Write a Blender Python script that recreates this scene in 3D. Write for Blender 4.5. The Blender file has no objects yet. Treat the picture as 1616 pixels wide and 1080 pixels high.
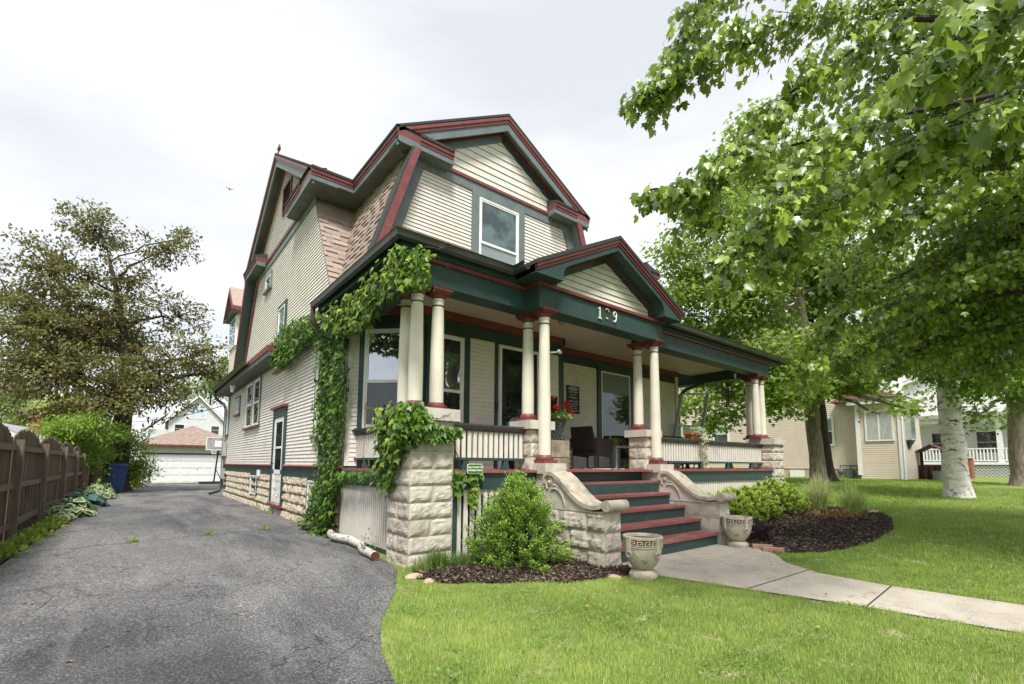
import bpy, math, random
import numpy as np
from mathutils import Vector, Matrix, noise as mnoise
random.seed(7); RNG = np.random.default_rng(11)
SC = bpy.context.scene
COL = SC.collection
PI = math.pi

# ------------------------------------------------------------------ terrain
def sstep(t):
    t = min(max(t, 0), 1); return t*t*(3-2*t)
def hz(x, y):
    return 0.5*min(max((x-5)/14, 0), 1) - .06*sstep(-y/1.3) - .018*max(0, min(y, 45)-15)
def hz_np(x, y):
    t = np.clip(-y/1.3, 0, 1)
    return 0.5*np.clip((x-5)/14, 0, 1) - .06*t*t*(3-2*t) - .018*np.maximum(0, np.minimum(y, 45)-15)

# ------------------------------------------------------------------ materials
def new_mat(name):
    m = bpy.data.materials.new(name); m.use_nodes = True
    nt = m.node_tree; nt.nodes.clear()
    out = nt.nodes.new('ShaderNodeOutputMaterial')
    return m, nt, out
def N(nt, t, **kw):
    n = nt.nodes.new(t)
    for k, v in kw.items():
        if k in n.inputs: n.inputs[k].default_value = v
        else: setattr(n, k, v)
    return n
def c4(c): return (c[0], c[1], c[2], 1)
def mixc(nt, fac, a, b):
    n = nt.nodes.new('ShaderNodeMix'); n.data_type = 'RGBA'
    for sock, val in ((n.inputs[0], fac), (n.inputs[6], a), (n.inputs[7], b)):
        if hasattr(val, 'is_output') or isinstance(val, bpy.types.NodeSocket): nt.links.new(val, sock)
        elif isinstance(val, (int, float)): sock.default_value = val
        else: sock.default_value = c4(val)
    return n.outputs[2]
def ramp(nt, src, p0, p1, v0=0., v1=1.):
    n = nt.nodes.new('ShaderNodeMapRange'); n.inputs['From Min'].default_value = p0; n.inputs['From Max'].default_value = p1
    n.inputs['To Min'].default_value = v0; n.inputs['To Max'].default_value = v1
    nt.links.new(src, n.inputs[0]); return n.outputs[0]
def noise_out(nt, scale, detail=4, stretch=None, rough=.55, dist=0.):
    tc = nt.nodes.new('ShaderNodeTexCoord'); src = tc.outputs['Object']
    if stretch:
        mp = nt.nodes.new('ShaderNodeMapping'); mp.inputs['Scale'].default_value = stretch
        nt.links.new(src, mp.inputs[0]); src = mp.outputs[0]
    n = N(nt, 'ShaderNodeTexNoise', Scale=scale, Detail=detail, Roughness=rough, Distortion=dist)
    nt.links.new(src, n.inputs['Vector']); return n.outputs['Fac']
def bump_of(nt, h, strength, dist=.01):
    b = N(nt, 'ShaderNodeBump', Strength=strength, Distance=dist); nt.links.new(h, b.inputs['Height']); return b.outputs[0]
def M(name, col, col2=None, rough=.6, scale=4., bump=0., bscale=60., spec=.3, metal=0., stretch=None, p=(.35, .65), dirt=None, dscale=2.5, attr=None):
    """painted / mineral surface: two tones by noise, optional dirt patches, optional bump"""
    m, nt, out = new_mat(name)
    b = N(nt, 'ShaderNodeBsdfPrincipled', Roughness=rough, Metallic=metal); b.inputs['Specular IOR Level'].default_value = spec
    if col2 is None: col2 = tuple(c*.86 for c in col)
    f = ramp(nt, noise_out(nt, scale, 5, stretch), p[0], p[1])
    c = mixc(nt, f, col, col2)
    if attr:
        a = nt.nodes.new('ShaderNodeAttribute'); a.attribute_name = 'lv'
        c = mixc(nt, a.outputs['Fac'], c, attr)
    if dirt:
        g = ramp(nt, noise_out(nt, dscale, 8, None, .7), .52, .72)
        c = mixc(nt, g, c, dirt)
    nt.links.new(c, b.inputs['Base Color'])
    if bump: nt.links.new(bump_of(nt, noise_out(nt, bscale, 4, stretch), bump), b.inputs['Normal'])
    nt.links.new(b.outputs[0], out.inputs[0]); return m
def foliage(name, dark, light, trans=.3, edge=None, rough=.45, spec=.35, odd=None):
    """leaf: tone from the per-leaf attribute lv, light passing through the blade"""
    m, nt, out = new_mat(name)
    a = nt.nodes.new('ShaderNodeAttribute'); a.attribute_name = 'lv'
    c = mixc(nt, a.outputs['Fac'], dark, light)
    if odd: c = mixc(nt, ramp(nt, a.outputs['Fac'], .93, .96), c, odd)
    if edge:
        e = nt.nodes.new('ShaderNodeAttribute'); e.attribute_name = 'tv'
        c = mixc(nt, ramp(nt, e.outputs['Fac'], .45, .6), c, edge)
    b = N(nt, 'ShaderNodeBsdfPrincipled', Roughness=rough); b.inputs['Specular IOR Level'].default_value = spec
    nt.links.new(c, b.inputs['Base Color'])
    t = nt.nodes.new('ShaderNodeBsdfTranslucent')
    c2 = mixc(nt, .5, c, tuple(min(1, x*1.5) for x in light)); nt.links.new(c2, t.inputs[0])
    mx = nt.nodes.new('ShaderNodeMixShader'); mx.inputs[0].default_value = trans
    nt.links.new(b.outputs[0], mx.inputs[1]); nt.links.new(t.outputs[0], mx.inputs[2])
    nt.links.new(mx.outputs[0], out.inputs[0]); return m
def glass_mat(name, inner, inner2=None, refl=.3, scale=3., stretch=None):
    """window glass: reflecting skin over what hangs behind it"""
    m, nt, out = new_mat(name)
    c = mixc(nt, ramp(nt, noise_out(nt, scale, 3, stretch), .42, .58), inner, inner2 or inner)
    d = nt.nodes.new('ShaderNodeBsdfDiffuse'); nt.links.new(c, d.inputs[0])
    g = N(nt, 'ShaderNodeBsdfGlossy', Roughness=.02); g.inputs[0].default_value = (.9, .95, 1, 1)
    nt.links.new(bump_of(nt, noise_out(nt, 1.3, 2), .12, .05), g.inputs['Normal'])
    mx = nt.nodes.new('ShaderNodeMixShader')
    fr = N(nt, 'ShaderNodeFresnel', IOR=1.5)
    nt.links.new(ramp(nt, fr.outputs[0], 0., 1., refl, 1.), mx.inputs[0])
    nt.links.new(d.outputs[0], mx.inputs[1]); nt.links.new(g.outputs[0], mx.inputs[2])
    nt.links.new(mx.outputs[0], out.inputs[0]); return m

CREAM = M('cream_paint', (.70, .665, .60), (.63, .595, .53), .55, 6, .05, 90, dirt=(.50, .465, .39), dscale=1.1, attr=(.15, .115, .085))  # attr: dark brown for the lap lips, painted shadow line plus lap dirt
CREAM_COL = M('cream_column_paint', (.68, .65, .55), (.62, .585, .49), .45, 3, .04, 60, dirt=(.60, .57, .48), dscale=3)
WHITE = M('white_paint', (.78, .78, .77), (.68, .68, .67), .45, 5)
GREEN = M('dark_green_paint', (.030, .064, .061), (.024, .05, .048), .45, 5, .08, 60, spec=.4, dirt=(.045, .075, .07), dscale=7)
GREY_GREEN = M('grey_green_paint', (.15, .185, .185), (.12, .15, .15), .5, 4, .05, 60, dirt=(.09, .11, .105), dscale=5)
RED = M('dark_red_paint', (.185, .050, .048), (.145, .038, .038), .45, 6, .08, 60, spec=.4, dirt=(.2, .075, .068), dscale=8)
TREAD = M('worn_red_paint', (.27, .095, .085), (.2, .062, .057), .6, 7, .08, 120, dirt=(.34, .21, .175), dscale=3.5)
SOFFIT = M('soffit_paint', (.12, .135, .12), (.085, .095, .085), .6, 3)
CEIL = M('porch_ceiling_paint', (.60, .54, .47), (.54, .48, .42), .6, 2)
GUTTER = M('gutter_metal', (.042, .046, .042), (.03, .033, .03), .35, 3, spec=.5, dirt=(.1, .095, .08), dscale=4)
STONE = M('rock_faced_stone', (.55, .505, .435), (.45, .41, .35), .85, 7, .35, 110, dirt=(.21, .18, .145), dscale=4.2, attr=(.34, .30, .24))
MORTAR = M('mortar', (.56, .51, .42), (.46, .42, .34), .9, 12, .2, 150)
CUT_STONE = M('cut_stone', (.56, .53, .47), (.47, .44, .39), .8, 5, .18, 120, dirt=(.33, .30, .25), dscale=4)
CAST_STONE = M('cast_stone', (.50, .45, .365), (.37, .325, .255), .85, 9, .3, 120, dirt=(.19, .155, .11), dscale=5)
FOUND = M('foundation_block', (.50, .44, .34), (.41, .35, .27), .85, 5, .3, 90, dirt=(.28, .23, .17), dscale=2.5)
FOUND_MORTAR = M('foundation_mortar', (.33, .28, .21), (.27, .22, .16), .9, 9)
CONCRETE = None
BLACK = M('black_metal', (.012, .012, .013), (.02, .02, .021), .4, 6, spec=.5)
WICKER = M('dark_wicker', (.016, .012, .012), (.035, .026, .026), .55, 60, .5, 130)
BARK = M('grey_brown_bark', (.26, .22, .175), (.12, .095, .072), .9, 6, .9, 22, stretch=(3, 3, .5))
BARK_DK = M('dark_bark', (.05, .04, .031), (.025, .02, .016), .9, 6, .8, 18, stretch=(3, 3, .5))
TWIG = M('twig_bark', (.06, .05, .035), (.04, .032, .022), .8, 12)
WOOD_OLD = M('weathered_wood', (.15, .115, .08), (.075, .056, .04), .85, 3.2, .5, 40, stretch=(14, 14, .7), dirt=(.03, .024, .018), dscale=1.2)
WOOD_POST = M('weathered_post_wood', (.2, .16, .112), (.11, .085, .06), .85, 3, .4, 40, stretch=(14, 14, .7))
RAWWOOD = M('bare_cedar_wood', (.38, .27, .18), (.28, .19, .12), .7, 8)
IRON_BLUE = M('blue_plastic', (.012, .035, .13), (.009, .025, .1), .4, 3, spec=.5)
TERRACOTTA = M('terracotta', (.42, .13, .055), (.33, .1, .04), .8, 9)
BRICK = M('old_brick', (.3, .11, .075), (.2, .075, .055), .85, 14, .3, 60)
GALV = M('grey_enclosure_paint', (.36, .37, .37), (.3, .31, .31), .5, 5)

GL_DARK = glass_mat('window_glass_dark_room', (.012, .015, .018), (.03, .035, .035), .03)
GL_PORCH = glass_mat('window_glass_sky_mirror', (.03, .04, .05), (.06, .07, .08), .42)
GL_PATIO = glass_mat('window_glass_patio', (.015, .018, .02), (.04, .045, .045), .045)
GL_BLIND = glass_mat('window_glass_over_blind', (.24, .30, .29), (.17, .225, .215), .04, 40, (.02, .02, 1))
GL_UP = glass_mat('window_glass_upper_sash', (.10, .155, .145), (.03, .045, .045), .05, 2.2)
GL_CURT = glass_mat('window_glass_over_curtain', (.5, .5, .48), (.36, .37, .36), .06, 8, (3, 3, .3))
GL_BLUE = glass_mat('window_glass_blue_sky', (.32, .43, .52), (.45, .55, .62), .3)  # reflected sky blue painted into the diffuse colour of the pane

def shingle_mat(name, a, b, c):
    m, nt, out = new_mat(name)
    at = nt.nodes.new('ShaderNodeAttribute'); at.attribute_name = 'lv'
    c1 = mixc(nt, ramp(nt, at.outputs['Fac'], 0, .8), a, b)
    c2 = mixc(nt, ramp(nt, at.outputs['Fac'], .86, .88), c1, c)
    f = ramp(nt, noise_out(nt, 240, 2), .3, .7)
    c3 = mixc(nt, f, c2, mixc(nt, .4, c2, (.1, .07, .06)))
    b_ = N(nt, 'ShaderNodeBsdfPrincipled', Roughness=.92); b_.inputs['Specular IOR Level'].default_value = .15
    nt.links.new(c3, b_.inputs['Base Color']); nt.links.new(b_.outputs[0], out.inputs[0]); return m
SHINGLE = shingle_mat('asphalt_shingle_pink_tan', (.42, .34, .30), (.31, .245, .215), (.37, .30, .245))
SHINGLE_GAR = shingle_mat('asphalt_shingle_tan', (.37, .295, .25), (.28, .215, .18), (.34, .26, .2))
SHINGLE_PLAIN = M('weathered_shingle', (.38, .295, .25), (.28, .21, .175), .9, 9, .4, 40, stretch=(1, 1, 5))
SHINGLE_DK = M('dark_roofing', (.05, .055, .05), (.035, .04, .036), .9, 20, .3, 60)
SHINGLE_MAROON = M('maroon_roofing', (.13, .055, .06), (.085, .036, .04), .9, 20, .3, 60, stretch=(1, 1, 6))
SHINGLE_GREY = M('grey_roofing', (.36, .35, .35), (.28, .27, .27), .9, 20)

# ------------------------------------------------------------------ objects
def empty(name, loc=(0, 0, 0)):
    o = bpy.data.objects.new(name, None); o.location = loc; o.empty_display_size = .2; COL.objects.link(o); return o
def tag(o, label, cat, group=None):
    o['label'] = label; o['category'] = cat
    if group: o['group'] = group
    return o
def structure(o): o['kind'] = 'structure'; return o
def copy_tree(o, parent=None):
    c = o.copy(); COL.objects.link(c)
    if parent: c.parent = parent
    for ch in list(o.children): copy_tree(ch, c)
    return c
class Pl:
    """a vertical plane: origin, horizontal direction u, outward normal n; v is height"""
    def __init__(s, o, u, n): s.o = Vector(o); s.u = Vector(u).normalized(); s.n = Vector(n).normalized()
    def p(s, u, v, d=0.): return s.o + s.u*u + Vector((0, 0, v)) + s.n*d
SIDE = Pl((.15, 0, 0), (0, 1, 0), (-1, 0, 0))     # left side wall, u = y
def FRONT(y): return Pl((0, y, 0), (1, 0, 0), (0, -1, 0))
class MB:
    def __init__(s): s.v = []; s.f = []; s.lv = []
    def add(s, vs, fs, lv=None):
        k = len(s.v); s.v += [tuple(x) for x in vs]; s.f += [tuple(i+k for i in f) for f in fs]
        s.lv += [lv if lv is not None else 0.]*len(vs); return s
    def hexa(s, p, lv=None):
        a, b, c, d = (Vector(p[i]) for i in (0, 1, 3, 4))
        if (b-a).cross(c-a).dot(d-a) < 0: p = [p[i] for i in (3, 2, 1, 0, 7, 6, 5, 4)]
        return s.add(p, [(0, 3, 2, 1), (4, 5, 6, 7), (0, 1, 5, 4), (1, 2, 6, 5), (2, 3, 7, 6), (3, 0, 4, 7)], lv)
    def box(s, x0, x1, y0, y1, z0, z1, lv=None):
        return s.hexa([(x0, y0, z0), (x1, y0, z0), (x1, y1, z0), (x0, y1, z0), (x0, y0, z1), (x1, y0, z1), (x1, y1, z1), (x0, y1, z1)], lv)
    def pbox(s, pl, u0, u1, v0, v1, d0, d1, lv=None):
        return s.hexa([pl.p(u0, v0, d0), pl.p(u1, v0, d0), pl.p(u1, v0, d1), pl.p(u0, v0, d1), pl.p(u0, v1, d0), pl.p(u1, v1, d0), pl.p(u1, v1, d1), pl.p(u0, v1, d1)], lv)
    def bar(s, a, b, w, h, up=(0, 0, 1)):
        a = Vector(a); b = Vector(b); t = (b-a).normalized(); up = Vector(up)
        x = t.cross(up)
        x = x.normalized() if x.length > 1e-4 else Vector((1, 0, 0)); y = x.cross(t).normalized()
        x *= w/2; y *= h/2
        return s.hexa([a-x-y, a+x-y, b+x-y, b-x-y, a-x+y, a+x+y, b+x+y, b-x+y])
    def prism(s, poly, vec, lv=None):
        n = len(poly); vec = Vector(vec); P = [Vector(p) for p in poly]
        return s.add(P+[p+vec for p in P], [tuple(range(n))[::-1], tuple(range(n, 2*n))]+[(i, (i+1) % n, n+(i+1) % n, n+i) for i in range(n)], lv)
    def tube(s, pts, r, n=8, cap=True):
        pts = [Vector(p) for p in pts]; k = len(pts)
        if not hasattr(r, '__len__'): r = [r]*k
        vs = []; fs = []; ref = None
        for i, p in enumerate(pts):
            t = (pts[min(i+1, k-1)]-pts[max(i-1, 0)]).normalized()
            if ref is None: ref = Vector((0, 0, 1)) if abs(t.z) < .9 else Vector((1, 0, 0))
            x = t.cross(ref).normalized(); y = x.cross(t).normalized(); ref = y
            for j in range(n):
                a = 2*PI*j/n; vs.append(p+(x*math.cos(a)+y*math.sin(a))*r[i])
        for i in range(k-1):
            for j in range(n): fs.append((i*n+j, i*n+(j+1) % n, (i+1)*n+(j+1) % n, (i+1)*n+j))
        if cap: fs += [tuple(range(n))[::-1], tuple(range((k-1)*n, k*n))]
        return s.add(vs, fs)
    def lathe(s, c, prof, n=24, lv=None):
        cx, cy = c[0], c[1]; z0 = c[2] if len(c) > 2 else 0; k = len(prof); vs = []; fs = []
        for r, z in prof:
            for j in range(n):
                a = 2*PI*j/n; vs.append((cx+r*math.cos(a), cy+r*math.sin(a), z0+z))
        for i in range(k-1):
            for j in range(n): fs.append((i*n+j, i*n+(j+1) % n, (i+1)*n+(j+1) % n, (i+1)*n+j))
        fs += [tuple(range(n))[::-1], tuple(range((k-1)*n, k*n))]
        return s.add(vs, fs, lv)
    def sphere(s, c, r, n=10, m=7, sc=(1, 1, 1)):
        k = len(s.v)
        pr = [(max(1e-4, math.sin(PI*i/m)), -math.cos(PI*i/m)) for i in range(m+1)]
        s.lathe((0, 0, 0), pr, n)
        for i in range(k, len(s.v)):
            a = s.v[i]; s.v[i] = (c[0]+a[0]*r*sc[0], c[1]+a[1]*r*sc[1], c[2]+a[2]*r*sc[2])
        return s
    def build(s, name, mat, parent=None, smooth=False, loc=None):
        me = bpy.data.meshes.new(name); me.from_pydata(s.v, [], s.f)
        me.materials.append(mat)
        a = me.attributes.new('lv', 'FLOAT', 'POINT'); a.data.foreach_set('value', s.lv)
        if smooth:
            me.polygons.foreach_set('use_smooth', [True]*len(me.polygons))
            try: me.set_sharp_from_angle(angle=math.radians(40))
            except Exception: pass
        me.update()
        o = bpy.data.objects.new(name, me); COL.objects.link(o)
        if parent: o.parent = parent
        if loc: o.location = loc
        return o

# ---------------- polygon clipping for courses of clapboard and shingles
def clip(poly, nx, ny, c):
    """keep nx*x+ny*y >= c"""
    out = []
    for i in range(len(poly)):
        a, b = poly[i-1], poly[i]; da = nx*a[0]+ny*a[1]-c; db = nx*b[0]+ny*b[1]-c
        if (da >= 0) != (db >= 0):
            t = da/(da-db); out.append((a[0]+(b[0]-a[0])*t, a[1]+(b[1]-a[1])*t))
        if db >= 0: out.append(b)
    return out
def siding(mb, pl, poly, pitch, lip=.015, d0=.002):
    v = min(p[1] for p in poly); top = max(p[1] for p in poly); i = 0
    while v < top-1e-4:
        v1 = min(v+pitch, top)
        q = clip(clip(poly, 0, 1, v), 0, -1, -v1)
        if len(q) >= 3:
            off = lambda p: d0+lip*(1-(p[1]-v)/pitch)
            n = len(q); vs = [pl.p(a, b, off((a, b))) for a, b in q]; fs = [tuple(range(n))]
            lowest = [p for p in q if abs(p[1]-v) < 1e-5]
            if len(lowest) >= 2:
                ua = min(p[0] for p in lowest); ub = max(p[0] for p in lowest)
                k = len(vs); mb.add([pl.p(ua, v, d0+lip), pl.p(ub, v, d0+lip), pl.p(ub, v, d0-.001), pl.p(ua, v, d0-.001)], [(0, 1, 2, 3)], 1.)  # lip face gets the dark tint: lap shadow painted in, with some dirt
            mb.add(vs, fs)
        v = v1; i += 1
    return mb
def shingles(mb, org, U, V, poly, pitch=.15, rng=None, th=.021, wmin=.14, wmax=.34):
    """laminated shingles on the slope org + U*u + V*v"""
    rng = rng or random.Random(3); org = Vector(org); U = Vector(U).normalized(); V = Vector(V).normalized(); W = U.cross(V).normalized()
    if W.z < 0: W = -W
    v = min(p[1] for p in poly); top = max(p[1] for p in poly)
    ul = min(p[0] for p in poly); ur = max(p[0] for p in poly)
    while v < top-1e-4:
        v1 = min(v+pitch, top); row = clip(clip(poly, 0, 1, v), 0, -1, -v1)
        if len(row) >= 3:
            u = ul-rng.random()*wmax; k = rng.randint(0, 1)
            while u < ur:
                w = rng.uniform(wmin, wmax); q = clip(clip(row, 1, 0, u), -1, 0, -(u+w))
                if len(q) >= 3:
                    h = th*(1.35 if k else .55); tone = rng.random()*(.75 if k else .95)
                    if rng.random() < .07: tone = 1.
                    n = len(q); hh = lambda b: h*(1-.8*(b-v)/pitch)
                    vs = [org+U*a+V*b+W*hh(b) for a, b in q]
                    vs2 = [org+U*a+V*b-W*.004 for a, b in q]
                    mb.add(vs+vs2, [tuple(range(n))]+[(i, n+i, n+(i+1) % n, (i+1) % n) for i in range(n)], tone)
                u += w; k = 1-k
        v = v1
    return mb
def rockwall(mb, mortar, pl, rows, amp=.03, gap=.007, nz=7, seed=0):
    """rock-faced blocks; rows = [(v0, v1, [u splits])]"""
    for ri, (v0, v1, us) in enumerate(rows):
        for bi in range(len(us)-1):
            u0, u1 = us[bi]+gap, us[bi+1]-gap; b0, b1 = v0+gap, v1-gap
            nx = max(4, int((u1-u0)/.035)); vs = []; fs = []
            sx, sy = random.random()*50, random.random()*50; tilt = random.uniform(-.35, .35)
            for j in range(nz+1):
                for i in range(nx+1):
                    a, b = i/nx, j/nz; t = 1-b
                    e = min(1, min(a, 1-a)*(u1-u0)/.035, 1)*min(1, min(b, 1-b)*(b1-b0)/.028)
                    ridge = .35+.65*(t/.72 if t < .72 else max(0, (1-t)/.28)**.6)
                    q = mnoise.noise((sx+a*(u1-u0)*11, sy+b*(b1-b0)*13, seed))
                    q2 = mnoise.noise((sx+a*(u1-u0)*35, sy+b*(b1-b0)*35, seed+3))
                    d = amp*e*max(.08, ridge+q*.75+q2*.35+tilt*(a-.5)*1.4)
                    vs.append(pl.p(u0+(u1-u0)*a, b0+(b1-b0)*b, .004+d))
            for j in range(nz):
                for i in range(nx): fs.append((j*(nx+1)+i, j*(nx+1)+i+1, (j+1)*(nx+1)+i+1, (j+1)*(nx+1)+i))
            k = len(vs)
            vs += [pl.p(u0, b0, -.01), pl.p(u1, b0, -.01), pl.p(u1, b1, -.01), pl.p(u0, b1, -.01)]
            fs += [(k, k+1, nx, 0), (k+2, k+3, nz*(nx+1), nz*(nx+1)+nx), (k+1, k+2, nz*(nx+1)+nx, nx), (k+3, k, 0, nz*(nx+1))]
            mb.add(vs, fs, random.random()**1.6*.8)

# ------------------------------------------------------------------ leaves
TM = {
 'diamond': ([(0, 0, 0), (.34, .45, .07), (0, 1, -.05), (-.34, .45, .07)], [(0, 1, 2), (0, 2, 3)]),
 'oval': ([(0, 0, 0), (.26, .3, .06), (.2, .75, .03), (0, 1, -.08), (-.2, .75, .03), (-.26, .3, .06)], [(0, 1, 2, 3), (0, 3, 4, 5)]),
 'lobed': ([(0, 0, 0), (.34, -.06, .03), (.52, .38, .03), (.26, .42, .06), (0, 1.02, -.12), (-.26, .42, .06), (-.52, .38, .03), (-.34, -.06, .03), (0, .42, -.02)],
           [(0, 1, 2, 3, 8), (8, 3, 4), (8, 4, 5), (0, 8, 5, 6, 7)]),
 'maple': ([(0, 0, 0), (.2, -.04, .03), (.46, .1, .02), (.34, .22, .05), (.64, .56, -.03), (.4, .55, .05), (.27, .56, .06), (.3, .76, .02), (0, 1.12, -.14),
            (-.3, .76, .02), (-.27, .56, .06), (-.4, .55, .05), (-.64, .56, -.03), (-.34, .22, .05), (-.46, .1, .02), (-.2, -.04, .03), (0, .5, -.03)],
           [(0, 1, 2, 3, 16), (16, 3, 4, 5, 6), (16, 6, 7, 8), (16, 8, 9, 10), (16, 10, 11, 12, 13), (16, 13, 14, 15, 0)]),
 'hosta': ([(0, 0, 0), (.30, .25, .06), (.36, .6, .05), (0, 1, -.18), (-.36, .6, .05), (-.30, .25, .06), (0, .3, 0), (.2, .32, .05), (.22, .6, .05), (0, .82, -.06), (-.22, .6, .05), (-.2, .32, .05)],
           [(6, 7, 8, 9), (6, 9, 10, 11), (0, 1, 7, 6), (1, 2, 8, 7), (2, 3, 9, 8), (3, 4, 10, 9), (4, 5, 11, 10), (5, 0, 6, 11)]),
 'blade': ([(-.5, 0, 0), (.5, 0, 0), (.3, .6, .06), (-.3, .6, .06), (0, 1, .22)], [(0, 1, 2, 3), (3, 2, 4)]),
}
def unit(a): return a/np.maximum(np.linalg.norm(a, axis=1, keepdims=True), 1e-9)
def leaves(name, mat, P, A, Nn, S, tm, parent=None, lv=None, tv=None, wid=1., loc=None):
    P = np.asarray(P, float); n = len(P); A = unit(np.asarray(A, float)); Nn = np.asarray(Nn, float)
    side = unit(np.cross(A, Nn)); Nn = np.cross(side, A)
    tp, tf = TM[tm]; tp = np.array(tp); k = len(tp); S = np.broadcast_to(np.asarray(S, float), (n,))
    wid = np.broadcast_to(np.asarray(wid, float), (n,))
    V = P[:, None, :]+S[:, None, None]*((tp[None, :, 0:1]*wid[:, None, None])*side[:, None, :]+tp[None, :, 1:2]*A[:, None, :]+tp[None, :, 2:3]*Nn[:, None, :])
    fl = np.array([i for f in tf for i in f]); ft = np.array([len(f) for f in tf])
    loops = (fl[None, :]+(np.arange(n)*k)[:, None]).ravel(); tot = np.tile(ft, n); st = np.concatenate([[0], np.cumsum(tot)[:-1]])
    me = bpy.data.meshes.new(name)
    me.vertices.add(n*k); me.vertices.foreach_set('co', V.astype(np.float32).ravel())
    me.loops.add(len(loops)); me.loops.foreach_set('vertex_index', loops.astype(np.int32))
    me.polygons.add(len(tot)); me.polygons.foreach_set('loop_start', st.astype(np.int32)); me.polygons.foreach_set('loop_total', tot.astype(np.int32))
    me.update(calc_edges=True)
    if lv is None: lv = RNG.random(n)
    a = me.attributes.new('lv', 'FLOAT', 'POINT'); a.data.foreach_set('value', np.repeat(np.clip(lv, 0, 1), k).astype(np.float32))
    if tv is not None:
        a = me.attributes.new('tv', 'FLOAT', 'POINT'); a.data.foreach_set('value', np.tile(np.array(tv, np.float32), n))
    me.materials.append(mat)
    o = bpy.data.objects.new(name, me); COL.objects.link(o)
    if parent: o.parent = parent
    if loc: o.location = loc
    return o
def rdir(n): return unit(RNG.normal(size=(n, 3)))
def in_poly(x, y, poly):
    c = np.zeros(len(x), bool); j = len(poly)-1
    for i in range(len(poly)):
        xi, yi = poly[i]; xj, yj = poly[j]
        with np.errstate(divide='ignore', invalid='ignore'):
            c ^= ((yi > y) != (yj > y)) & (x < (xj-xi)*(y-yi)/(yj-yi+1e-12)+xi)
        j = i
    return c
def poly_pts(poly, n):
    xs = [p[0] for p in poly]; ys = [p[1] for p in poly]; X = np.empty(0); Y = np.empty(0)
    while len(X) < n:
        x = RNG.uniform(min(xs), max(xs), n*2); y = RNG.uniform(min(ys), max(ys), n*2); k = in_poly(x, y, poly); X = np.concatenate([X, x[k]]); Y = np.concatenate([Y, y[k]])
    return X[:n], Y[:n]

# ------------------------------------------------------------------ camera, world, sun
cam = bpy.data.objects.new('camera', bpy.data.cameras.new('camera')); COL.objects.link(cam); SC.camera = cam
Rv, Uv, Fv = Vector((0.78015178, -0.62556003, 0.0061522)), Vector((-0.0636958, -0.06964585, 0.99553619)), Vector((0.62233917, 0.7770612, 0.09417988))
mw = Matrix.Identity(4)
for i in range(3): mw[i][0], mw[i][1], mw[i][2] = Rv[i], Uv[i], -Fv[i]
mw.translation = Vector((-2.58381554, -5.15903978, 1.2128734)); cam.matrix_world = mw
cam.data.sensor_width = 36; cam.data.lens = 16.62193; cam.data.shift_y = .07566969; cam.data.clip_end = 900; cam.data.clip_start = .05

SUN_EL, SUN_AZ = math.radians(58), math.radians(214)    # azimuth clockwise from +y
w = bpy.data.worlds.new('World'); SC.world = w; w.use_nodes = True
nt = w.node_tree; nt.nodes.clear()
wo = nt.nodes.new('ShaderNodeOutputWorld'); sky = nt.nodes.new('ShaderNodeTexSky'); sky.sky_type = 'NISHITA'; sky.sun_disc = False
sky.sun_elevation = SUN_EL; sky.sun_rotation = SUN_AZ
b1 = nt.nodes.new('ShaderNodeBackground'); b1.inputs[1].default_value = .02; nt.links.new(sky.outputs[0], b1.inputs[0])
tc = nt.nodes.new('ShaderNodeTexCoord'); mp = nt.nodes.new('ShaderNodeMapping'); mp.inputs['Scale'].default_value = (1, 1, 2.6); mp.inputs['Rotation'].default_value = (0, 0, .6)
nt.links.new(tc.outputs['Generated'], mp.inputs[0])
n1 = N(nt, 'ShaderNodeTexNoise', Scale=1.35, Detail=6, Roughness=.5, Distortion=.35); nt.links.new(mp.outputs[0], n1.inputs['Vector'])
cr = nt.nodes.new('ShaderNodeValToRGB'); nt.links.new(n1.outputs['Fac'], cr.inputs[0])
cr.color_ramp.elements[0].position = .40; cr.color_ramp.elements[0].color = (.505, .515, .525, 1)
cr.color_ramp.elements[1].position = .59; cr.color_ramp.elements[1].color = (.67, .672, .674, 1)
b2 = nt.nodes.new('ShaderNodeBackground'); b2.inputs[1].default_value = .9; nt.links.new(cr.outputs[0], b2.inputs[0])
ad = nt.nodes.new('ShaderNodeAddShader'); nt.links.new(b1.outputs[0], ad.inputs[0]); nt.links.new(b2.outputs[0], ad.inputs[1]); nt.links.new(ad.outputs[0], wo.inputs[0])
sl = bpy.data.lights.new('sun', 'SUN'); sl.energy = 3.5; sl.angle = math.radians(14); sl.color = (1, .96, .9)
so = bpy.data.objects.new('sun', sl); COL.objects.link(so)
sd = Vector((math.sin(SUN_AZ)*math.cos(SUN_EL), math.cos(SUN_AZ)*math.cos(SUN_EL), math.sin(SUN_EL)))
so.rotation_euler = sd.to_track_quat('Z', 'Y').to_euler(); so.location = (0, -10, 30)
SC.view_settings.view_transform = 'Standard'; SC.view_settings.look = 'None'; SC.view_settings.gamma = 1; SC.view_settings.use_curve_mapping = False
SC.view_settings.exposure = .78
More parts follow.
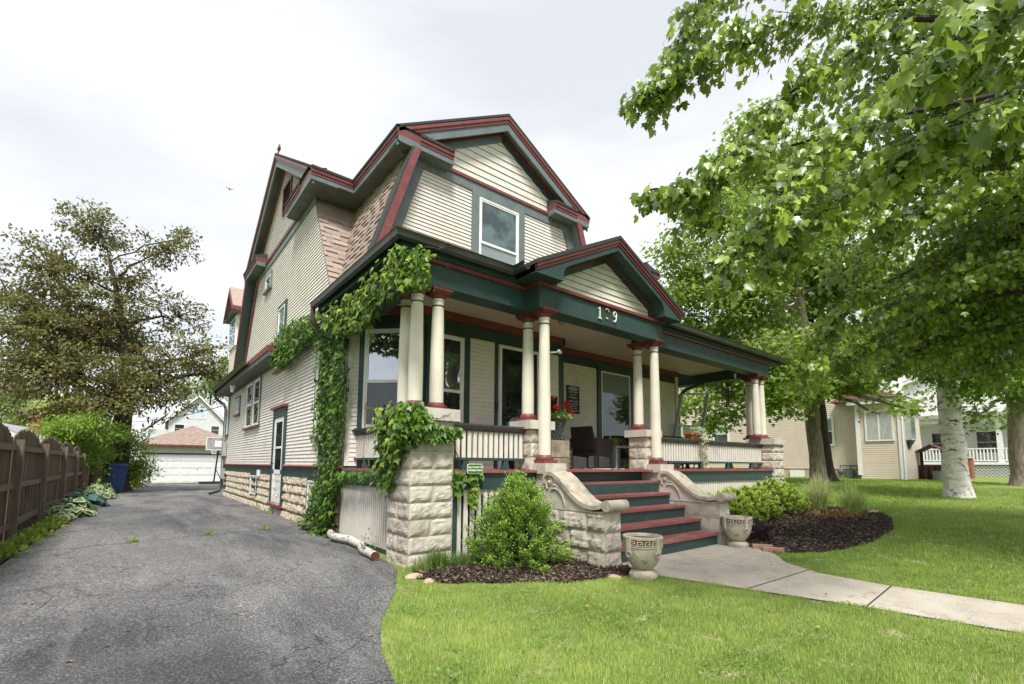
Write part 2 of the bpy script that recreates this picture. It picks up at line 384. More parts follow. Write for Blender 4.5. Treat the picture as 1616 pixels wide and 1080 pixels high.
# ================================================================== THE SETTING
DRIVE = [(-3.9, -12), (-3.72, 2.9), (-3.7, 4.3), (-3.47, 8.2), (-3.28, 12.5), (-3.05, 16.), (-2.6, 22), (-2.2, 30), (-2.1, 40.4), (5.2, 40.4), (5.0, 30), (3.2, 19), (1.2, 16.4), (.13, 15.4), (.13, 2.75), (-.03, 2.6), (-.03, .55), (-.12, 0.), (-.5, -.75), (-.92, -1.4), (-1.18, -2.0), (-1.36, -2.7), (-1.5, -4), (-1.6, -12)]
WALK = [(2.3, -1.08), (2.2, -1.75), (2.22, -1.95), (2.42, -2.75), (2.66, -3.72), (2.82, -4.75), (2.9, -6.), (3.0, -12), (4.1, -12), (4.0, -6), (3.9, -4.65), (3.78, -3.65), (3.85, -2.95), (4.2, -2.45), (4.72, -2.1), (4.98, -1.75), (4.9, -1.08)]
BED_L = [(.68, .3), (.0, -.2), (-.14, -.45), (.04, -.74), (.6, -1.07), (1.16, -1.46), (1.7, -1.6), (2.2, -1.72), (2.34, -1.24), (2.04, -1.2), (2.04, .3)]
BED_R = [(5.16, .35), (5.16, -1.2), (4.95, -1.75), (4.75, -2.08), (5.2, -2.4), (5.8, -2.62), (6.8, -2.75), (8.4, -2.66), (9.92, -2.3), (11.0, -1.85), (11.4, -1.3), (11.2, -.6), (10.4, .1), (9.9, .35)]
DIRT_L = [(-4.5, -3), (-4.5, 26), (-2.9, 23), (-3.02, 16.), (-3.25, 12.5), (-3.44, 8.2), (-3.67, 4.3), (-3.7, 2.5), (-3.75, -3)]
def sheet(name, poly, mat, dz, step=.8):
    """a ground sheet cut to an outline and draped on the terrain"""
    mb = MB(); xs = [p[0] for p in poly]; ys = [p[1] for p in poly]
    import bmesh
    bm = bmesh.new(); bm.faces.new([bm.verts.new((x, y, 0)) for x, y in poly])
    for ax, lo, hi in ((0, min(xs), max(xs)), (1, min(ys), max(ys))):
        t = math.floor(lo/step)*step+step
        while t < hi:
            co = [0, 0, 0]; no = [0, 0, 0]; co[ax] = t; no[ax] = 1
            bmesh.ops.bisect_plane(bm, geom=bm.verts[:]+bm.edges[:]+bm.faces[:], plane_co=co, plane_no=no); t += step
    bmesh.ops.triangulate(bm, faces=bm.faces[:])
    for v in bm.verts: v.co.z = hz(v.co.x, v.co.y)+dz
    bmesh.ops.recalc_face_normals(bm, faces=bm.faces[:])
    if bm.faces[:] and bm.faces[:][0].normal.z < 0: bmesh.ops.reverse_faces(bm, faces=bm.faces[:])
    me = bpy.data.meshes.new(name); bm.to_mesh(me); bm.free(); me.materials.append(mat)
    o = bpy.data.objects.new(name, me); COL.objects.link(o); return structure(o)
def grass_mat():
    m, nt, out = new_mat('lawn_turf')
    c = mixc(nt, ramp(nt, noise_out(nt, .7, 5), .35, .65), (.16, .225, .045), (.25, .30, .085))
    c = mixc(nt, ramp(nt, noise_out(nt, 30, 3), .35, .7), c, (.11, .17, .035))
    c = mixc(nt, ramp(nt, noise_out(nt, 3.1, 6, None, .7), .54, .70), c, (.40, .37, .21))
    b = N(nt, 'ShaderNodeBsdfPrincipled', Roughness=.9); b.inputs['Specular IOR Level'].default_value = .1
    nt.links.new(c, b.inputs['Base Color']); nt.links.new(bump_of(nt, noise_out(nt, 60, 3), .8, .03), b.inputs['Normal'])
    nt.links.new(b.outputs[0], out.inputs[0]); return m
def mulf(nt, src, a, b):
    n = nt.nodes.new('ShaderNodeMath'); n.operation = 'MULTIPLY_ADD'; n.inputs[1].default_value = a; n.inputs[2].default_value = b; nt.links.new(src, n.inputs[0]); return n.outputs[0]
def asphalt_mat():
    m, nt, out = new_mat('old_asphalt')
    tc = nt.nodes.new('ShaderNodeTexCoord')
    worn = ramp(nt, noise_out(nt, .42, 5, (1.5, .55, 1), .6, .6), .36, .62)
    c = mixc(nt, worn, (.036, .037, .039), (.100, .099, .099))
    streak = ramp(nt, noise_out(nt, 1.6, 5, (1.6, .22, 1), .7, .3), .5, .74)
    c = mixc(nt, streak, c, (.15, .148, .146))
    fine = ramp(nt, noise_out(nt, 62, 3, None, .85), .5, .62)
    c = mixc(nt, fine, c, mixc(nt, mulf(nt, worn, .5, .22), c, (.46, .455, .44)))
    pits = ramp(nt, noise_out(nt, 60, 3, None, .8), .56, .72)
    c = mixc(nt, pits, c, mixc(nt, .4, c, (.03, .03, .032)))
    # alligator cracks
    nd = N(nt, 'ShaderNodeTexNoise', Scale=3., Detail=4); nt.links.new(tc.outputs['Object'], nd.inputs['Vector'])
    va = nt.nodes.new('ShaderNodeVectorMath'); va.operation = 'SCALE'; va.inputs['Scale'].default_value = .45; nt.links.new(nd.outputs['Color'], va.inputs[0])
    vb = nt.nodes.new('ShaderNodeVectorMath'); vb.operation = 'ADD'; nt.links.new(tc.outputs['Object'], vb.inputs[0]); nt.links.new(va.outputs[0], vb.inputs[1])
    for sc, wd, lo, hi, tint in ((7, .03, .46, .6, (.022, .022, .022)), (1.1, .009, .40, .52, (.015, .015, .015))):
        vo = N(nt, 'ShaderNodeTexVoronoi', Scale=sc); vo.feature = 'DISTANCE_TO_EDGE'; nt.links.new(vb.outputs[0], vo.inputs['Vector'])
        ln = ramp(nt, vo.outputs['Distance'], 0, wd, 1, 0); msk = ramp(nt, noise_out(nt, .5 if sc < 3 else .8, 4), lo, hi)
        mu = nt.nodes.new('ShaderNodeMath'); mu.operation = 'MULTIPLY'; nt.links.new(ln, mu.inputs[0]); nt.links.new(msk, mu.inputs[1])
        c = mixc(nt, mu.outputs[0], c, tint)
    b = N(nt, 'ShaderNodeBsdfPrincipled', Roughness=.85); b.inputs['Specular IOR Level'].default_value = .3
    nt.links.new(c, b.inputs['Base Color']); nt.links.new(bump_of(nt, noise_out(nt, 120, 4, None, .7), .55, .006), b.inputs['Normal'])
    nt.links.new(b.outputs[0], out.inputs[0]); return m
def concrete_mat():
    m, nt, out = new_mat('old_concrete')
    c = mixc(nt, ramp(nt, noise_out(nt, 1.6, 6, None, .65), .36, .64), (.42, .38, .32), (.32, .28, .23))
    c = mixc(nt, ramp(nt, noise_out(nt, 90, 3, None, .8), .5, .66), c, (.56, .53, .48))
    c = mixc(nt, ramp(nt, noise_out(nt, 5, 7, None, .75), .54, .74), c, (.22, .19, .155))
    b = N(nt, 'ShaderNodeBsdfPrincipled', Roughness=.9); b.inputs['Specular IOR Level'].default_value = .2
    nt.links.new(c, b.inputs['Base Color']); nt.links.new(bump_of(nt, noise_out(nt, 120, 4), .4, .004), b.inputs['Normal'])
    nt.links.new(b.outputs[0], out.inputs[0]); return m
MULCH = M('mulch_soil', (.035, .026, .021), (.016, .012, .011), .95, 40, .9, 90)
DIRT = M('dark_soil', (.06, .045, .032), (.03, .024, .018), .95, 12, .8, 70, dirt=(.07, .1, .025), dscale=3)
CONCRETE = concrete_mat(); ASPHALT = asphalt_mat(); TURF = grass_mat()
# lawn: one terrain sheet to the horizon
gx = np.unique(np.concatenate([np.linspace(-600, -20, 12), np.arange(-20, 60, 1.), np.linspace(60, 700, 12)]))
gy = np.unique(np.concatenate([np.linspace(-600, -20, 12), np.arange(-20, 0, 1.), np.arange(-1.5, 0, .25), np.arange(0, 50, 1.5), np.linspace(50, 800, 14)]))
mb = MB(); nx_, ny_ = len(gx), len(gy)
mb.add([(x, y, hz(x, y)) for y in gy for x in gx], [(j*nx_+i, j*nx_+i+1, (j+1)*nx_+i+1, (j+1)*nx_+i) for j in range(ny_-1) for i in range(nx_-1)])
structure(mb.build('lawn', TURF, smooth=True))
sheet('driveway', DRIVE, ASPHALT, .008, .25)
sheet('front_path', WALK, CONCRETE, .014, .25)
sheet('mulch_bed', BED_L, MULCH, .012, .25); sheet('mulch_bed', BED_R, MULCH, .012, .25)
sheet('soil_strip', DIRT_L, DIRT, .008)
# path joints and driveway seam
def strip(name, pts, wdt, mat, dz):
    mb = MB(); 
    for a, b in zip(pts[:-1], pts[1:]):
        a = Vector((a[0], a[1], 0)); b = Vector((b[0], b[1], 0)); t = (b-a).normalized(); s = Vector((-t.y, t.x, 0))*wdt/2
        q = [a-s, b-s, b+s, a+s]; mb.add([(p.x, p.y, hz(p.x, p.y)+dz) for p in q], [(0, 1, 2, 3)])
    return structure(mb.build(name, mat))
CRACK = M('joint_dirt', (.03, .028, .024), (.05, .045, .035), .95, 30)
strip('path_joint', [(2.45, -2.78), (3.92, -2.82)], .012, CRACK, .018); strip('path_joint', [(2.66, -3.73), (3.78, -3.66)], .014, CRACK, .018)
strip('path_joint', [(2.88, -5.4), (3.94, -5.3)], .012, CRACK, .018)
jp = [(-3.5+3.5*i/24, 3.87+.66*i/24+.05*math.sin(i*1.7)+random.uniform(-.03, .03)) for i in range(25)]
strip('driveway_seam', jp, .028, CRACK, .010)
strip('driveway_seam', [(-3.7, .9), (-3.2, 1.25), (-2.9, 1.32), (-2.6, 1.5), (-2.4, 1.48)], .007, CRACK, .011)
strip('driveway_seam', [(-3.2, 1.25), (-3.05, .8), (-3.1, .4)], .006, CRACK, .011)
# mulch chips
def chips(poly, n, name, lab):
    x, y = poly_pts(poly, n); z = hz_np(x, y)+.014+RNG.random(n)*.02
    ang = RNG.random(n)*2*PI; A = np.stack([np.cos(ang), np.sin(ang), RNG.normal(0, .25, n)], 1); Nn = np.stack([RNG.normal(0, .35, n), RNG.normal(0, .35, n), np.ones(n)], 1)
    o = leaves(name, MCHIP, np.stack([x, y, z], 1), A, Nn, RNG.uniform(.02, .06, n), 'blade', lv=RNG.random(n)**2.4, wid=RNG.uniform(.25, .5, n)); o['kind'] = 'stuff'; o['label'] = lab
MCHIP = foliage('bark_chip', (.03, .022, .02), (.26, .185, .14), 0., rough=.9, spec=.1)
chips(BED_L, 9000, 'mulch_chips', 'dark bark mulch chips under the cone shrub'); chips(BED_R, 20000, 'mulch_chips', 'dark bark mulch chips in the right hand bed')
# grass blades
GRASS = foliage('grass_blade', (.105, .215, .03), (.50, .60, .175), .42, rough=.55, spec=.25, odd=(.58, .53, .33))
def blades(name, x, y, hmin, hmax, wd, lab, dry=.12, mat=None, lean=.5):
    n = len(x); z = hz_np(x, y); a = RNG.random(n)*2*PI; l = np.abs(RNG.normal(0, lean, n))
    A = np.stack([np.cos(a)*l, np.sin(a)*l, np.ones(n)], 1); Nn = np.stack([-np.cos(a), -np.sin(a), l], 1)+RNG.normal(0, .3, (n, 3))
    pn = np.array([mnoise.noise((px*.9, py*.9, 0)) for px, py in zip(np.round(x, 1), np.round(y, 1))]) if n < 400000 else 0
    pk = np.array([mnoise.noise((px*4.3, py*4.3, 5)) for px, py in zip(np.round(x, 2), np.round(y, 2))])
    kp = RNG.random(n) > np.clip(-pk*1.7-.05, 0, .7)
    x, y, z, a, l, A, Nn, pn, pk = (q[kp] for q in (x, y, z, a, l, A, Nn, pn, pk)); n = len(x)
    S = RNG.uniform(hmin, hmax, n)*np.clip(1+.35*pn+.75*pk, .35, 2); lv = np.clip(.46+.4*pn+.4*pk+RNG.normal(0, .2, n), 0, .92); lv = np.where(RNG.random(n) < .07+.16*np.clip(-pk*2, 0, 1), 1., lv)
    o = leaves(name, mat or GRASS, np.stack([x, y, z], 1), A, Nn, S, 'blade', lv=lv, wid=wd/S*RNG.uniform(.7, 1.3, n)); o['kind'] = 'stuff'; o['label'] = lab; return o
def lawn_pts(x0, x1, y0, y1, n):
    x = RNG.uniform(x0, x1, n); y = RNG.uniform(y0, y1, n)
    ex = .012
    k = ~in_poly(x-RNG.random(n)**2*.12, y, DRIVE) & ~in_poly(x, y, WALK) & ~in_poly(x, y, BED_L) & ~in_poly(x, y, BED_R)
    k &= ~((x > .0) & (x < 10.7) & (y > -.02) & (y < 20))
    return x[k], y[k]
x, y = lawn_pts(-1.7, 5.2, -5.2, .0, 420000); d = np.hypot(x+2.58, y+5.16); fx = ((x+2.58)*.622+(y+5.16)*.777); k = fx > .35*d
x, y = x[k], y[k]; blades('grass', x, y, .02, .043, .005, 'bright green mown grass of the front lawn')
x, y = lawn_pts(4.6, 22, -7.5, 6, 210000); k = RNG.random(len(x)) < np.clip(9/np.maximum(x, 1), .25, 1); x, y = x[k], y[k]
GRASS2 = foliage('side_lawn_blade', (.075, .17, .02), (.36, .49, .10), .4, rough=.55, spec=.25, odd=(.48, .46, .24))  # darker copy of GRASS: deeper green, with tree shade put into the colour
blades('grass', x, y, .03, .058, .010, 'mown grass of the side lawn under the trees', mat=GRASS2)
x, y = lawn_pts(9, 30, -2, 14, 60000); blades('grass', x, y, .05, .1, .02, 'grass between the two houses', mat=GRASS2)

# clover patches and fallen leaves in the lawn
CLOV = foliage('clover_leaf', (.07, .16, .03), (.2, .32, .08), .3); P = []
for i in range(26):
    cx, cy = RNG.uniform(-1, 5.5), RNG.uniform(-4.6, -1.2)
    if in_poly(np.array([cx]), np.array([cy]), DRIVE+[]) [0] or in_poly(np.array([cx]), np.array([cy]), WALK)[0]: continue
    for j in range(90): P.append((cx+RNG.normal(0, .13), cy+RNG.normal(0, .10), 0))
P = np.array(P); P = P[~in_poly(P[:, 0], P[:, 1], DRIVE) & ~in_poly(P[:, 0], P[:, 1], WALK) & ~in_poly(P[:, 0], P[:, 1], BED_L)]; n = len(P); P[:, 2] = hz_np(P[:, 0], P[:, 1])+RNG.uniform(.03, .06, n); a = RNG.random(n)*6.28
o = leaves('clover', CLOV, P, np.stack([np.cos(a), np.sin(a), RNG.normal(0, .3, n)], 1), np.stack([RNG.normal(0, .3, n), RNG.normal(0, .3, n), np.ones(n)], 1), RNG.uniform(.014, .026, n), 'oval', wid=1.6); o['kind'] = 'stuff'; o['label'] = 'clover patches in the front lawn'
FALL = foliage('fallen_leaf', (.16, .07, .03), (.42, .28, .12), .1); x = np.concatenate([RNG.uniform(-1.2, 6, 70), RNG.uniform(6, 16, 60), RNG.uniform(-3.6, .0, 45)]); y = np.concatenate([RNG.uniform(-4.8, -.9, 70), RNG.uniform(-5, 0, 60), RNG.uniform(-2, 8, 45)]); n = len(x); a = RNG.random(n)*6.28
o = leaves('fallen_leaves', FALL, np.stack([x, y, hz_np(x, y)+np.where(x < 0, .016, .045)], 1), np.stack([np.cos(a), np.sin(a), RNG.normal(0, .15, n)], 1), np.stack([RNG.normal(0, .25, n), RNG.normal(0, .25, n), np.ones(n)], 1), RNG.uniform(.02, .05, n), 'lobed'); o['kind'] = 'stuff'; o['label'] = 'small dry leaves scattered on lawn and drive'
# ================================================================== THE HOUSE
H = empty('house', (0, 0, 0)); tag(H, 'big cream house with shingled gambrel roof, dark red and green trim and columned porch', 'house')
FZ = 1.13          # porch floor
YL, YR_, YU = 1.8, 2.3, 2.5   # lower front wall, recessed part, upper front wall
# ---- foundation of rock-faced block on the left side
mb = MB(); mb.box(.17, 9.2, 2.85, 15.4, -.5, .93); mb.build('foundation_core', FOUND_MORTAR, H)
mb = MB(); rows = []
for r in range(5):
    v0 = -.02+r*.19-(.02 if r == 0 else 0); us = [2.85+(0 if r % 2 else -.2)]
    while us[-1] < 15.3: us.append(min(us[-1]+.41, 15.38))
    us[0] = 2.85; rows.append((v0, v0+.19, us))
rockwall(mb, None, SIDE, rows, amp=.035, gap=.006, nz=5); mb.build('foundation', FOUND, H)
# ---- lower walls
mb = MB(); mb.prism([(.16, 2.78, .93), (.16, 15.4, .93), (9.4, 15.4, .93), (9.4, YR_+.01, .93), (4.3, YR_+.01, .93), (4.3, YL+.01, .93), (1.06, YL+.01, .93), (.17, 2.69, .93)], (0, 0, 3.05)); mb.build('wall_core', CREAM, H)
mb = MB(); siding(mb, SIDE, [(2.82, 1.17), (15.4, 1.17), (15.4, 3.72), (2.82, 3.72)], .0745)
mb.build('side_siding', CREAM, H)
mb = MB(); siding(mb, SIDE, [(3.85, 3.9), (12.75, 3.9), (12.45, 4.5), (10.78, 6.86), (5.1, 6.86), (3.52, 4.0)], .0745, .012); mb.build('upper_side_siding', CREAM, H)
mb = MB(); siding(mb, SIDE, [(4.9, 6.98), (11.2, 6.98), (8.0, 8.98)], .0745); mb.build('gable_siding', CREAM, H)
mb = MB(); mb.prism([(.165, 3.62, 3.95), (.165, 12.5, 3.95), (.165, 10.9, 7.0), (.165, 8, 9.1), (.165, 5.27, 7.0)], (1.2, 0, 0)); mb.build('gable_core', CREAM, H)
mb = MB(); mb.pbox(SIDE, 2.82, 7.0, 3.58, 3.92, .0, .035); mb.pbox(SIDE, 7.0, 15.4, 3.66, 3.98, .0, .03); mb.build('frieze_board', GREY_GREEN, H)
mb = MB(); mb.pbox(SIDE, 2.7, 6.45, .95, 1.14, .0, .03); mb.pbox(SIDE, 7.72, 15.42, .95, 1.14, .0, .03); mb.build('skirt_board', GREEN, H)
mb = MB()
for a, b in ((2.7, 6.45), (7.72, 15.45)): mb.add([SIDE.p(a, 1.14, 0), SIDE.p(a, 1.14, .075), SIDE.p(b, 1.14, .075), SIDE.p(b, 1.14, 0), SIDE.p(a, 1.185, 0), SIDE.p(b, 1.185, 0), SIDE.p(a, 1.155, .075), SIDE.p(b, 1.155, .075)], [(0, 1, 2, 3), (1, 6, 7, 2), (6, 4, 5, 7), (0, 4, 6, 1), (2, 7, 5, 3)])
mb.build('water_table', TREAD, H)
mb = MB(); mb.pbox(SIDE, 15.3, 15.46, 1.17, 3.66, .0, .025); mb.build('corner_board', CREAM, H)
# belt between storey and gable
mb = MB(); mb.pbox(SIDE, 5.0, 11.0, 6.74, 6.92, .0, .035); mb.build('belt_board', GREY_GREEN, H)
mb = MB(); mb.pbox(SIDE, 4.9, 11.1, 6.92, 6.99, .0, .06); mb.build('belt_moulding', RED, H)

# ---- windows and doors
def window(pl, u0, u1, z0, z1, glass, casing=GREY_GREEN, sash=WHITE, cw=.09, lower=None, sill=RED, single=False, d=.0, name='window', split=.5, head=0.):
    mb = MB(); mb.pbox(pl, u0-cw, u0, z0, z1+cw+head, d, d+.045); mb.pbox(pl, u1, u1+cw, z0, z1+cw+head, d, d+.045); mb.pbox(pl, u0, u1, z1, z1+cw+head, d, d+.043)
    W = mb.build(name, casing, H)
    f = .035; m = MB()
    m.pbox(pl, u0, u0+f, z0, z1, d, d+.05); m.pbox(pl, u1-f, u1, z0, z1, d, d+.05); m.pbox(pl, u0+f, u1-f, z1-f, z1, d, d+.05); m.pbox(pl, u0+f, u1-f, z0, z0+f, d, d+.05)
    zm = z0+(z1-z0)*split; g = .035
    if not single:
        m.pbox(pl, u0+f, u1-f, zm-.025, zm+.025, d, d+.046)
        for a, b in ((u0+f, u0+f+g), (u1-f-g, u1-f)): m.pbox(pl, a, b, zm+.025, z1-f, d, d+.042)
        m.pbox(pl, u0+f+g, u1-f-g, z1-f-g, z1-f, d, d+.042)
        for a, b in ((u0+f, u0+f+g*.8), (u1-f-g*.8, u1-f)): m.pbox(pl, a, b, z0+f, zm-.025, d, d+.036)
        m.pbox(pl, u0+f+g*.8, u1-f-g*.8, z0+f, z0+f+g, d, d+.036)
    m.build('frame', sash, W)
    m = MB()
    if single: m.pbox(pl, u0+f, u1-f, z0+f, z1-f, d, d+.028)
    else: m.pbox(pl, u0+f, u1-f, zm, z1-f, d, d+.030)
    m.build('pane', glass, W)
    if not single:
        m = MB(); m.pbox(pl, u0+f, u1-f, z0+f, zm, d, d+.022); m.build('pane', lower or glass, W)
    if sill: m = MB(); m.pbox(pl, u0-cw-.03, u1+cw+.03, z0-.055, z0, d, d+.09); m.build('sill', sill, W)
    return W
window(SIDE, 10.62, 11.58, 2.27, 3.62, GL_PORCH, lower=GL_DARK); window(SIDE, 9.58, 10.45, 2.27, 3.62, GL_PORCH, lower=GL_DARK)
window(SIDE, 12.82, 13.52, 2.84, 3.36, GL_CURT, single=True)
window(SIDE, 14.98, 15.25, 2.24, 3.58, GL_DARK, cw=.05)
window(SIDE, 3.45, 4.25, 1.72, 3.35, GL_DARK)
window(SIDE, 9.36, 10.2, .34, .86, GL_DARK, casing=GREEN, sill=None, single=True, cw=.06)
window(SIDE, 14.78, 15.2, .28, .78, GL_DARK, casing=GREEN, sill=None, single=True, cw=.05, sash=GREEN)
window(SIDE, 3.9, 4.52, .32, .88, GL_DARK, casing=GREEN, sill=None, single=True, cw=.06)
window(SIDE, 7.12, 7.76, 3.5, 5.1, GL_BLIND, casing=GREEN, cw=.1, single=True)
window(SIDE, 8.98, 9.6, 6.08, 6.46, GL_DARK, single=True, sill=GREY_GREEN)
# louvre in the gable
mb = MB(); mb.pbox(SIDE, 7.15, 8.0, 7.7, 8.42, 0, .05)
LV = mb.build('louvre', RED, H); mb = MB()
for i in range(9): mb.add([SIDE.p(7.22, 7.76+i*.07, .075), SIDE.p(7.93, 7.76+i*.07, .075), SIDE.p(7.93, 7.825+i*.07, .052), SIDE.p(7.22, 7.825+i*.07, .052)], [(0, 1, 2, 3)])
mb.build('slat', RED, LV)
# side door
mb = MB(); mb.pbox(SIDE, 6.48, 6.58, .25, 2.5, 0, .06); mb.pbox(SIDE, 7.56, 7.66, .25, 2.5, 0, .06); mb.pbox(SIDE, 6.58, 7.56, 2.3, 2.5, 0, .058)
D = mb.build('side_door_casing', GREEN, H)
mb = MB(); mb.pbox(SIDE, 6.42, 7.72, 2.5, 2.56, 0, .12); mb.build('door_cap', RED, D); mb = MB(); mb.pbox(SIDE, 6.48, 7.66, .19, .25, 0, .1); mb.build('threshold', RED, D)
mb = MB(); mb.pbox(SIDE, 6.58, 7.56, .25, 2.3, 0, .03)
SD = mb.build('side_door', WHITE, H)
mb = MB()
for a, b, c, d_ in ((6.62, 7.52, 2.18, 2.26), (6.62, 7.52, .95, 1.05), (6.62, 7.52, .29, .4)): mb.pbox(SIDE, a, b, c, d_, .03, .042)
for a, b in ((6.6, 6.75), (7.39, 7.54)): mb.pbox(SIDE, a, b, .4, 2.18, .03, .042)
mb.pbox(SIDE, 6.75, 7.39, 1.55, 1.6, .03, .042); mb.build('frame', WHITE, SD)
mb = MB(); mb.pbox(SIDE, 6.75, 7.39, 1.05, 2.18, .03, .034); mb.build('pane', GL_DARK, SD)
mb = MB(); mb.tube([SIDE.p(7.47, 1.2, .042), SIDE.p(7.47, 1.2, .1), SIDE.p(7.4, 1.2, .1)], .014, 8); mb.build('handle', BLACK, SD, True)
mb = MB(); mb.pbox(SIDE, 9.0, 9.12, .86, 1.02, .03, .09); mb.build('dryer_vent', WHITE, H)

# ---- upper roof: front gambrel and side gambrel, each with crown, fascia and soffit
EZ = 7.15
def rake_roof(c, half, ze, za, axis, front, back, name):
    """gable slab: ridge runs along axis away from front; eaves at c-half, c+half"""
    def P(s, z, t): return (c+s, t, z) if axis == 'y' else (t, c+s, z)
    th = .05; k = (za-ze)/half
    for sgn in (-1, 1):
        e = sgn*(half+.04); ez_ = ze-k*.04
        mb = MB(); mb.prism([P(0, za, front), P(e, ez_, front), P(e, ez_+th, front), P(0, za+th, front)], P(0, 0, back-front) if axis == 'y' else (back-front, 0, 0)) if False else None
        a = [P(0, za, front), P(e, ez_, front), P(e, ez_+th, front), P(0, za+th, front)]
        vec = (0, back-front, 0) if axis == 'y' else (back-front, 0, 0)
        m = MB(); m.prism(a, vec); m.build('roof_slope', SHINGLE_DK, H)
        g = .02 if front < back else -.02
        for lo, hi, mat, nm, ext, off in ((-.02, -.085, RED, 'crown_moulding', .0, 0), (-.085, -.15, RED, 'rake_moulding', .0, g), (-.15, -.32, GREY_GREEN, 'rake_board', .0, 2*g)):
            a = [P(0, za+lo, front+off), P(sgn*half, ze+lo, front+off), P(sgn*half, ze+hi, front+off), P(0, za+hi, front+off)]
            m = MB(); m.prism(a, (0, .04 if g > 0 else -.04, 0) if axis == 'y' else (.04 if g > 0 else -.04, 0, 0)); m.build(nm, mat, H)
        a = [P(0, za-.24, front+3*g), P(sgn*half, ze-.24, front+3*g), P(sgn*half, ze-.22, front+3*g), P(0, za-.22, front+3*g)]
        m = MB(); m.prism(a, (0, .36, 0) if axis == 'y' else (.36, 0, 0)); m.build('soffit', SOFFIT, H)
FC = 3.2
rake_roof(FC, 2.47, EZ, 8.57, 'y', 2.22, 8.2, 'front')
rake_roof(8.0, 3.58, EZ, 9.34, 'x', -.14, 9.6, 'side')
def eave(pts, depth_dir, depth, name='eave_fascia', ends=True):
    """horizontal boxed eave from a to b: crown, fascia, soffit"""
    a, b = Vector(pts[0]), Vector(pts[1]); n = Vector(depth_dir)
    def sl(z0, z1, off, dep, mat, nm):
        m = MB(); p = [a-n*off, b-n*off, b+n*dep, a+n*dep]
        m.hexa([(q.x, q.y, z0) for q in p]+[(q.x, q.y, z1) for q in p]); m.build(nm, mat, H)
    z = a.z
    sl(z-.02, z+.03, .05, depth, SHINGLE_DK, 'eave_edge'); sl(z-.09, z-.02, .03, depth, RED, 'crown_moulding'); sl(z-.15, z-.09, .012, depth, RED, 'eave_moulding')
    sl(z-.25, z-.15, .0, depth, GREY_GREEN, 'fascia'); sl(z-.27, z-.25, -.03, depth, SOFFIT, 'soffit')
# side eave of the front gambrel, front eave of the side gambrel
eave([(.73, 2.22, EZ), (.73, 4.38, EZ)], (1, 0, 0), .42)
eave([(5.67, 2.22, EZ), (5.67, 4.38, EZ)], (-1, 0, 0), .42)
eave([(-.14, 4.40, EZ), (.73, 4.40, EZ)], (0, 1, 0), .75)
eave([(5.67, 4.40, EZ), (9.6, 4.40, EZ)], (0, 1, 0), .75)
for a_, b_ in ((.4, 1.2), (5.2, 6.0)): mb = MB(); mb.box(a_, b_, 4.35, 5.25, 6.885, 6.905); mb.build('soffit', SOFFIT, H)
# returns
eave([(1.15, 2.222, EZ-.001), (1.86, 2.222, EZ-.001)], (0, 1, 0), .3); eave([(4.54, 2.222, EZ-.001), (5.25, 2.222, EZ-.001)], (0, 1, 0), .3)
eave([(-.138, 5.15, EZ-.001), (-.138, 6.35, EZ-.001)], (1, 0, 0), .3); eave([(-.138, 9.7, EZ-.001), (-.138, 11.6, EZ-.001)], (1, 0, 0), .3)
mb = MB()
for x0, x1 in ((.8, 1.86), (4.54, 5.62)): mb.prism([(x0, 2.2, EZ+.03), (x0, 2.52, EZ+.03), (x0, 2.52, EZ+.16)], (x1-x0, 0, 0))
for y0, y1 in ((4.5, 6.35), (9.7, 11.6)): mb.prism([(-.18, y0, EZ+.03), (.2, y0, EZ+.03), (.2, y0, EZ+.16)], (0, y1-y0, 0))
mb.build('return_roof', SHINGLE_DK, H)
mb = MB(); mb.prism([(9.2, 3.2, 6.88), (9.9, 3.2, 6.88), (9.9, 3.2, 7.0), (9.2, 3.2, 7.0)], (0, 1.2, 0)); mb.build('fascia', GREY_GREEN, H)
mb = MB(); mb.prism([(9.2, 3.14, 7.0), (9.96, 3.14, 7.0), (9.96, 3.14, 7.13), (9.2, 3.14, 7.13)], (0, 1.3, 0)); mb.build('crown_moulding', RED, H)
mb = MB(); mb.prism([(9.2, 3.1, 7.13), (10.0, 3.1, 7.13), (9.2, 3.1, 7.35)], (0, 1.3, 0)); mb.build('return_roof', SHINGLE_DK, H)

# ---- lower gambrel slopes, shingled
rs = random.Random(5)
zA, zB = 4.0, 6.96
def sx(z): return .15+.321*(z-4.1)
def sy(z): return 3.55+.554*(z-4.1)
ksx = math.hypot(1, .321); ksy = math.hypot(1, .554)
# left slope of the front gambrel: u along y, v up the slope
V1 = Vector((.321, 0, 1)).normalized(); V2 = Vector((0, .554, 1)).normalized()
L1 = (zB-zA)*ksx; L2 = (zB-zA)*ksy
mb = MB(); shingles(mb, (sx(zA), 0, zA), (0, 1, 0), V1, [(2.24, 0), (sy(zA), 0), (sy(zB), L1), (2.24, L1)], .15, rs); mb.build('gambrel_slope', SHINGLE, H)
mb = MB(); shingles(mb, (0, sy(zA), zA), (1, 0, 0), V2, [(.145, 0), (sx(zA), 0), (sx(zB), L2), (.145, L2)], .15, rs); mb.build('gambrel_slope', SHINGLE, H)
mb = MB(); shingles(mb, (2*FC-sx(zA), 0, zA), (0, 1, 0), Vector((-.321, 0, 1)), [(2.24, 0), (sy(zA), 0), (sy(zB), L1), (2.24, L1)], .15, rs); mb.build('gambrel_slope', SHINGLE, H)
mb = MB(); shingles(mb, (0, sy(zA), zA), (1, 0, 0), V2, [(2*FC-sx(zA), 0), (9.4, 0), (9.4, L2), (2*FC-sx(zB), L2)], .135, rs); mb.build('gambrel_slope', SHINGLE, H)
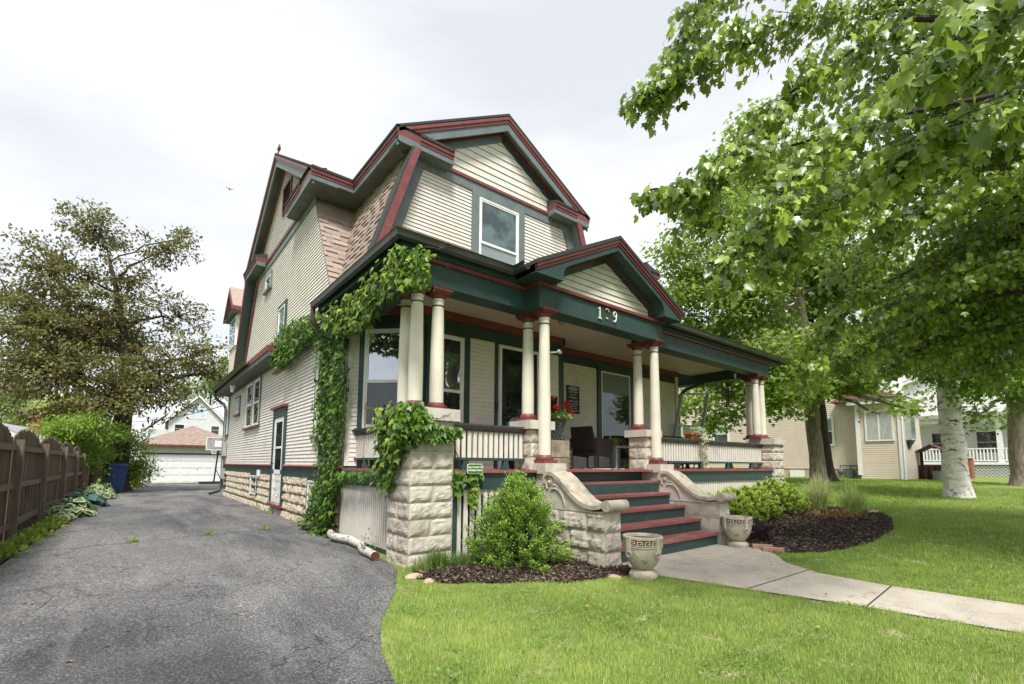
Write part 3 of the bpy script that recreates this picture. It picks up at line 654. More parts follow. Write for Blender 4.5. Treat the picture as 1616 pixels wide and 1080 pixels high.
mb = MB(); mb.prism([(sx(3.95)+.02, 2.52, 3.95), (sx(zB)+.02, 2.52, zB), (2*FC-sx(zB)-.02, 2.52, zB), (2*FC-sx(3.95)-.02, 2.52, 3.95)], (0, 5.5, 0)); mb.build('gambrel_core', CREAM, H)
mb = MB(); mb.prism([(9.4, sy(3.95)+.02, 3.95), (9.4, sy(zB)+.02, zB), (9.4, 10.9, zB), (9.4, 12.5, 3.95)], (-8.2, 0, 0)); mb.build('gambrel_core', CREAM, H)
# rear lower slope overhanging the left wall
mb = MB(); mb.prism([(-.14, 11.32, 6.92), (-.14, 12.72, 4.0), (-.14, 12.86, 4.0), (-.14, 11.46, 6.92)], (9.5, 0, 0)); mb.build('roof_slope', SHINGLE_PLAIN, H)
mb = MB(); mb.prism([(-.16, 11.18, 6.9), (-.16, 12.58, 4.0), (-.16, 12.74, 4.0), (-.16, 11.34, 6.9)], (.04, 0, 0)); mb.build('rake_moulding', RED, H)
mb = MB(); mb.prism([(-.12, 11.12, 6.9), (-.12, 12.52, 4.0), (-.12, 12.6, 4.0), (-.12, 11.2, 6.9)], (.3, 0, 0)); mb.build('soffit', GREEN, H)
mb = MB(); mb.prism([(.11, 10.78, 6.86), (.11, 12.62, 4.0), (.11, 13.0, 4.0), (.11, 11.2, 6.86)], (.045, 0, 0)); mb.build('rake_board', GREEN, H)
mb = MB(); mb.prism([(.085, 10.70, 6.86), (.085, 12.5, 4.0), (.085, 12.62, 4.0), (.085, 10.82, 6.86)], (.05, 0, 0)); mb.build('rake_moulding', RED, H)
# rake of the front gambrel's lower slope: red edge, grey soffit, board on the wall
for sgn in (1, -1):
    X = lambda x: FC+(x-FC)*sgn
    def sl(o0, o1, y0, dy, mat, nm):
        m = MB(); p = [(X(sx(z)+o), y0, z) for z, o in ((6.9, o0), (4.2, o0), (4.2, o1), (6.9, o1))]; m.prism(p, (0, dy, 0)); m.build(nm, mat, H)
    sl(-.02, .12, 2.20, .05, RED, 'rake_moulding'); sl(-.05, -.018, 2.205, .3, SHINGLE_DK, 'roof_edge'); sl(.06, .10, 2.25, .27, GREY_GREEN, 'soffit'); sl(.02, .36, 2.455, .06, GREY_GREEN, 'rake_board')
# ---- upper front wall
FU = FRONT(YU)
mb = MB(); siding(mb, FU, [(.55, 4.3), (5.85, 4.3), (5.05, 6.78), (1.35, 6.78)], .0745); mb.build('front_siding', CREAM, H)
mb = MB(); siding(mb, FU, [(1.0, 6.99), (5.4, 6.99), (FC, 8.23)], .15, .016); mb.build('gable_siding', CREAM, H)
mb = MB(); mb.prism([(1.2, 2.515, 6.8), (5.2, 2.515, 6.8), (5.3, 2.515, 7.0), (FC, 2.515, 8.4), (1.1, 2.515, 7.0)], (0, .4, 0)); mb.build('gable_core', CREAM, H)
mb = MB(); mb.pbox(FU, 1.0, 5.4, 6.74, 6.93, .0, .035); mb.build('belt_board', GREY_GREEN, H)
mb = MB(); mb.pbox(FU, 1.0, 5.4, 6.93, 6.995, .0, .06); mb.build('belt_moulding', RED, H)
for sgn in (-1, 1):
    mb = MB(); k = (8.57-EZ)/2.47
    def rk(o0, o1): return [FU.p(FC, 8.57-o0, 0), FU.p(FC+sgn*2.3, 8.57-o0-k*2.3, 0), FU.p(FC+sgn*2.3, 8.57-o1-k*2.3, 0), FU.p(FC, 8.57-o1, 0)]
    mb.prism(rk(.24, .46), (0, -.03, 0)); mb.build('rake_board', GREY_GREEN if sgn < 0 else GREEN, H)
    mb = MB(); mb.prism(rk(.24, .31), (0, -.06, 0)); mb.build('rake_moulding', RED, H)
    mb = MB(); k2 = (9.34-EZ)/3.58
    def rs_(o0, o1): return [SIDE.p(8, 9.34-o0, 0), SIDE.p(8+sgn*3.4, 9.34-o0-k2*3.4, 0), SIDE.p(8+sgn*3.4, 9.34-o1-k2*3.4, 0), SIDE.p(8, 9.34-o1, 0)]
    mb.prism(rs_(.24, .38), (-.03, 0, 0)); mb.build('rake_board', GREEN, H)
    mb = MB(); mb.prism(rs_(.3, .38), (-.06, 0, 0)); mb.build('rake_moulding', RED, H)
W = window(FU, 2.63, 3.67, 4.95, 6.66, GL_UP, cw=.17, lower=GL_BLIND, sill=None, split=.45)
# ---- rear dormer
mb = MB(); mb.prism([(0.30, 15.5, 3.9), (0.30, 17.2, 3.9), (0.30, 17.2, 7.2), (0.30, 16.35, 8.0), (0.30, 15.5, 7.2)], (1.9, 0, 0))
DM = mb.build('dormer', CREAM, H)
mb = MB()
for s in (-1, 1): mb.prism([(0.06, 16.35, 8.2), (0.06, 16.35+s*1.15, 7.15), (0.06, 16.35+s*1.15, 7.21), (0.06, 16.35, 8.26)], (2.2, 0, 0))
mb.build('roof', SHINGLE_PLAIN, DM)
mb = MB()
for s in (-1, 1): mb.prism([(0.04, 16.35, 8.18), (0.04, 16.35+s*1.15, 7.13), (0.04, 16.35+s*1.15, 6.98), (0.04, 16.35, 8.0)], (.05, 0, 0))
mb.box(.04, 1.6, 15.16, 15.22, 7.02, 7.18); mb.build('fascia', RED, DM)
mb = MB(); mb.box(.06, 1.6, 15.2, 17.45, 6.99, 7.02); mb.build('soffit', SOFFIT, DM)
FD = Pl((.30, 0, 0), (0, 1, 0), (-1, 0, 0)); mb = MB(); mb.pbox(FD, 15.55, 17.1, 5.75, 6.95, 0, .06); DW = mb.build('window', WHITE, DM)
mb = MB(); mb.pbox(FD, 15.65, 17.0, 5.83, 6.88, .06, .064); mb.build('pane', GL_BLUE, DW)
# ---- rear pent eave, gutters, downspouts
mb = MB(); mb.prism([(-.25, 6.95, 3.98), (.2, 6.95, 3.98), (.2, 6.95, 4.25)], (0, 8.7, 0)); mb.build('pent_roof', SHINGLE_PLAIN, H)
mb = MB(); mb.box(-.26, .15, 6.93, 15.7, 3.84, 3.98); mb.build('fascia', RED, H)
mb = MB(); mb.box(-.24, .16, 6.94, 15.68, 3.72, 3.84); mb.build('soffit', SOFFIT, H)
def gutter(path, name='gutter'):
    """half round gutter along a horizontal path, opening up"""
    prof = [(0, .0), (.005, -.05), (.035, -.10), (.075, -.115), (.115, -.085), (.125, -.01), (.135, .0), (.128, .006), (.118, -.01)]
    mb = MB(); P = [Vector(p) for p in path]; k = len(P); vs = []; fs = []
    for i, p in enumerate(P):
        d0 = (p-P[i-1]).normalized() if i else None; d1 = (P[i+1]-p).normalized() if i < k-1 else None
        n0 = Vector((d0.y, -d0.x, 0)) if d0 else None; n1 = Vector((d1.y, -d1.x, 0)) if d1 else None
        n = (n0+n1)/(1+n0.dot(n1)) if n0 and n1 else (n0 or n1)
        for a, b in prof: vs.append(p+n*a+Vector((0, 0, b)))
    m = len(prof)
    for i in range(k-1):
        for j in range(m-1): fs.append((i*m+j, (i+1)*m+j, (i+1)*m+j+1, i*m+j+1))
    mb.add(vs, fs); return mb.build(name, GUTTER, H, True)
gutter([(-.12, 3.62, 4.09), (-.12, .15, 4.09), (1.70, .15, 4.09), (1.70, -.22, 4.09)])
gutter([(5.46, -.22, 4.09), (5.46, .15, 4.09), (11.05, .15, 4.09), (11.05, 6, 4.09)])
gutter([(-.26, 15.75, 3.97), (-.26, 9.2, 3.97)])
mb = MB(); mb.tube([(-.2, 3.58, 4.0), (-.2, 3.6, 3.86), (-.16, 3.62, 3.72), (-.02, 3.66, 3.58), (.06, 3.7, 3.4), (.08, 3.72, 1.2)], .042, 10); mb.build('downspout', M('brown_downspout', (.10, .075, .065), (.07, .05, .045), .5, 8), H, True)
mb = MB(); mb.tube([(-.3, 15.6, 3.9), (-.3, 15.6, 3.75), (-.24, 15.58, 3.58), (.02, 15.52, 3.4), (.08, 15.5, 3.2), (.08, 15.5, .3), (.02, 15.45, .16), (-.3, 15.3, .08)], .05, 10); mb.build('downspout', GUTTER, H, True)
mb = MB(); mb.box(.0, .12, 15.05, 15.4, 1.45, 1.95); mb.box(.02, .12, 15.15, 15.4, .62, 1.0); mb.tube([(.06, 15.3, 3.3), (.06, 15.3, .6)], .028, 8); mb.tube([(.06, 15.3, 3.3), (-.06, 15.3, 3.42)], .028, 8); mb.build('meter_box', GALV, H)
mb = MB(); mb.box(-.22, -.1, 12.4, 12.6, 3.64, 3.72); mb.tube([(-.16, 12.5, 3.65), (-.16, 12.5, 3.5)], .05, 8); mb.build('flood_lamp', WHITE, H)

# ================================================================== PORCH
# piers of rock-faced stone
def pier(x0, x1, y0, y1, z0, z1, slab, faces=('S', 'W'), seed=0, amp=.02, ch=.203):
    mb = MB(); mb.box(x0+.012, x1-.012, y0+.012, y1-.012, z0, z1); P = mb.build('stone_pier', MORTAR, H)
    b = MB(); n = int(round((z1-z0)/ch)); h = (z1-z0)/n
    for nm, pl, a, c in (('S', Pl((x0, y0+.01, 0), (1, 0, 0), (0, -1, 0)), 0, x1-x0), ('W', Pl((x0+.01, y1, 0), (0, -1, 0), (-1, 0, 0)), 0, y1-y0), ('E', Pl((x1-.01, y0, 0), (0, 1, 0), (1, 0, 0)), 0, y1-y0)):
        if nm not in faces: continue
        rows = [(z0+i*h, z0+(i+1)*h, [a, c] if (i+(nm == 'W')) % 2 else [a, (a+c)/2+random.uniform(-.02, .02), c]) for i in range(n)]
        rockwall(b, None, pl, rows, amp=amp, seed=seed)
    b.build('rock_face', STONE, P)
    o = .05; m = MB(); m.box(x0-o, x1+o, y0-o, y1+o, z1, z1+slab); m.build('cap_slab', CUT_STONE, P)
    return P
pier(0, .61, 0, .61, -.06, 1.75, .15, ('S', 'W', 'E'), 1)
pier(9.95, 10.56, 0, .61, -.1, 1.75, .15, ('S', 'W', 'E'), 2)
pier(2.02, 2.42, .14, .54, FZ-.02, 1.74, .13, ('S', 'W', 'E'), 3, .018); pier(4.85, 5.25, .14, .54, FZ-.02, 1.74, .13, ('S', 'W', 'E'), 4, .018)
for x in (2.05, 4.86):
    mb = MB(); mb.box(x+.03, x+.37, -.12, .3, -.08, 1.08); P = mb.build('step_pier', CUT_STONE, H)
    mb = MB(); mb.box(x-.01, x+.41, -.16, .118, 1.08, 1.23); mb.build('cap_slab', CUT_STONE, P)
# columns
def column(x, y, z0, z1):
    h = z1-z0; s = []
    zb, zt = .12, h-.13
    for i in range(15):
        t = i/14; r = .096-.020*max(0, (t-.22)/.78)**1.3; s.append((r, z0+zb+(zt-zb)*t))
    mb = MB(); mb.lathe((x, y, 0), s, 28); c = mb.build('column', CREAM_COL, H, True)
    mb = MB(); zn = z0+zt-.10; mb.lathe((x, y, 0), [(.074, zn-.011), (.083, zn-.009), (.083, zn+.009), (.074, zn+.011)], 28); mb.build('neck_band', GREEN, c, True)
    mb = MB(); mb.lathe((x, y, 0), [(.076, z0+zt-.035), (.084, z0+zt-.03), (.084, z0+zt-.005), (.078, z0+zt)], 28); mb.build('neck_ring', CREAM_COL, c, True)
    mb = MB(); mb.lathe((x, y, 0), [(.08, z0+zt), (.1, z0+zt+.03), (.108, z0+zt+.045), (.108, z0+zt+.055)], 28)
    for a, p, q in ((.118, .055, .075), (.132, .075, .098), (.145, .098, .13)): mb.box(x-a, x+a, y-a, y+a, z0+zt+p, z0+zt+q)
    mb.build('capital', RED, c)
    mb = MB(); mb.box(x-.14, x+.14, y-.14, y+.14, z0, z0+.05); mb.lathe((x, y, 0), [(.13, z0+.05), (.135, z0+.065), (.13, z0+.085), (.115, z0+.095), (.105, z0+.12), (.097, z0+.122)], 28); mb.build('base', RED, c, True)
    return c
CT = 3.575
for x, y in ((.24, .39), (.24, .70), (.555, .39), (10.28, .39), (9.96, .39), (10.28, .70)): column(x, y, 1.9, CT)
for x in (2.20, 5.02): column(x, .42, 1.87, CT)
for x in (2.22, 5.05): column(x, .06, 1.23, CT)
# beams
def beam(x0, x1, y0, y1, z0=CT, z1=3.87):
    mb = MB(); mb.box(x0, x1, y0, y1, z0, z1); mb.build('porch_beam', GREEN, H)
beam(.08, 2.06, .24, .54); beam(5.0, 10.44, .24, .54); beam(.08, .38, .541, 2.9); beam(10.14, 10.44, .541, 6); beam(2.0, 5.14, -.07, .2395, 3.545, 3.88)
mb = MB(); mb.box(.05, 2.0, .20, .24, 3.87, 3.925); mb.box(5.14, 10.47, .20, .24, 3.87, 3.925); mb.box(.03, .08, .20, 3., 3.87, 3.925); mb.box(1.96, 5.18, -.11, .24, 3.88, 3.93); mb.build('beam_moulding', RED, H)
# porch roof and boxed eave
mb = MB()
mb.add([(-.14, .13, 4.06), (11.07, .13, 4.06), (9.4, 2.52, 5.0), (.9, 2.52, 5.0), (-.14, 3.62, 4.06), (.5, 3.6, 4.6)], [(0, 1, 2, 3), (0, 3, 5, 4)])
mb.add([(11.07, .13, 4.06), (11.07, 9, 4.06), (9.4, 9, 5.0), (9.4, 2.52, 5.0)], [(0, 1, 2, 3)]); mb.build('porch_roof', SHINGLE_PLAIN, H)
for q in ((-.11, .08, .16, 3.6), (.08, 1.76, .16, .5), (5.42, 11.03, .16, .5), (10.44, 11.03, .5, 9)): mb = MB(); mb.box(*q, 3.925, 4.045); mb.build('eave_box', GREEN, H)
mb = MB(); mb.box(.38, 10.14, .54, YL, 3.84, 3.87); mb.box(4.3, 10.14, YL, YR_, 3.84, 3.87); mb.box(.38, 1.1, YL, 2.9, 3.84, 3.87); mb.box(2.06, 5.0, .2396, .54, 3.84, 3.87); mb.build('porch_ceiling', CEIL, H)
# portico pediment
PC = 3.57
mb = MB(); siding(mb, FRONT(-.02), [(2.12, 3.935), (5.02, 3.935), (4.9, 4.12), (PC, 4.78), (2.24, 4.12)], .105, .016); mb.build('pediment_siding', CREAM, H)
mb = MB(); mb.prism([(2.0, 0., 3.93), (5.14, 0., 3.93), (PC, 0., 4.9)], (0, .3, 0)); mb.build('pediment_core', CREAM, H)
hs = 1.85; sl_ = .92/hs
for sgn in (-1, 1):
    X = lambda s: PC+sgn*s
    def pr(pts, y0, dy, mat, nm):
        m = MB(); m.prism([(X(s), y0, z) for s, z in pts], (0, dy, 0)); m.build(nm, mat, H)
    def zr(s, o): return 5.03-sl_*s-o
    pr([(0, zr(0, -.01)), (hs+.03, zr(hs+.03, -.01)), (hs+.03, zr(hs+.03, .05)), (0, zr(0, .05))], -.36, 3.3, SHINGLE_DK, 'portico_roof')
    pr([(0, zr(0, .05)), (hs, zr(hs, .05)), (hs, zr(hs, .10)), (0, zr(0, .10))], -.345, .06, RED, 'crown_moulding')
    pr([(0, zr(0, .10)), (hs-.02, zr(hs-.02, .10)), (hs-.02, zr(hs-.02, .15)), (0, zr(0, .15))], -.325, .06, RED, 'rake_moulding')
    # curved barge board
    top = [(s, zr(s, .15)) for s in (0, .5, 1., 1.5, hs-.03)]
    low = [(hs-.03, 3.95), (1.30, 3.95), (1.295, 4.03), (1.275, 4.11), (1.23, 4.17), (1.17, zr(1.17, .24)), (.6, zr(.6, .24)), (0, zr(0, .24))]
    pr(top+low, -.31, .045, GREEN, 'barge_board')
    pts = low[1:]; nr = []
    for i in range(len(pts)):
        p0 = pts[max(i-1, 0)]; p1 = pts[min(i+1, len(pts)-1)]; d_, e_ = p1[0]-p0[0], p1[1]-p0[1]; l = math.hypot(d_, e_); nr.append((-e_/l, d_/l))
    nr[-1] = (0, -1.12)
    def band(o0, o1, y0, dy, mat, nm):
        m = MB()
        for i in range(len(pts)-1):
            q = [(pts[j][0]+nr[j][0]*o, pts[j][1]+nr[j][1]*o) for j, o in ((i, o0), (i+1, o0), (i+1, o1), (i, o1))]
            m.prism([(X(max(a_, 0)), y0, max(b_, 3.932)) for a_, b_ in q], (0, dy, 0))
        m.build(nm, mat, H)
    band(-.012, 0., -.27, .25, GREEN, 'soffit'); band(0, .045, -.06, .03, RED, 'pediment_moulding'); band(.045, .11, -.05, .02, GREEN, 'pediment_board')
    pr([(1.30, 3.936), (hs, 3.936), (hs, 3.95), (1.30, 3.95)], -.31, .5, GREEN, 'eave_return')
# house number 1 ? 9
PB = FRONT(-.07)
NUMW = M('white_numeral', (.72, .69, .6), (.62, .58, .5), .5, 9)
mb = MB(); mb.pbox(PB, 3.33, 3.355, 3.645, 3.83, .004, .02); mb.pbox(PB, 3.30, 3.385, 3.63, 3.648, .004, .022)
mb.hexa([PB.p(3.30, 3.79, .004), PB.p(3.335, 3.80, .004), PB.p(3.335, 3.80, .02), PB.p(3.30, 3.79, .02), PB.p(3.30, 3.805, .004), PB.p(3.335, 3.83, .004), PB.p(3.335, 3.83, .02), PB.p(3.30, 3.805, .02)])
mb.build('numeral', NUMW, H)
def arc(cx, cz, rx, rz, a0, a1, n=14): return [PB.p(cx+rx*math.cos(a0+(a1-a0)*i/n), cz+rz*math.sin(a0+(a1-a0)*i/n), .012) for i in range(n+1)]
mb = MB(); mb.tube(arc(3.735, 3.78, .037, .045, 0, 2*PI, 20), .0125, 8); mb.tube(arc(3.715, 3.775, .057, .13, .05, -1.75, 12), .0125, 8); mb.tube([arc(3.715, 3.775, .057, .13, -1.7, -1.75, 1)[0], PB.p(3.69, 3.665, .012)], .014, 8); mb.build('numeral', NUMW, H, True)
mb = MB(); mb.tube(arc(3.53, 3.785, .042, .05, .1, 2.6, 10), .014, 8); mb.build('numeral', M('tan_remnant', (.5, .33, .16), (.4, .26, .12), .8), H, True)
mb = MB(); mb.sphere(PB.p(3.515, 3.675, .008), .014); mb.sphere(PB.p(3.545, 3.668, .008), .012); mb.build('numeral', NUMW, H, True)
# porch floor, skirt and lattice
mb = MB(); mb.box(.12, 10.45, .02, 2.9, FZ-.035, FZ); mb.box(2.44, 4.86, -.0, .03, FZ-.034, FZ-.001); mb.build('porch_floor', TREAD, H)
for q in ((.61, 2.05, .06, .1), (5.27, 9.95, .06, .1), (.12, .16, .61, 2.85)): mb = MB(); mb.box(*q, .88, FZ-.035); mb.build('floor_skirt', GREEN, H)
for q in ((.61, .70, .05, .09, .88), (5.27, 5.36, .05, .09, .88), (9.86, 9.95, .05, .09, .88), (.105, .15, .615, .68, .88), (.14, .16, .61, 2.8, .06)): mb = MB(); mb.box(*q[:4], -.02, q[4]); mb.build('lattice_frame', GREEN, H)
m = MB(); m.box(.2, 10.3, .16, .2, -.1, .9); m.box(.2, .24, .2, 2.8, -.1, .9); m.build('crawl_space_shade_sheet', M('crawl_space_dark', (.015, .015, .014), (.02, .02, .018), .9), H)  # near-black sheet behind the lattice, painted as the crawl space shade
LB = MB(); LB.box(.6, 2.05, .105, .125, .8, .88); LB_ = LB.build('lattice', CREAM, H)
x = .72
while x < 2.0: m = MB(); m.box(x, x+.062, .085, .105, .0, .88); m.build('slat', CREAM, LB_); x += .104
LB = MB(); LB.box(5.36, 9.86, .105, .125, .8, .88); LB_ = LB.build('lattice', CREAM, H); x = 5.38
while x < 9.8: m = MB(); m.box(x, x+.066, .085, .105, .0, .88); m.build('slat', CREAM, LB_); x += .092
LB = MB(); LB.box(.165, .185, .68, 2.78, .8, .88); LB_ = LB.build('lattice', CREAM, H); y = .69
while y < 2.74: m = MB(); m.box(.150, .158, y, y+.05, .06, .88); m.build('slat', CREAM, LB_); y += .073
# railings with balusters
def railing(a, b, pitch=.092, bw=.055):
    a = Vector(a); b = Vector(b); t = (b-a).normalized(); L = (b-a).length; pl = Pl((a.x, a.y, 0), t, (t.y, -t.x, 0))
    mb = MB(); mb.pbox(pl, 0, L, 1.735, 1.765, -.07, .07); mb.pbox(pl, 0, L, 1.665, 1.70, -.03, .03); mb.pbox(pl, 0, L, 1.265, 1.30, -.035, .035); R = mb.build('railing', GREEN, H)
    m = MB(); m.pbox(pl, 0, L, 1.70, 1.735, -.05, .05); m.build('rail_moulding', RED, R)
    n = int(L/pitch)
    for i in range(n):
        u = (L-n*pitch)/2+pitch*(i+.5); m = MB(); m.pbox(pl, u-bw/2, u+bw/2, 1.30, 1.665, -.011, .011); m.build('baluster', CREAM, R)
    for u in [L*(i+.5)/max(2, int(L/1.1)) for i in range(max(2, int(L/1.1)))]:
        m = MB(); m.add([pl.p(u-.07, FZ, -.03), pl.p(u+.07, FZ, -.03), pl.p(u+.07, FZ, .03), pl.p(u-.07, FZ, .03), pl.p(u-.03, 1.265, -.03), pl.p(u+.03, 1.265, -.03), pl.p(u+.03, 1.265, .03), pl.p(u-.03, 1.265, .03)], [(0, 3, 2, 1), (4, 5, 6, 7), (0, 1, 5, 4), (1, 2, 6, 5), (2, 3, 7, 6), (3, 0, 4, 7)]); m.build('rail_block', GREEN, R)
railing((.61, .3, 0), (2.01, .3, 0)); railing((5.24, .3, 0), (9.95, .3, 0)); railing((.3, 2.6, 0), (.3, .61, 0)); railing((10.26, .61, 0), (10.26, 4.5, 0))
# front steps
XS0, XS1, YS, RI, TR = 2.38, 4.84, .24, .197, .285
STP = MB(); STP.box(XS0+.01, XS1-.01, -.1, .25, -.2, .9); STP = STP.build('front_steps', GREEN, H)
for k in range(6):
    zt = FZ-RI*k; yf = YS-TR*k
    m = MB(); m.box(XS0, XS1, yf, yf+.05, (zt-RI if k < 5 else -.12), zt-.04); m.build('riser', GREEN, STP)
    if k: m = MB(); m.box(XS0-.0, XS1+.0, yf-.03, yf+TR+.0, zt-.04, zt); m.build('tread', TREAD, STP)
# stone cheek walls with scrolled copings
def cheek(x0, x1, seed, faces):
    yb, yf = -.12, -1.24; zc = .60
    mb = MB(); mb.box(x0+.015, x1-.015, yf+.015, yb, -.12, zc); Q = mb.build('cheek_wall', MORTAR, H)
    b = MB()
    for nm, pl, w_ in (('S', Pl((x0, yf+.012, 0), (1, 0, 0), (0, -1, 0)), x1-x0), ('W', Pl((x0+.012, yb, 0), (0, -1, 0), (-1, 0, 0)), yb-yf)):
        rows = [(-.12+.24*i, -.12+.24*(i+1), ([0, w_] if nm == 'S' else ([0, .5, w_] if i % 2 else [0, .3, .8, w_]))) for i in range(3)]
        if nm == 'W' and 'W' not in faces: rockwall(b, None, pl, rows, amp=.006, nz=4, seed=seed)
        else: rockwall(b, None, pl, rows, amp=.03, seed=seed)
    b.build('rock_face', STONE, Q)
    mm = MB(); mm.box(x1-.014, x1, yf+.02, yb, -.12, zc); mm.build('smooth_face', CUT_STONE, Q)
    # S-curved ribbon: volute at the back, roll at the front
    C = [(-.12, .93), (-.10, 1.02), (-.14, 1.085), (-.22, 1.115), (-.32, 1.10), (-.44, 1.03), (-.56, .93), (-.68, .83), (-.8, .75), (-.92, .705), (-1.04, .69), (-1.14, .705), (-1.22, .745), (-1.27, .765)]
    th = .055; out = []; inn = []
    for i, (y, z) in enumerate(C):
        y0, z0 = C[max(i-1, 0)]; y1, z1 = C[min(i+1, len(C)-1)]; l = math.hypot(y1-y0, z1-z0); ny, nz = (z1-z0)/l, -(y1-y0)/l
        out.append((y, z)); inn.append((y-ny*th, z-nz*th))
    vs = []; fs = []
    for xx in (x0-.03, x1+.03):
        vs += [(xx, y, z) for y, z in out]+[(xx, y, z) for y, z in inn]
    n = len(C); k2 = 2*n
    for i in range(n-1):
        fs += [(i, i+1, k2+i+1, k2+i), (n+i+1, n+i, k2+n+i, k2+n+i+1), (i+1, i, n+i, n+i+1), (k2+i, k2+i+1, k2+n+i+1, k2+n+i)]
    fs += [(0, k2, k2+n, n), (n-1, 2*n-1, k2+2*n-1, k2+n-1)]
    m = MB(); m.add(vs, fs); m.tube([(x0-.032, -1.275, .70), (x1+.032, -1.275, .70)], .072, 18); m.build('coping', CAST_STONE, Q)
    body = [(y-.01, z-.02) for y, z in inn if z > .6 and y > -1.2]
    poly = [(-.12, zc)]+[(-.125, .9)]+body[1:11]+[(-1.2, zc+.03), (-1.2, zc)]
    m = MB(); m.prism([(x0+.0, y, z) for y, z in poly], (x1-x0, 0, 0)); m.build('scroll_panel', CUT_STONE, Q)
    for xx in (x0-.004, x1+.004):
        m = MB()
        sp = [(-.235+(.085-.0042*i)*math.cos(-1.2+i*.42), .965+(.105-.0052*i)*math.sin(-1.2+i*.42)) for i in range(19)]
        m.tube([(xx, y, z) for y, z in sp], [.016]*16+[.014, .012, .01], 6)
        m.tube([(xx, y, z) for y, z in ((-.27, .86), (-.36, .88), (-.44, .85), (-.5, .78), (-.53, .69), (-.535, .64))], [.014, .02, .024, .02, .014, .006], 6)
        m.tube([(xx, y, z) for y, z in ((-.30, .93), (-.38, .92), (-.46, .86), (-.54, .77))], [.01, .015, .016, .006], 6)
        m.sphere((xx, -.235, .965), .03)
        m.build('volute', CAST_STONE, Q, True)
    return Q
cheek(2.05, 2.36, 11, 'SW'); cheek(4.855, 5.17, 12, 'S')

# ================================================================== WALLS UNDER THE PORCH
FL = FRONT(YL); FR = FRONT(YR_); s2 = math.sqrt(.5)
CH = Pl((.15, 2.70, 0), (s2, -s2, 0), (-s2, -s2, 0)); CL = 1.273
mb = MB(); mb.pbox(FL, 1.05, 4.32, FZ, 3.84, 0, .012); mb.pbox(FR, 4.3, 9.4, FZ, 3.84, 0, .012); mb.pbox(CH, 0, CL, FZ-.2, 3.84, 0, .012); mb.box(4.29, 4.31, YL+.01, YR_-.012, FZ, 3.84); mb.build('porch_wall', GREEN, H)
mb = MB(); mb.pbox(FL, 1.05, 4.36, 3.70, 3.84, .012, .06); mb.pbox(FR, 4.33, 9.4, 3.70, 3.84, .012, .06); mb.box(4.31, 4.36, YL-.06, YR_-.06, 3.7, 3.84); mb.pbox(CH, 0, CL+.02, 3.70, 3.84, .012, .05); mb.build('wall_moulding', RED, H)
for pl, a, b, c, d in ((FL, 2.01, 2.55, FZ, 3.46), (FL, 3.72, 4.2, FZ, 3.46), (FR, 4.85, 5.95, FZ, 3.5), (FR, 7.38, 9.25, FZ, 3.5)):
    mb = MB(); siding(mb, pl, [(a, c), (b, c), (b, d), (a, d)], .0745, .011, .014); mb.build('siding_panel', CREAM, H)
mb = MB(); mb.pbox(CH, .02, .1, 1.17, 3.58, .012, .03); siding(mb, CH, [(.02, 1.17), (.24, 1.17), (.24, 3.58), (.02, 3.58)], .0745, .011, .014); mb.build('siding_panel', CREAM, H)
window(CH, .32, 1.0, 1.78, 3.45, GL_PORCH, casing=GREEN, sill=GREEN, d=.012, split=.47, lower=GL_DARK)
window(FL, 1.22, 1.86, 1.6, 3.42, GL_PORCH, casing=GREEN, sill=GREEN, d=.012, split=.47, lower=GL_DARK)
# front door
mb = MB(); mb.pbox(FL, 2.64, 2.70, FZ, 3.44, .012, .06); mb.pbox(FL, 3.58, 3.64, FZ, 3.44, .012, .06); mb.pbox(FL, 2.7, 3.58, 3.38, 3.44, .012, .058); FDF = mb.build('front_door', WHITE, H)
DOORP = M('black_door_paint', (.018, .016, .016), (.012, .011, .011), .3, 4, spec=.5)
mb = MB(); mb.pbox(FL, 2.7, 3.58, FZ, 3.38, .012, .03)
for a, b, c, d in ((2.7, 2.82, FZ, 3.38), (3.46, 3.58, FZ, 3.38), (2.82, 3.46, 3.22, 3.38), (2.82, 3.46, FZ, 1.5)): mb.pbox(FL, a, b, c, d, .03, .045)
mb.build('door_leaf', DOORP, FDF)
mb = MB(); mb.pbox(FL, 2.82, 3.46, 1.5, 3.22, .03, .034); mb.build('pane', GL_DARK, FDF)
mb = MB(); mb.tube([FL.p(2.78, 2.12, .05), FL.p(2.78, 2.12, .1), FL.p(2.86, 2.12, .1)], .014, 8); mb.pbox(FL, 2.755, 2.8, 2.02, 2.26, .045, .055); mb.build('handle', BLACK, FDF)
mb = MB(); mb.pbox(FL, 2.57, 2.62, 2.2, 2.36, .012, .045); mb.sphere(FL.p(2.595, 2.25, .046), .012, 8, 6); mb.build('doorbell', BLACK, H)
# tall glazed door / window on the recessed wall
W = window(FR, 6.08, 7.18, 1.62, 3.46, GL_PATIO, casing=GREEN, sill=None, cw=.12, d=.012, single=True)
mb = MB(); mb.pbox(FR, 6.12, 7.14, 2.95, 3.42, .040, .043); mb.build('roller_blind', M('grey_green_blind', (.2, .25, .23), (.16, .2, .185), .8, 30, stretch=(30, 1, 1)), W)
mb = MB(); mb.pbox(FR, 6.0, 7.24, FZ+.02, 1.6, .012, .03); mb.build('panel', WHITE, W)
mb = MB(); mb.box(9.28, 9.42, YR_-.03, YR_+.12, FZ, 3.84); mb.build('corner_board', CREAM, H)
mb = MB(); mb.tube([(9.5, 2.35, 3.0), (9.55, 2.3, 3.2), (9.72, 2.2, 3.38), (10.0, 2.05, 3.5), (10.2, 1.95, 3.56)], .05, 8); mb.tube([(9.5, 2.35, 1.2), (9.5, 2.35, 3.05)], .06, 8); mb.build('bracket', GREEN, H, True)
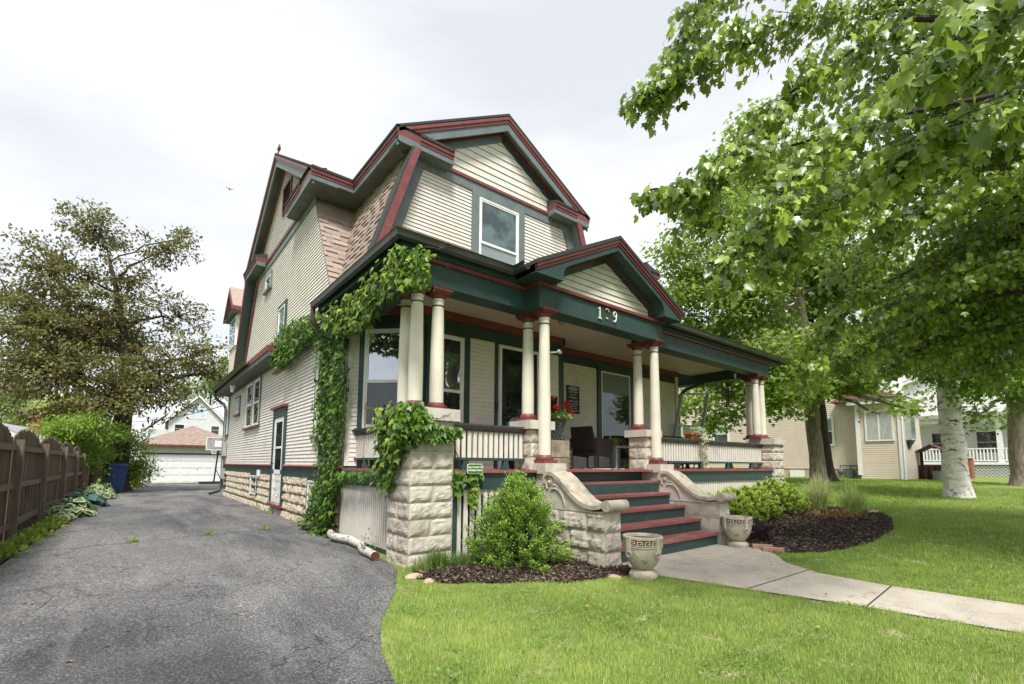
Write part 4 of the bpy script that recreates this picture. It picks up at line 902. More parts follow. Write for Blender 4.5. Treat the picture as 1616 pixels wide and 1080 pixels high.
# things fixed to ceiling
mb = MB(); mb.box(5.5, 6.4, 1.0, 1.05, 3.82, 3.84); mb.build('ceiling_batten', CEIL, H)
mb = MB(); mb.lathe((3.06, .51, 0), [(.07, 3.84), (.07, 3.80), (.05, 3.79), (.05, 3.77)], 14); GLB = mb.build('porch_lamp', BLACK, H, True)
mb = MB(); mb.sphere((3.06, .51, 3.685), .088, 18, 12); mb.build('globe', M('frosted_globe', (.36, .31, .25), (.3, .26, .2), .35, 60), GLB, True)
mb = MB(); mb.tube([(2.265, -.03, 2.9), (2.33, -.10, 2.9)], .012, 6); mb.sphere((2.35, -.12, 2.91), .032, 10, 8); mb.tube([(2.35, -.12, 2.91), (2.34, -.17, 2.89)], .026, 8); mb.build('security_camera', GALV, H, True)
# ================================================================== SMALL THINGS
def text_mesh(name, body, size, mat, parent, M_, bold=0.0, ex=.001, space=1.):
    cu = bpy.data.curves.new(name, 'FONT'); cu.body = body; cu.size = size; cu.align_x = 'CENTER'; cu.align_y = 'CENTER'; cu.extrude = ex; cu.offset = bold; cu.space_character = space
    t = bpy.data.objects.new(name, cu); COL.objects.link(t); bpy.context.view_layer.update()
    me = bpy.data.meshes.new_from_object(t.evaluated_get(bpy.context.evaluated_depsgraph_get())); bpy.data.objects.remove(t); me.materials.clear(); me.materials.append(mat)
    o = bpy.data.objects.new(name, me); COL.objects.link(o); me.transform(M_); o.parent = parent; return o
def on_plane(pl, u, v, d):
    p = pl.p(u, v, d); z = Vector((0, 0, 1)); m = Matrix.Identity(4)
    for i in range(3): m[i][0] = pl.u[i]; m[i][1] = z[i]; m[i][2] = pl.n[i]; m[i][3] = p[i]
    return m
# ---- urns
def urn(x, y, rz, label):
    t = empty('stone_urn', (x, y, hz(x, y)+.012)); t.rotation_euler.z = rz; tag(t, label, 'urn', 'stone urns flanking the steps')
    mb = MB(); mb.lathe((0, 0, 0), [(.155, 0), (.16, .02), (.155, .05), (.13, .075), (.09, .095)], 36); mb.build('foot', CAST_STONE, t, True)
    mb = MB(); mb.lathe((0, 0, 0), [(.085, .085), (.12, .11), (.165, .17), (.195, .24), (.208, .31), (.212, .34), (.222, .345), (.222, .352), (.203, .356), (.203, .425), (.222, .43), (.226, .445), (.222, .46), (.195, .462), (.185, .45), (.182, .39), (.12, .38)], 40); mb.build('bowl', CAST_STONE, t, True)
    mb = MB(); n = 16
    for i in range(n):
        a0 = 2*PI*i/n; wd = 2*PI/n
        def seg(u0, v0, u1, v1):
            def P(u, v, r): a = a0+wd*u; return (math.cos(a)*r, math.sin(a)*r, .358+.066*v)
            mb.hexa([P(u0, v0, .2), P(u1, v0, .2), P(u1, v0, .222), P(u0, v0, .222), P(u0, v1, .2), P(u1, v1, .2), P(u1, v1, .222), P(u0, v1, .222)])
        seg(.02, .08, .98, .2); seg(.08, .2, .2, .92); seg(.2, .8, .8, .92); seg(.68, .42, .8, .8); seg(.42, .42, .68, .54)
    mb.build('key_band', CAST_STONE, t)
    mb = MB(); mb.lathe((0, 0, 0), [(.2045, .354), (.2045, .427)], 40); mb.build('band_recess', M('dark_recess_stone', (.17, .14, .10), (.11, .09, .065), .9, 20), t, True)  # darker ring behind the key relief
    for k in range(4):
        a = PI/2*k+.35; R = Matrix.Rotation(a, 3, 'Z'); m = MB()
        def q(r, s, z): return R @ Vector((r, s, z))
        m.hexa([q(.205, -.022, .29), q(.205, .022, .29), q(.232, .02, .29), q(.232, -.02, .29), q(.215, -.03, .46), q(.215, .03, .46), q(.236, .028, .46), q(.236, -.028, .46)])
        m.tube([q(.222+.004*math.sin(b), .034*math.cos(b), .275+.034*math.sin(b)) for b in [2*PI*i/14 for i in range(15)]], .008, 6)
        m.build('handle', CAST_STONE, t, True)
        m = MB()
        for i in range(15):
            f = i/14; b = a+.28+1.0*f; z = .335-.11*math.sin(PI*f); rr = .196-.06*(.335-z)/.11*.42
            for j in range(3): m.sphere((math.cos(b)*(rr+.006)+random.uniform(-.006, .006), math.sin(b)*(rr+.006)+random.uniform(-.006, .006), z+random.uniform(-.018, .014)), random.uniform(.008, .013), 6, 5)
        m.build('garland', CAST_STONE, t, True)
    mb = MB(); mb.lathe((0, 0, 0), [(.18, .385), (.1, .395), (.01, .4)], 20); mb.build('soil', MULCH, t)
urn(2.03, -1.80, -2.05, 'stone urn with key pattern band beside the left cheek wall of the steps')
urn(4.93, -1.47, -2.4, 'stone urn with key pattern band before the right cheek wall by brick edging')
# ---- brick edging and loose stones
for i, (x, y, r) in enumerate(((4.95, -1.72, -1.0), (4.83, -1.93, -1.1))):
    m = MB(); m.box(-.03, .24, -.05, .05, 0, .075); o = m.build('edging_brick', M('tan_brick', (.42, .27, .18), (.34, .21, .135), .85, 12, .3, 60)); o.location = (x, y, hz(x, y)); o.rotation_euler.z = r
    tag(o, ('tan edging brick touching the foot of the right urn', 'tan edging brick at the corner of the lawn and path')[i], 'brick', 'edging bricks along the path')
for i, (x, y, s, lab) in enumerate(((-.12, -.40, .09, 'flat tan stone half buried in the grass by the corner pier'), (1.75, -1.62, .085, 'tan edging stone in front of the left cheek wall'), (10.9, -1.75, .14, 'pale stone at the far tip of the right mulch bed'), (-.06, -.62, .07, 'tan edging stone where the left mulch bed meets the lawn'))):
    m = MB(); m.sphere((0, 0, 0), s, 12, 8, (1.3, .8, .42)); 
    m.v = [(a+.02*mnoise.noise((a*9, b*9, c*9+i)), b+.02*mnoise.noise((a*9+5, b*9, c*9)), c) for a, b, c in m.v]
    o = m.build('edging_stone', M('tan_stone', (.45, .34, .24), (.36, .27, .19), .85, 9, .3, 60), None, True); o.location = (x, y, hz(x, y)+.005); o.rotation_euler.z = i*1.3; tag(o, lab, 'stone')
# ---- birch log
def birch_mat():
    m, nt, out = new_mat('birch_bark')
    c = mixc(nt, ramp(nt, noise_out(nt, 3, 5, (1, 1, 2)), .35, .65), (.68, .66, .62), (.52, .48, .43))
    c = mixc(nt, ramp(nt, noise_out(nt, 5, 6, (.6, .6, 4), .75, .8), .56, .62), c, (.045, .038, .032))
    c = mixc(nt, ramp(nt, noise_out(nt, 2.0, 7, (1, 1, 1), .75, 1.5), .53, .60), c, (.07, .058, .048))
    b = N(nt, 'ShaderNodeBsdfPrincipled', Roughness=.75); nt.links.new(c, b.inputs['Base Color']); nt.links.new(bump_of(nt, noise_out(nt, 10, 5, (1, 1, 4)), .7, .03), b.inputs['Normal']); nt.links.new(b.outputs[0], out.inputs[0]); return m
BIRCH = birch_mat()
def log_mat():
    m, nt, out = new_mat('birch_log_bark')
    c = mixc(nt, ramp(nt, noise_out(nt, 14, 4), .35, .65), (.58, .55, .53), (.42, .39, .37))
    c = mixc(nt, ramp(nt, noise_out(nt, 22, 5, (1, .35, 1), .7), .55, .61), c, (.06, .05, .045))
    b = N(nt, 'ShaderNodeBsdfPrincipled', Roughness=.75); nt.links.new(c, b.inputs['Base Color']); nt.links.new(bump_of(nt, noise_out(nt, 40, 4), .5, .01), b.inputs['Normal']); nt.links.new(b.outputs[0], out.inputs[0]); return m
LG = empty('birch_log', (0, 1.7, 0)); tag(LG, 'white birch log lying along the foot of the porch skirting on the drive', 'log')
mb = MB(); mb.tube([(.06, 1.22, .09), (-.02, .98, .085), (-.07, .6, .085), (.03, .2, .08), (.0, -.25, .07), (-.10, -.60, .065), (-.12, -.95, .065), (-.15, -1.12, .065)], [.048, .058, .056, .06, .055, .057, .053, .055], 14, False); mb.build('bark', log_mat(), LG, True)
mb = MB(); mb.tube([(-.149, -1.108, .065), (-.151, -1.117, .065)], .052, 14); mb.tube([(.055, 1.20, .09), (.059, 1.215, .09)], .046, 14); mb.build('cut_end', M('rotten_wood', (.13, .05, .025), (.05, .02, .012), .9, 40, .6, 60), LG)
mb = MB(); mb.tube([(-.35, .2, .03), (-.1, .05, .05), (.0, -.02, .04)], [.02, .035, .03], 8); o = mb.build('driftwood', M('grey_driftwood', (.12, .11, .1), (.06, .055, .05), .9, 12)); o.location = (.05, 3.35, .12); tag(o, 'short grey piece of wood in the ivy at the wall foot', 'wood')
mb = MB(); mb.tube([(0, 0, .03), (.25, .1, .045), (.42, .05, .03), (.6, .14, .05)], .0045, 6); mb.tube([(.25, .1, .045), (.35, .22, .06), (.45, .24, .05)], .003, 6)
o = mb.build('fallen_twig', M('pale_twig', (.3, .25, .17), (.24, .19, .13), .8)); o.scale = (.7, .7, .6); o.location = (.0, -2.2, -.05); tag(o, 'pale forked twig lying in the front lawn', 'twig')
# ---- signs
t = empty('lawn_sign', (.90, .0, 0)); tag(t, 'small green sign with white border about dogs fixed at the porch floor edge', 'sign')
SG = FRONT(-.03); SGm = M('sign_green', (.06, .17, .02), (.05, .14, .018), .4, 30); SGw = M('sign_white', (.75, .77, .72), None, .5)
def rr(pl, u0, u1, v0, v1, r, d0, d1):
    p = []
    for cx, cy, a in ((u1-r, v1-r, 0), (u0+r, v1-r, PI/2), (u0+r, v0+r, PI), (u1-r, v0+r, 1.5*PI)): p += [(cx+r*math.cos(a+b*PI/8), cy+r*math.sin(a+b*PI/8)) for b in range(5)]
    return [pl.p(a, b, d0) for a, b in p], pl.n*(d1-d0)
def sub(o, t): o.parent = t; o.matrix_parent_inverse = Matrix.Translation(-t.location); return o
mb = MB(); mb.prism(*rr(SG, .79, 1.03, 1.085, 1.215, .022, 0, .006)); sub(mb.build('border', SGw), t)
mb = MB(); mb.prism(*rr(SG, .797, 1.023, 1.092, 1.208, .017, .006, .009)); sub(mb.build('panel', SGm), t)
for s, z, sz in (('Dogs Contained By', 1.172, .031), ('INVISIBLE FENCE', 1.13, .029)): sub(text_mesh('lettering', s, sz, SGw, None, on_plane(SG, .91, z, .0095), .0009), t)
t = empty('wall_sign', (5.1, YR_, 2.4)); tag(t, 'black porch sign with white lettering hung on the cream siding', 'sign')
PS = FRONT(YR_-.026); SW = M('sign_lettering', (.55, .54, .48), (.42, .41, .37), .6, 40); SB = M('sign_black', (.016, .015, .014), (.024, .022, .02), .6, 14)
mb = MB(); mb.pbox(PS, 4.93, 5.33, 2.36, 2.99, 0, .02); sub(mb.build('board', SB), t)
mb = MB(); mb.add([PS.p(5.13+.165*math.cos(a*PI/16), 2.925+.042*math.sin(a*PI/16), .0206) for a in range(32)], [tuple(range(32))]); sub(mb.build('oval', SW), t)
for s, z, sz, mt in (('PORCH RULES', 2.925, .042, SB), ('HAVE A SEAT', 2.845, .052, SW), ('enjoy the sunshine', 2.79, .028, SW), ('\u2022 Relax \u2022', 2.725, .085, SW), ('TAKE A NAP', 2.635, .055, SW), ('TELL YOUR STORIES', 2.575, .032, SW), ('VISIT WITH ALL', 2.525, .034, SW), ('listen to the birds', 2.478, .03, SW), ('BE NEIGHBORLY', 2.42, .044, SW)):
    sub(text_mesh('lettering', s, sz, mt, None, on_plane(PS, 5.13, z, .0212), .0012), t)
# ---- planter by the front steps
t = empty('stone_block', (3.16, .85, FZ)); tag(t, 'stacked rough stone block on the porch carrying the black planter', 'block')
mb = MB(); mb.box(-.21, .21, -.18, .18, .21, .50); b1_ = mb.build('upper_block', M('stained_stone', (.36, .31, .24), (.2, .165, .12), .9, 5, .5, 60, dirt=(.09, .07, .05), dscale=6), t)
mb = MB(); mb.box(-.20, .21, -.17, .17, 0, .205); mb.build('lower_block', bpy.data.materials['stained_stone'], t)
t = empty('planter', (3.2, .85, FZ+.50)); t.scale = (1.1, 1.1, .86); tag(t, 'tall black planter pot with diamond lattice on a stone block', 'planter')
mb = MB(); mb.lathe((0, 0, 0), [(.115, 0), (.125, .02), (.175, .40), (.195, .41), (.197, .44), (.175, .445), (.165, .40), (.02, .39)], 28); mb.build('pot', M('black_resin', (.03, .034, .038), (.045, .05, .055), .4, 20, spec=.5), t, True)
mb = MB()
for i in range(14):
    for s in (-1, 1): mb.tube([(math.cos(2*PI*i/14+s*f*1.15)*(.127+.05*f), math.sin(2*PI*i/14+s*f*1.15)*(.127+.05*f), .02+.37*f) for f in (0, .25, .5, .75, 1)], .0045, 4)
mb.build('lattice', M('pale_resin', (.13, .14, .145), None, .4), t)
G = empty('geranium', (3.2, .85, FZ+.88)); tag(G, 'red geranium with a dark purple spike plant in the black planter', 'plant')
LEAF_G = foliage('geranium_leaf', (.07, .16, .03), (.28, .40, .12), .3); n = 260
a = RNG.random(n)*2*PI; r = .26*np.sqrt(RNG.random(n)); P = np.stack([np.cos(a)*r, np.sin(a)*r, .02+.16*RNG.random(n)*(1-r/.4)-.2*np.maximum(r-.17, 0)], 1)
leaves('foliage', LEAF_G, P, np.stack([np.cos(a), np.sin(a), RNG.normal(0, .5, n)], 1), np.stack([np.zeros(n), np.zeros(n), np.ones(n)], 1)+.5*RNG.normal(size=(n, 3)), RNG.uniform(.05, .085, n), 'lobed', G)
n = 60; a = RNG.random(n)*2*PI; l = RNG.uniform(.1, .4, n); P = np.stack([-.06+.03*np.cos(a), .03*np.sin(a), np.full(n, .08)+RNG.random(n)*.25], 1)
leaves('spike_foliage', foliage('purple_leaf', (.03, .012, .022), (.075, .03, .05), .15), P, np.stack([np.cos(a)*.55, np.sin(a)*.55, np.ones(n)], 1), np.stack([np.cos(a), np.sin(a), -np.ones(n)*.4], 1), RNG.uniform(.08, .17, n), 'oval', G)
RP = foliage('red_petal', (.55, .012, .01), (.80, .05, .035), .25)
for cx, cy, cz, rr_ in ((-.10, -.05, .36, .05), (-.09, -.10, .20, .05), (-.03, -.12, .19, .05), (.22, -.06, .29, .055), (.28, -.02, .25, .055), (.33, .0, .22, .05), (.38, -.03, .12, .05)):
    n = 55; d = rdir(n); leaves('blossom', RP, np.array([cx, cy, cz])+d*rr_*RNG.uniform(.5, 1, n)[:, None], np.cross(d, rdir(n)), d, RNG.uniform(.03, .042, n), 'oval', G)
    m = MB(); m.tube([(cx*.4, cy*.4, .05), (cx, cy, cz-.02)], .004, 5); m.build('stem', LEAF_G, G)
t = empty('wooden_crate', (3.5, 1.0, FZ)); tag(t, 'small slatted wood and metal planter box standing behind the stone block', 'planter box')
mb = MB()
for i in range(4): mb.box(-.13, .13, -.13, -.115, .02+i*.085, .085+i*.085); mb.box(-.13, -.115, -.115, .13, .02+i*.085, .085+i*.085); mb.box(.115, .13, -.115, .13, .02+i*.085, .085+i*.085)
mb.build('slats', WOOD_POST, t)
for x, y in ((-.13, -.13), (.13, -.13), (-.13, .13), (.13, .13)): m = MB(); m.box(x-.015, x+.015, y-.015, y+.015, 0, .37); m.build('leg', BLACK, t)
# ---- wicker chairs, table, plant, rug
def chair(x, y, rz, label):
    t = empty('wicker_chair', (x, y, FZ)); t.rotation_euler.z = rz; tag(t, label, 'chair', 'wicker chairs on the porch')
    m = MB(); m.box(-.27, .27, -.27, .27, .30, .42); m.build('seat', WICKER, t)
    m = MB(); m.hexa([(-.27, .24, .42), (.27, .24, .42), (.27, .31, .42), (-.27, .31, .42), (-.24, .36, .94), (.24, .36, .94), (.24, .41, .94), (-.24, .41, .94)]); m.build('backrest', WICKER, t)
    for s in (-1, 1):
        m = MB(); m.hexa([(s*.275-.03, -.29, .26), (s*.275+.03, -.29, .26), (s*.275+.03, .30, .30), (s*.275-.03, .30, .30), (s*.275-.035, -.30, .65), (s*.275+.035, -.30, .65), (s*.275+.035, .33, .69), (s*.275-.035, .33, .69)]); m.build('armrest', WICKER, t)
        for yy in (-.27, .29): m = MB(); m.tube([(s*.27, yy, 0), (s*.27, yy, .32)], .016, 8); m.build('leg', BLACK, t)
    t.scale = (1, 1, .88)
    return t
chair(4.66, 1.3, 1.75, 'dark wicker armchair with its back toward the porch wall sign'); chair(6.55, 1.55, -1.6, 'dark wicker armchair half hidden behind the right step pier')
t = empty('patio_table', (5.55, 1.45, FZ)); tag(t, 'small metal frame table with a glass top between the wicker chairs', 'table')
m = MB(); m.box(-.3, .3, -.3, .3, .47, .485); m.build('table_top', glass_mat('table_glass', (.15, .2, .2), None, .3), t)
m = MB(); m.box(-.31, .31, -.31, -.28, .44, .47); m.box(-.31, .31, .28, .31, .44, .47); m.box(-.31, -.28, -.28, .28, .44, .47); m.box(.28, .31, -.28, .28, .44, .47); m.build('frame', GALV, t)
for x in (-.295, .295):
    for y in (-.295, .295): m = MB(); m.box(x-.015, x+.015, y-.015, y+.015, 0, .44); m.build('leg', GALV, t)
G = empty('spider_plant', (5.45, 1.38, FZ+.485)); tag(G, 'potted spider plant trailing long leaves over the porch table', 'plant')
m = MB(); m.lathe((0, 0, 0), [(.05, 0), (.075, .12), (.08, .12), (.06, .10)], 16); m.build('pot', TERRACOTTA, G, True)
m = MB(); SPL = foliage('spider_leaf', (.1, .2, .05), (.35, .45, .18), .3)
for i in range(60):
    a = random.random()*6.28; L = random.uniform(.25, .55); dr = random.uniform(.2, .9); pts = []
    for f in (0, .25, .5, .75, 1): pts.append(Vector((math.cos(a)*L*f*.7, math.sin(a)*L*f*.7, .12+L*(.7*f-(.7+dr)*f*f))))
    s = Vector((-math.sin(a), math.cos(a), 0))*.007; k = len(m.v)
    m.add([p+s*(1-.7*i_/4) for i_, p in enumerate(pts)]+[p-s*(1-.7*i_/4) for i_, p in enumerate(pts)], [(i_, i_+1, i_+6, i_+5) for i_ in range(4)], random.random())
m.build('foliage', SPL, G)
def rug_mat():
    m_, nt, out = new_mat('patterned_rug'); tc = nt.nodes.new('ShaderNodeTexCoord'); ck = N(nt, 'ShaderNodeTexVoronoi', Scale=9.); ck.distance = 'CHEBYCHEV'; nt.links.new(tc.outputs['Object'], ck.inputs['Vector'])
    c = mixc(nt, ramp(nt, ck.outputs['Distance'], .42, .46), (.02, .02, .02), (.6, .56, .5)); b = N(nt, 'ShaderNodeBsdfPrincipled', Roughness=.95); nt.links.new(c, b.inputs['Base Color']); nt.links.new(b.outputs[0], out.inputs[0]); return m_
m = MB(); m.box(-1.3, 1.3, -.7, .7, 0, .012); o = m.build('rug', rug_mat()); o.location = (5.6, 1.35, FZ+.001); tag(o, 'black and cream patterned rug under the wicker chairs', 'rug')
# ---- right hand half of the porch
t = empty('patio_sofa', (7.9, 1.55, FZ)); tag(t, 'dark cushioned patio sofa behind the right railing', 'sofa')
m = MB(); m.box(-1., 1., -.35, .35, .12, .4); m.build('seat', WICKER, t)
CUS = M('black_cushion', (.014, .015, .02), (.02, .021, .028), .85, 8)
m = MB(); m.hexa([(-1., .2, .4), (1., .2, .4), (1., .36, .4), (-1., .36, .4), (-.98, .3, .82), (.98, .3, .84), (.98, .42, .84), (-.98, .42, .82)]); m.build('backrest', CUS, t)
for s in (-1, 1): m = MB(); m.box(s*1.0-.07, s*1.0+.07, -.36, .3, .1, .66); m.build('armrest', WICKER, t)
m = MB(); m.box(-.93, .93, -.35, .2, .4, .52); m.build('cushion', CUS, t)
for x in (-.95, .95):
    for y in (-.3, .3): m = MB(); m.tube([(x, y, 0), (x, y, .13)], .025, 8); m.build('leg', BLACK, t)
t = empty('terracotta_trough', (6.75, .3, 1.766)); tag(t, 'terracotta trough planter standing on the right porch rail', 'flower pot')
m = MB(); m.hexa([(-.17, -.06, 0), (.17, -.06, 0), (.17, .06, 0), (-.17, .06, 0), (-.2, -.085, .10), (.2, -.085, .10), (.2, .085, .10), (-.2, .085, .10)]); m.build('pot', TERRACOTTA, t)
m = MB(); m.box(-.22, .22, -.10, .10, .10, .145); m.build('rim', TERRACOTTA, t)
G = empty('trailing_plant', (6.75, .28, 1.9)); tag(G, 'silvery trailing plant spilling from the terracotta trough over the railing', 'plant')
SIL = foliage('silver_leaf', (.22, .28, .15), (.55, .58, .42), .3); P = []; 
for i in range(420):
    f = random.random(); br = random.choice(((.19, -.1), (.24, -.12), (.15, -.12))) if f < .62 else (random.uniform(-.2, .25), -.08)
    z = -random.random()**.8*.75 if f < .62 else random.uniform(-.02, .13)
    P.append((br[0]+random.gauss(0, .035), br[1]+random.gauss(0, .03), z))
P = np.array(P); n = len(P); leaves('foliage', SIL, P, rdir(n)*.7+[0, -.2, -.5], rdir(n)+[0, -1, .5], RNG.uniform(.035, .06, n), 'oval', G)
t = empty('storm_window', (9.75, 2.0, FZ)); tag(t, 'grey framed storm window panel standing at the end of the porch', 'window panel')
m = MB(); fr = [(8.86, 2.2, .35), (10.22, 2.2, .35), (10.48, 1.98, 2.18), (9.1, 1.98, 2.02)]; fr = [Vector((a-9.75, b-2.0, c)) for a, b, c in fr]
for i in range(4): m.bar(fr[i], fr[(i+1) % 4], .05, .09, (0, 1, 0))
mid = [fr[0].lerp(fr[3], .50), fr[1].lerp(fr[2], .46)]; m.bar(mid[0], mid[1], .05, .05, (0, 1, 0)); 
for s, q in ((0, 0), (1, 0)): m.tube([fr[s]+Vector((0, 0, 0)), (fr[s].x, fr[s].y+.15, 0)], .02, 6)
m.build('frame', M('grey_blue_metal', (.42, .45, .48), (.36, .39, .41), .5, 4), t)
def clear_glass():
    m_, nt, out = new_mat('clear_pane'); a = nt.nodes.new('ShaderNodeBsdfTransparent'); a.inputs[0].default_value = (.86, .9, .88, 1); b = N(nt, 'ShaderNodeBsdfGlossy', Roughness=.05); x = nt.nodes.new('ShaderNodeMixShader'); x.inputs[0].default_value = .12
    nt.links.new(a.outputs[0], x.inputs[1]); nt.links.new(b.outputs[0], x.inputs[2]); nt.links.new(x.outputs[0], out.inputs[0]); return m_
CG = clear_glass(); m = MB(); m.prism([fr[0].lerp(fr[1], .04), fr[1].lerp(fr[0], .04), mid[1], mid[0]], (0, .006, 0)); m.build('pane', CG, t)
t = empty('wind_chime', (9.2, .75, 3.5)); tag(t, 'thin dark wind chime hanging under the right porch beam', 'wind chime')
m = MB(); m.tube([(0, 0, .34), (0, 0, -.2)], .005, 5); m.build('cord', BLACK, t); m = MB(); m.lathe((0, 0, 0), [(.04, -.2), (.05, -.22), (.04, -.24)], 12); m.build('disc', BLACK, t)
for i in range(5): m = MB(); m.tube([(.035*math.cos(i*1.257), .035*math.sin(i*1.257), -.25), (.035*math.cos(i*1.257), .035*math.sin(i*1.257), -.75-.05*i)], .009, 6); m.build('chime_tube', BLACK, t)
t = empty('hanging_ornament', (8.9, .39, CT)); tag(t, 'small pale flower ornament hanging from the right porch beam', 'ornament')
m = MB(); m.tube([(0, 0, 0), (0, 0, -.1)], .006, 5); m.build('hook', BLACK, t); m = MB()
for i in range(6): m.sphere((.035*math.cos(i*1.05), .0, -.15+.035*math.sin(i*1.05)), .022, 8, 6)
m.sphere((.01, 0, -.22), .02, 8, 6); m.build('flower', M('pale_grey_paint', (.4, .4, .36), None, .6), t)
t = empty('ceiling_hook', (6.35, .9, 3.84)); tag(t, 'long dark hook hanging from the porch ceiling right of the steps', 'hook'); m = MB(); m.tube([(0, 0, 0), (0, 0, -.42), (.03, 0, -.45)], .008, 5); m.build('rod', BLACK, t)
t = empty('garden_trellis', (.44, 2.12, FZ)); t.rotation_euler.z = -.6; t.scale = (.85, 1, 1.02); tag(t, 'small bare wooden trellis standing in front of the corner window', 'trellis')
m = MB()
for x in (-.2, 0, .2): m.box(x-.012, x+.012, -.01, .01, 0, 1.04)
for z in (.2, .6, .95): m.box(-.22, .22, -.02, -.01, z-.012, z+.012)
m.build('slats', RAWWOOD, t)
# ---- birds
t = empty('dove', (-.1, 7.72, 9.26)); t.scale = (.62, .62, .62); tag(t, 'grey brown dove perched on the left gable peak', 'bird')
DOVE = M('dove_feathers', (.2, .14, .11), (.12, .085, .07), .8, 30)
m = MB(); m.tube([(0, .16, .04), (0, .08, .10), (0, .0, .16), (0, -.05, .22), (0, -.06, .27), (0, -.055, .31), (0, -.06, .335)], [.012, .035, .062, .055, .032, .034, .015], 12); m.tube([(0, .12, .07), (0, .28, -.02)], [.03, .02], 8); m.tube([(0, -.08, .305), (0, -.12, .295)], [.012, .002], 6); m.build('body', DOVE, t, True)
for s in (-1, 1): m = MB(); m.sphere((s*.05, .03, .15), .05, 10, 8, (.35, 1.5, .8)); m.build('wing', DOVE, t, True); m = MB(); m.tube([(s*.02, -.01, .1), (s*.02, -.02, 0)], .006, 5); m.build('leg', TERRACOTTA, t)
t = empty('flying_bird', (1.17, 28.35, 18.47)); tag(t, 'tiny dark bird flying in the sky left of the house', 'bird')
m = MB(); m.tube([(0, -.14, 0), (0, -.05, .02), (0, .06, .01), (0, .18, 0)], [.01, .035, .03, .008], 8); m.build('body', DOVE, t, True)
m = MB(); m.add([(0, -.05, .02), (0, .05, .02), (.2, .03, .06), (.18, -.03, .06), (-.2, .03, .06), (-.18, -.03, .06)], [(0, 1, 2, 3), (0, 5, 4, 1)]); m.build('wing', DOVE, t)

# ================================================================== LEFT SIDE OF THE DRIVE
t = empty('board_fence', (-4.0, 6, 0)); tag(t, 'weathered brown board fence with arched panels along the left of the drive', 'fence')
py_ = [-2.2, .2, 2.7, 5.4, 8.25, 11.8, 15.2, 18.2]
for i, y in enumerate(py_):
    m = MB(); z = hz(-4, y); m.box(.0, .10, y-6.05, y-5.95, z-.3, z+1.55+.02*(i % 3)); m.build('post', WOOD_POST, t)
for y0, y1 in zip(py_[:-1], py_[1:]):
    m = MB(); n = int((y1-y0)/.145); 
    for k in range(n):
        a = y0+.02+(y1-y0-.04)*k/n; b = a+(y1-y0)/n-.012; f = (k+.5)/n; top = 1.49+.27*math.sqrt(max(0, 1-(2*f-1)**2))+random.uniform(-.012, .012); dx = random.uniform(-.006, .006); z = hz(-4, a)
        c_ = .03; m.prism([(-.05+dx, a-6, z-.02), (-.05+dx, b-6, z-.02), (-.05+dx, b-6, z+top-c_), (-.05+dx, b-6-c_, z+top), (-.05+dx, a-6+c_, z+top), (-.05+dx, a-6, z+top-c_)], (.02, 0, 0))
    m.build('board_panel', WOOD_OLD, t)
    for h in (.22, .83, 1.42): m = MB(); z = (hz(-4, y0)+hz(-4, y1))/2; m.box(-.025, .03, y0+.05-6, y1-.05-6, z+h-.045, z+h+.045); m.build('rail', WOOD_POST, t)
t = empty('picket_stub', (-3.95, 19.4, hz(-4, 19.4))); tag(t, 'short dark leaning fence post at the end of the board fence', 'fence post')
m = MB(); m.bar((0, 0, -.1), (.08, .1, 1.15), .12, .1); m.bar((.25, .3, -.1), (.3, .4, 1.0), .1, .1); m.build('post', WOOD_OLD, t)
# wheelie bin
t = empty('wheelie_bin', (-3.1, 20.6, hz(-3, 20.6))); t.rotation_euler.z = .35; tag(t, 'blue wheelie bin in front of the big bush', 'bin')
m = MB(); m.hexa([(-.24, -.26, .05), (.24, -.26, .05), (.24, .26, .05), (-.24, .26, .05), (-.32, -.38, 1.12), (.32, -.38, 1.12), (.32, .38, 1.12), (-.32, .38, 1.12)]); m.build('body', IRON_BLUE, t)
m = MB(); m.prism([(-.35, -.42, 1.12), (-.35, .42, 1.12), (-.35, .42, 1.16), (-.35, 0, 1.24), (-.35, -.42, 1.18)], (.7, 0, 0)); m.build('lid', IRON_BLUE, t)
m = MB(); m.tube([(-.28, .44, 1.08), (.28, .44, 1.08)], .018, 8); m.tube([(.34, -.3, .98), (.42, 0, .98), (.34, .3, .98)], .02, 8); m.build('handle', IRON_BLUE, t)
for s in (-1, 1): m = MB(); m.tube([(s*.27-.03, .28, .12), (s*.27+.03, .28, .12)], .12, 14); m.build('wheel', BLACK, t, True)
# garage
t = empty('garage', (1.3, 40.6, hz(1, 40))); tag(t, 'cream garage with a white sectional door and tan hip roof', 'garage')
gz = hz(1, 40)
m = MB(); m.box(-3.4, 3.5, 0, 6.5, -.1, 3.0); m.build('wall', CREAM, t)
m = MB(); pl = Pl((-3.4, 0, 0), (1, 0, 0), (0, -1, 0)); siding(m, pl, [(0, 2.36), (6.9, 2.36), (6.9, 3.0), (0, 3.0)], .12); m.build('siding', CREAM, t)
m = MB(); m.box(-3.3, 3.3, -.06, 0, 2.26, 2.38); m.build('door_header', GREEN, t)
m = MB(); m.box(-3.2, 3.1, -.045, 0, 0.02, 2.26); GD = m.build('garage_door', WHITE, t)
for r in range(4):
    m = MB(); z0 = .05+r*.553; m.box(-3.18, 3.08, -.075, -.045, z0, z0+.53); p = m.build('door_section', WHITE, GD)
    for k in range(8): m = MB(); x0 = -3.1+k*.775; m.box(x0, x0+.66, -.088, -.075, z0+.09, z0+.44); m.build('panel', WHITE, GD) if False else None
m = MB()
for r in range(4):
    for k in range(8): x0 = -3.1+k*.775; z0 = .05+r*.553; m.box(x0, x0+.66, -.09, -.0755, z0+.08, z0+.45)
m.build('raised_panel', WHITE, GD)
m = MB(); m.tube([(.3, -.08, 1.1), (.3, -.13, 1.1)], .03, 8); m.build('handle', BLACK, GD)
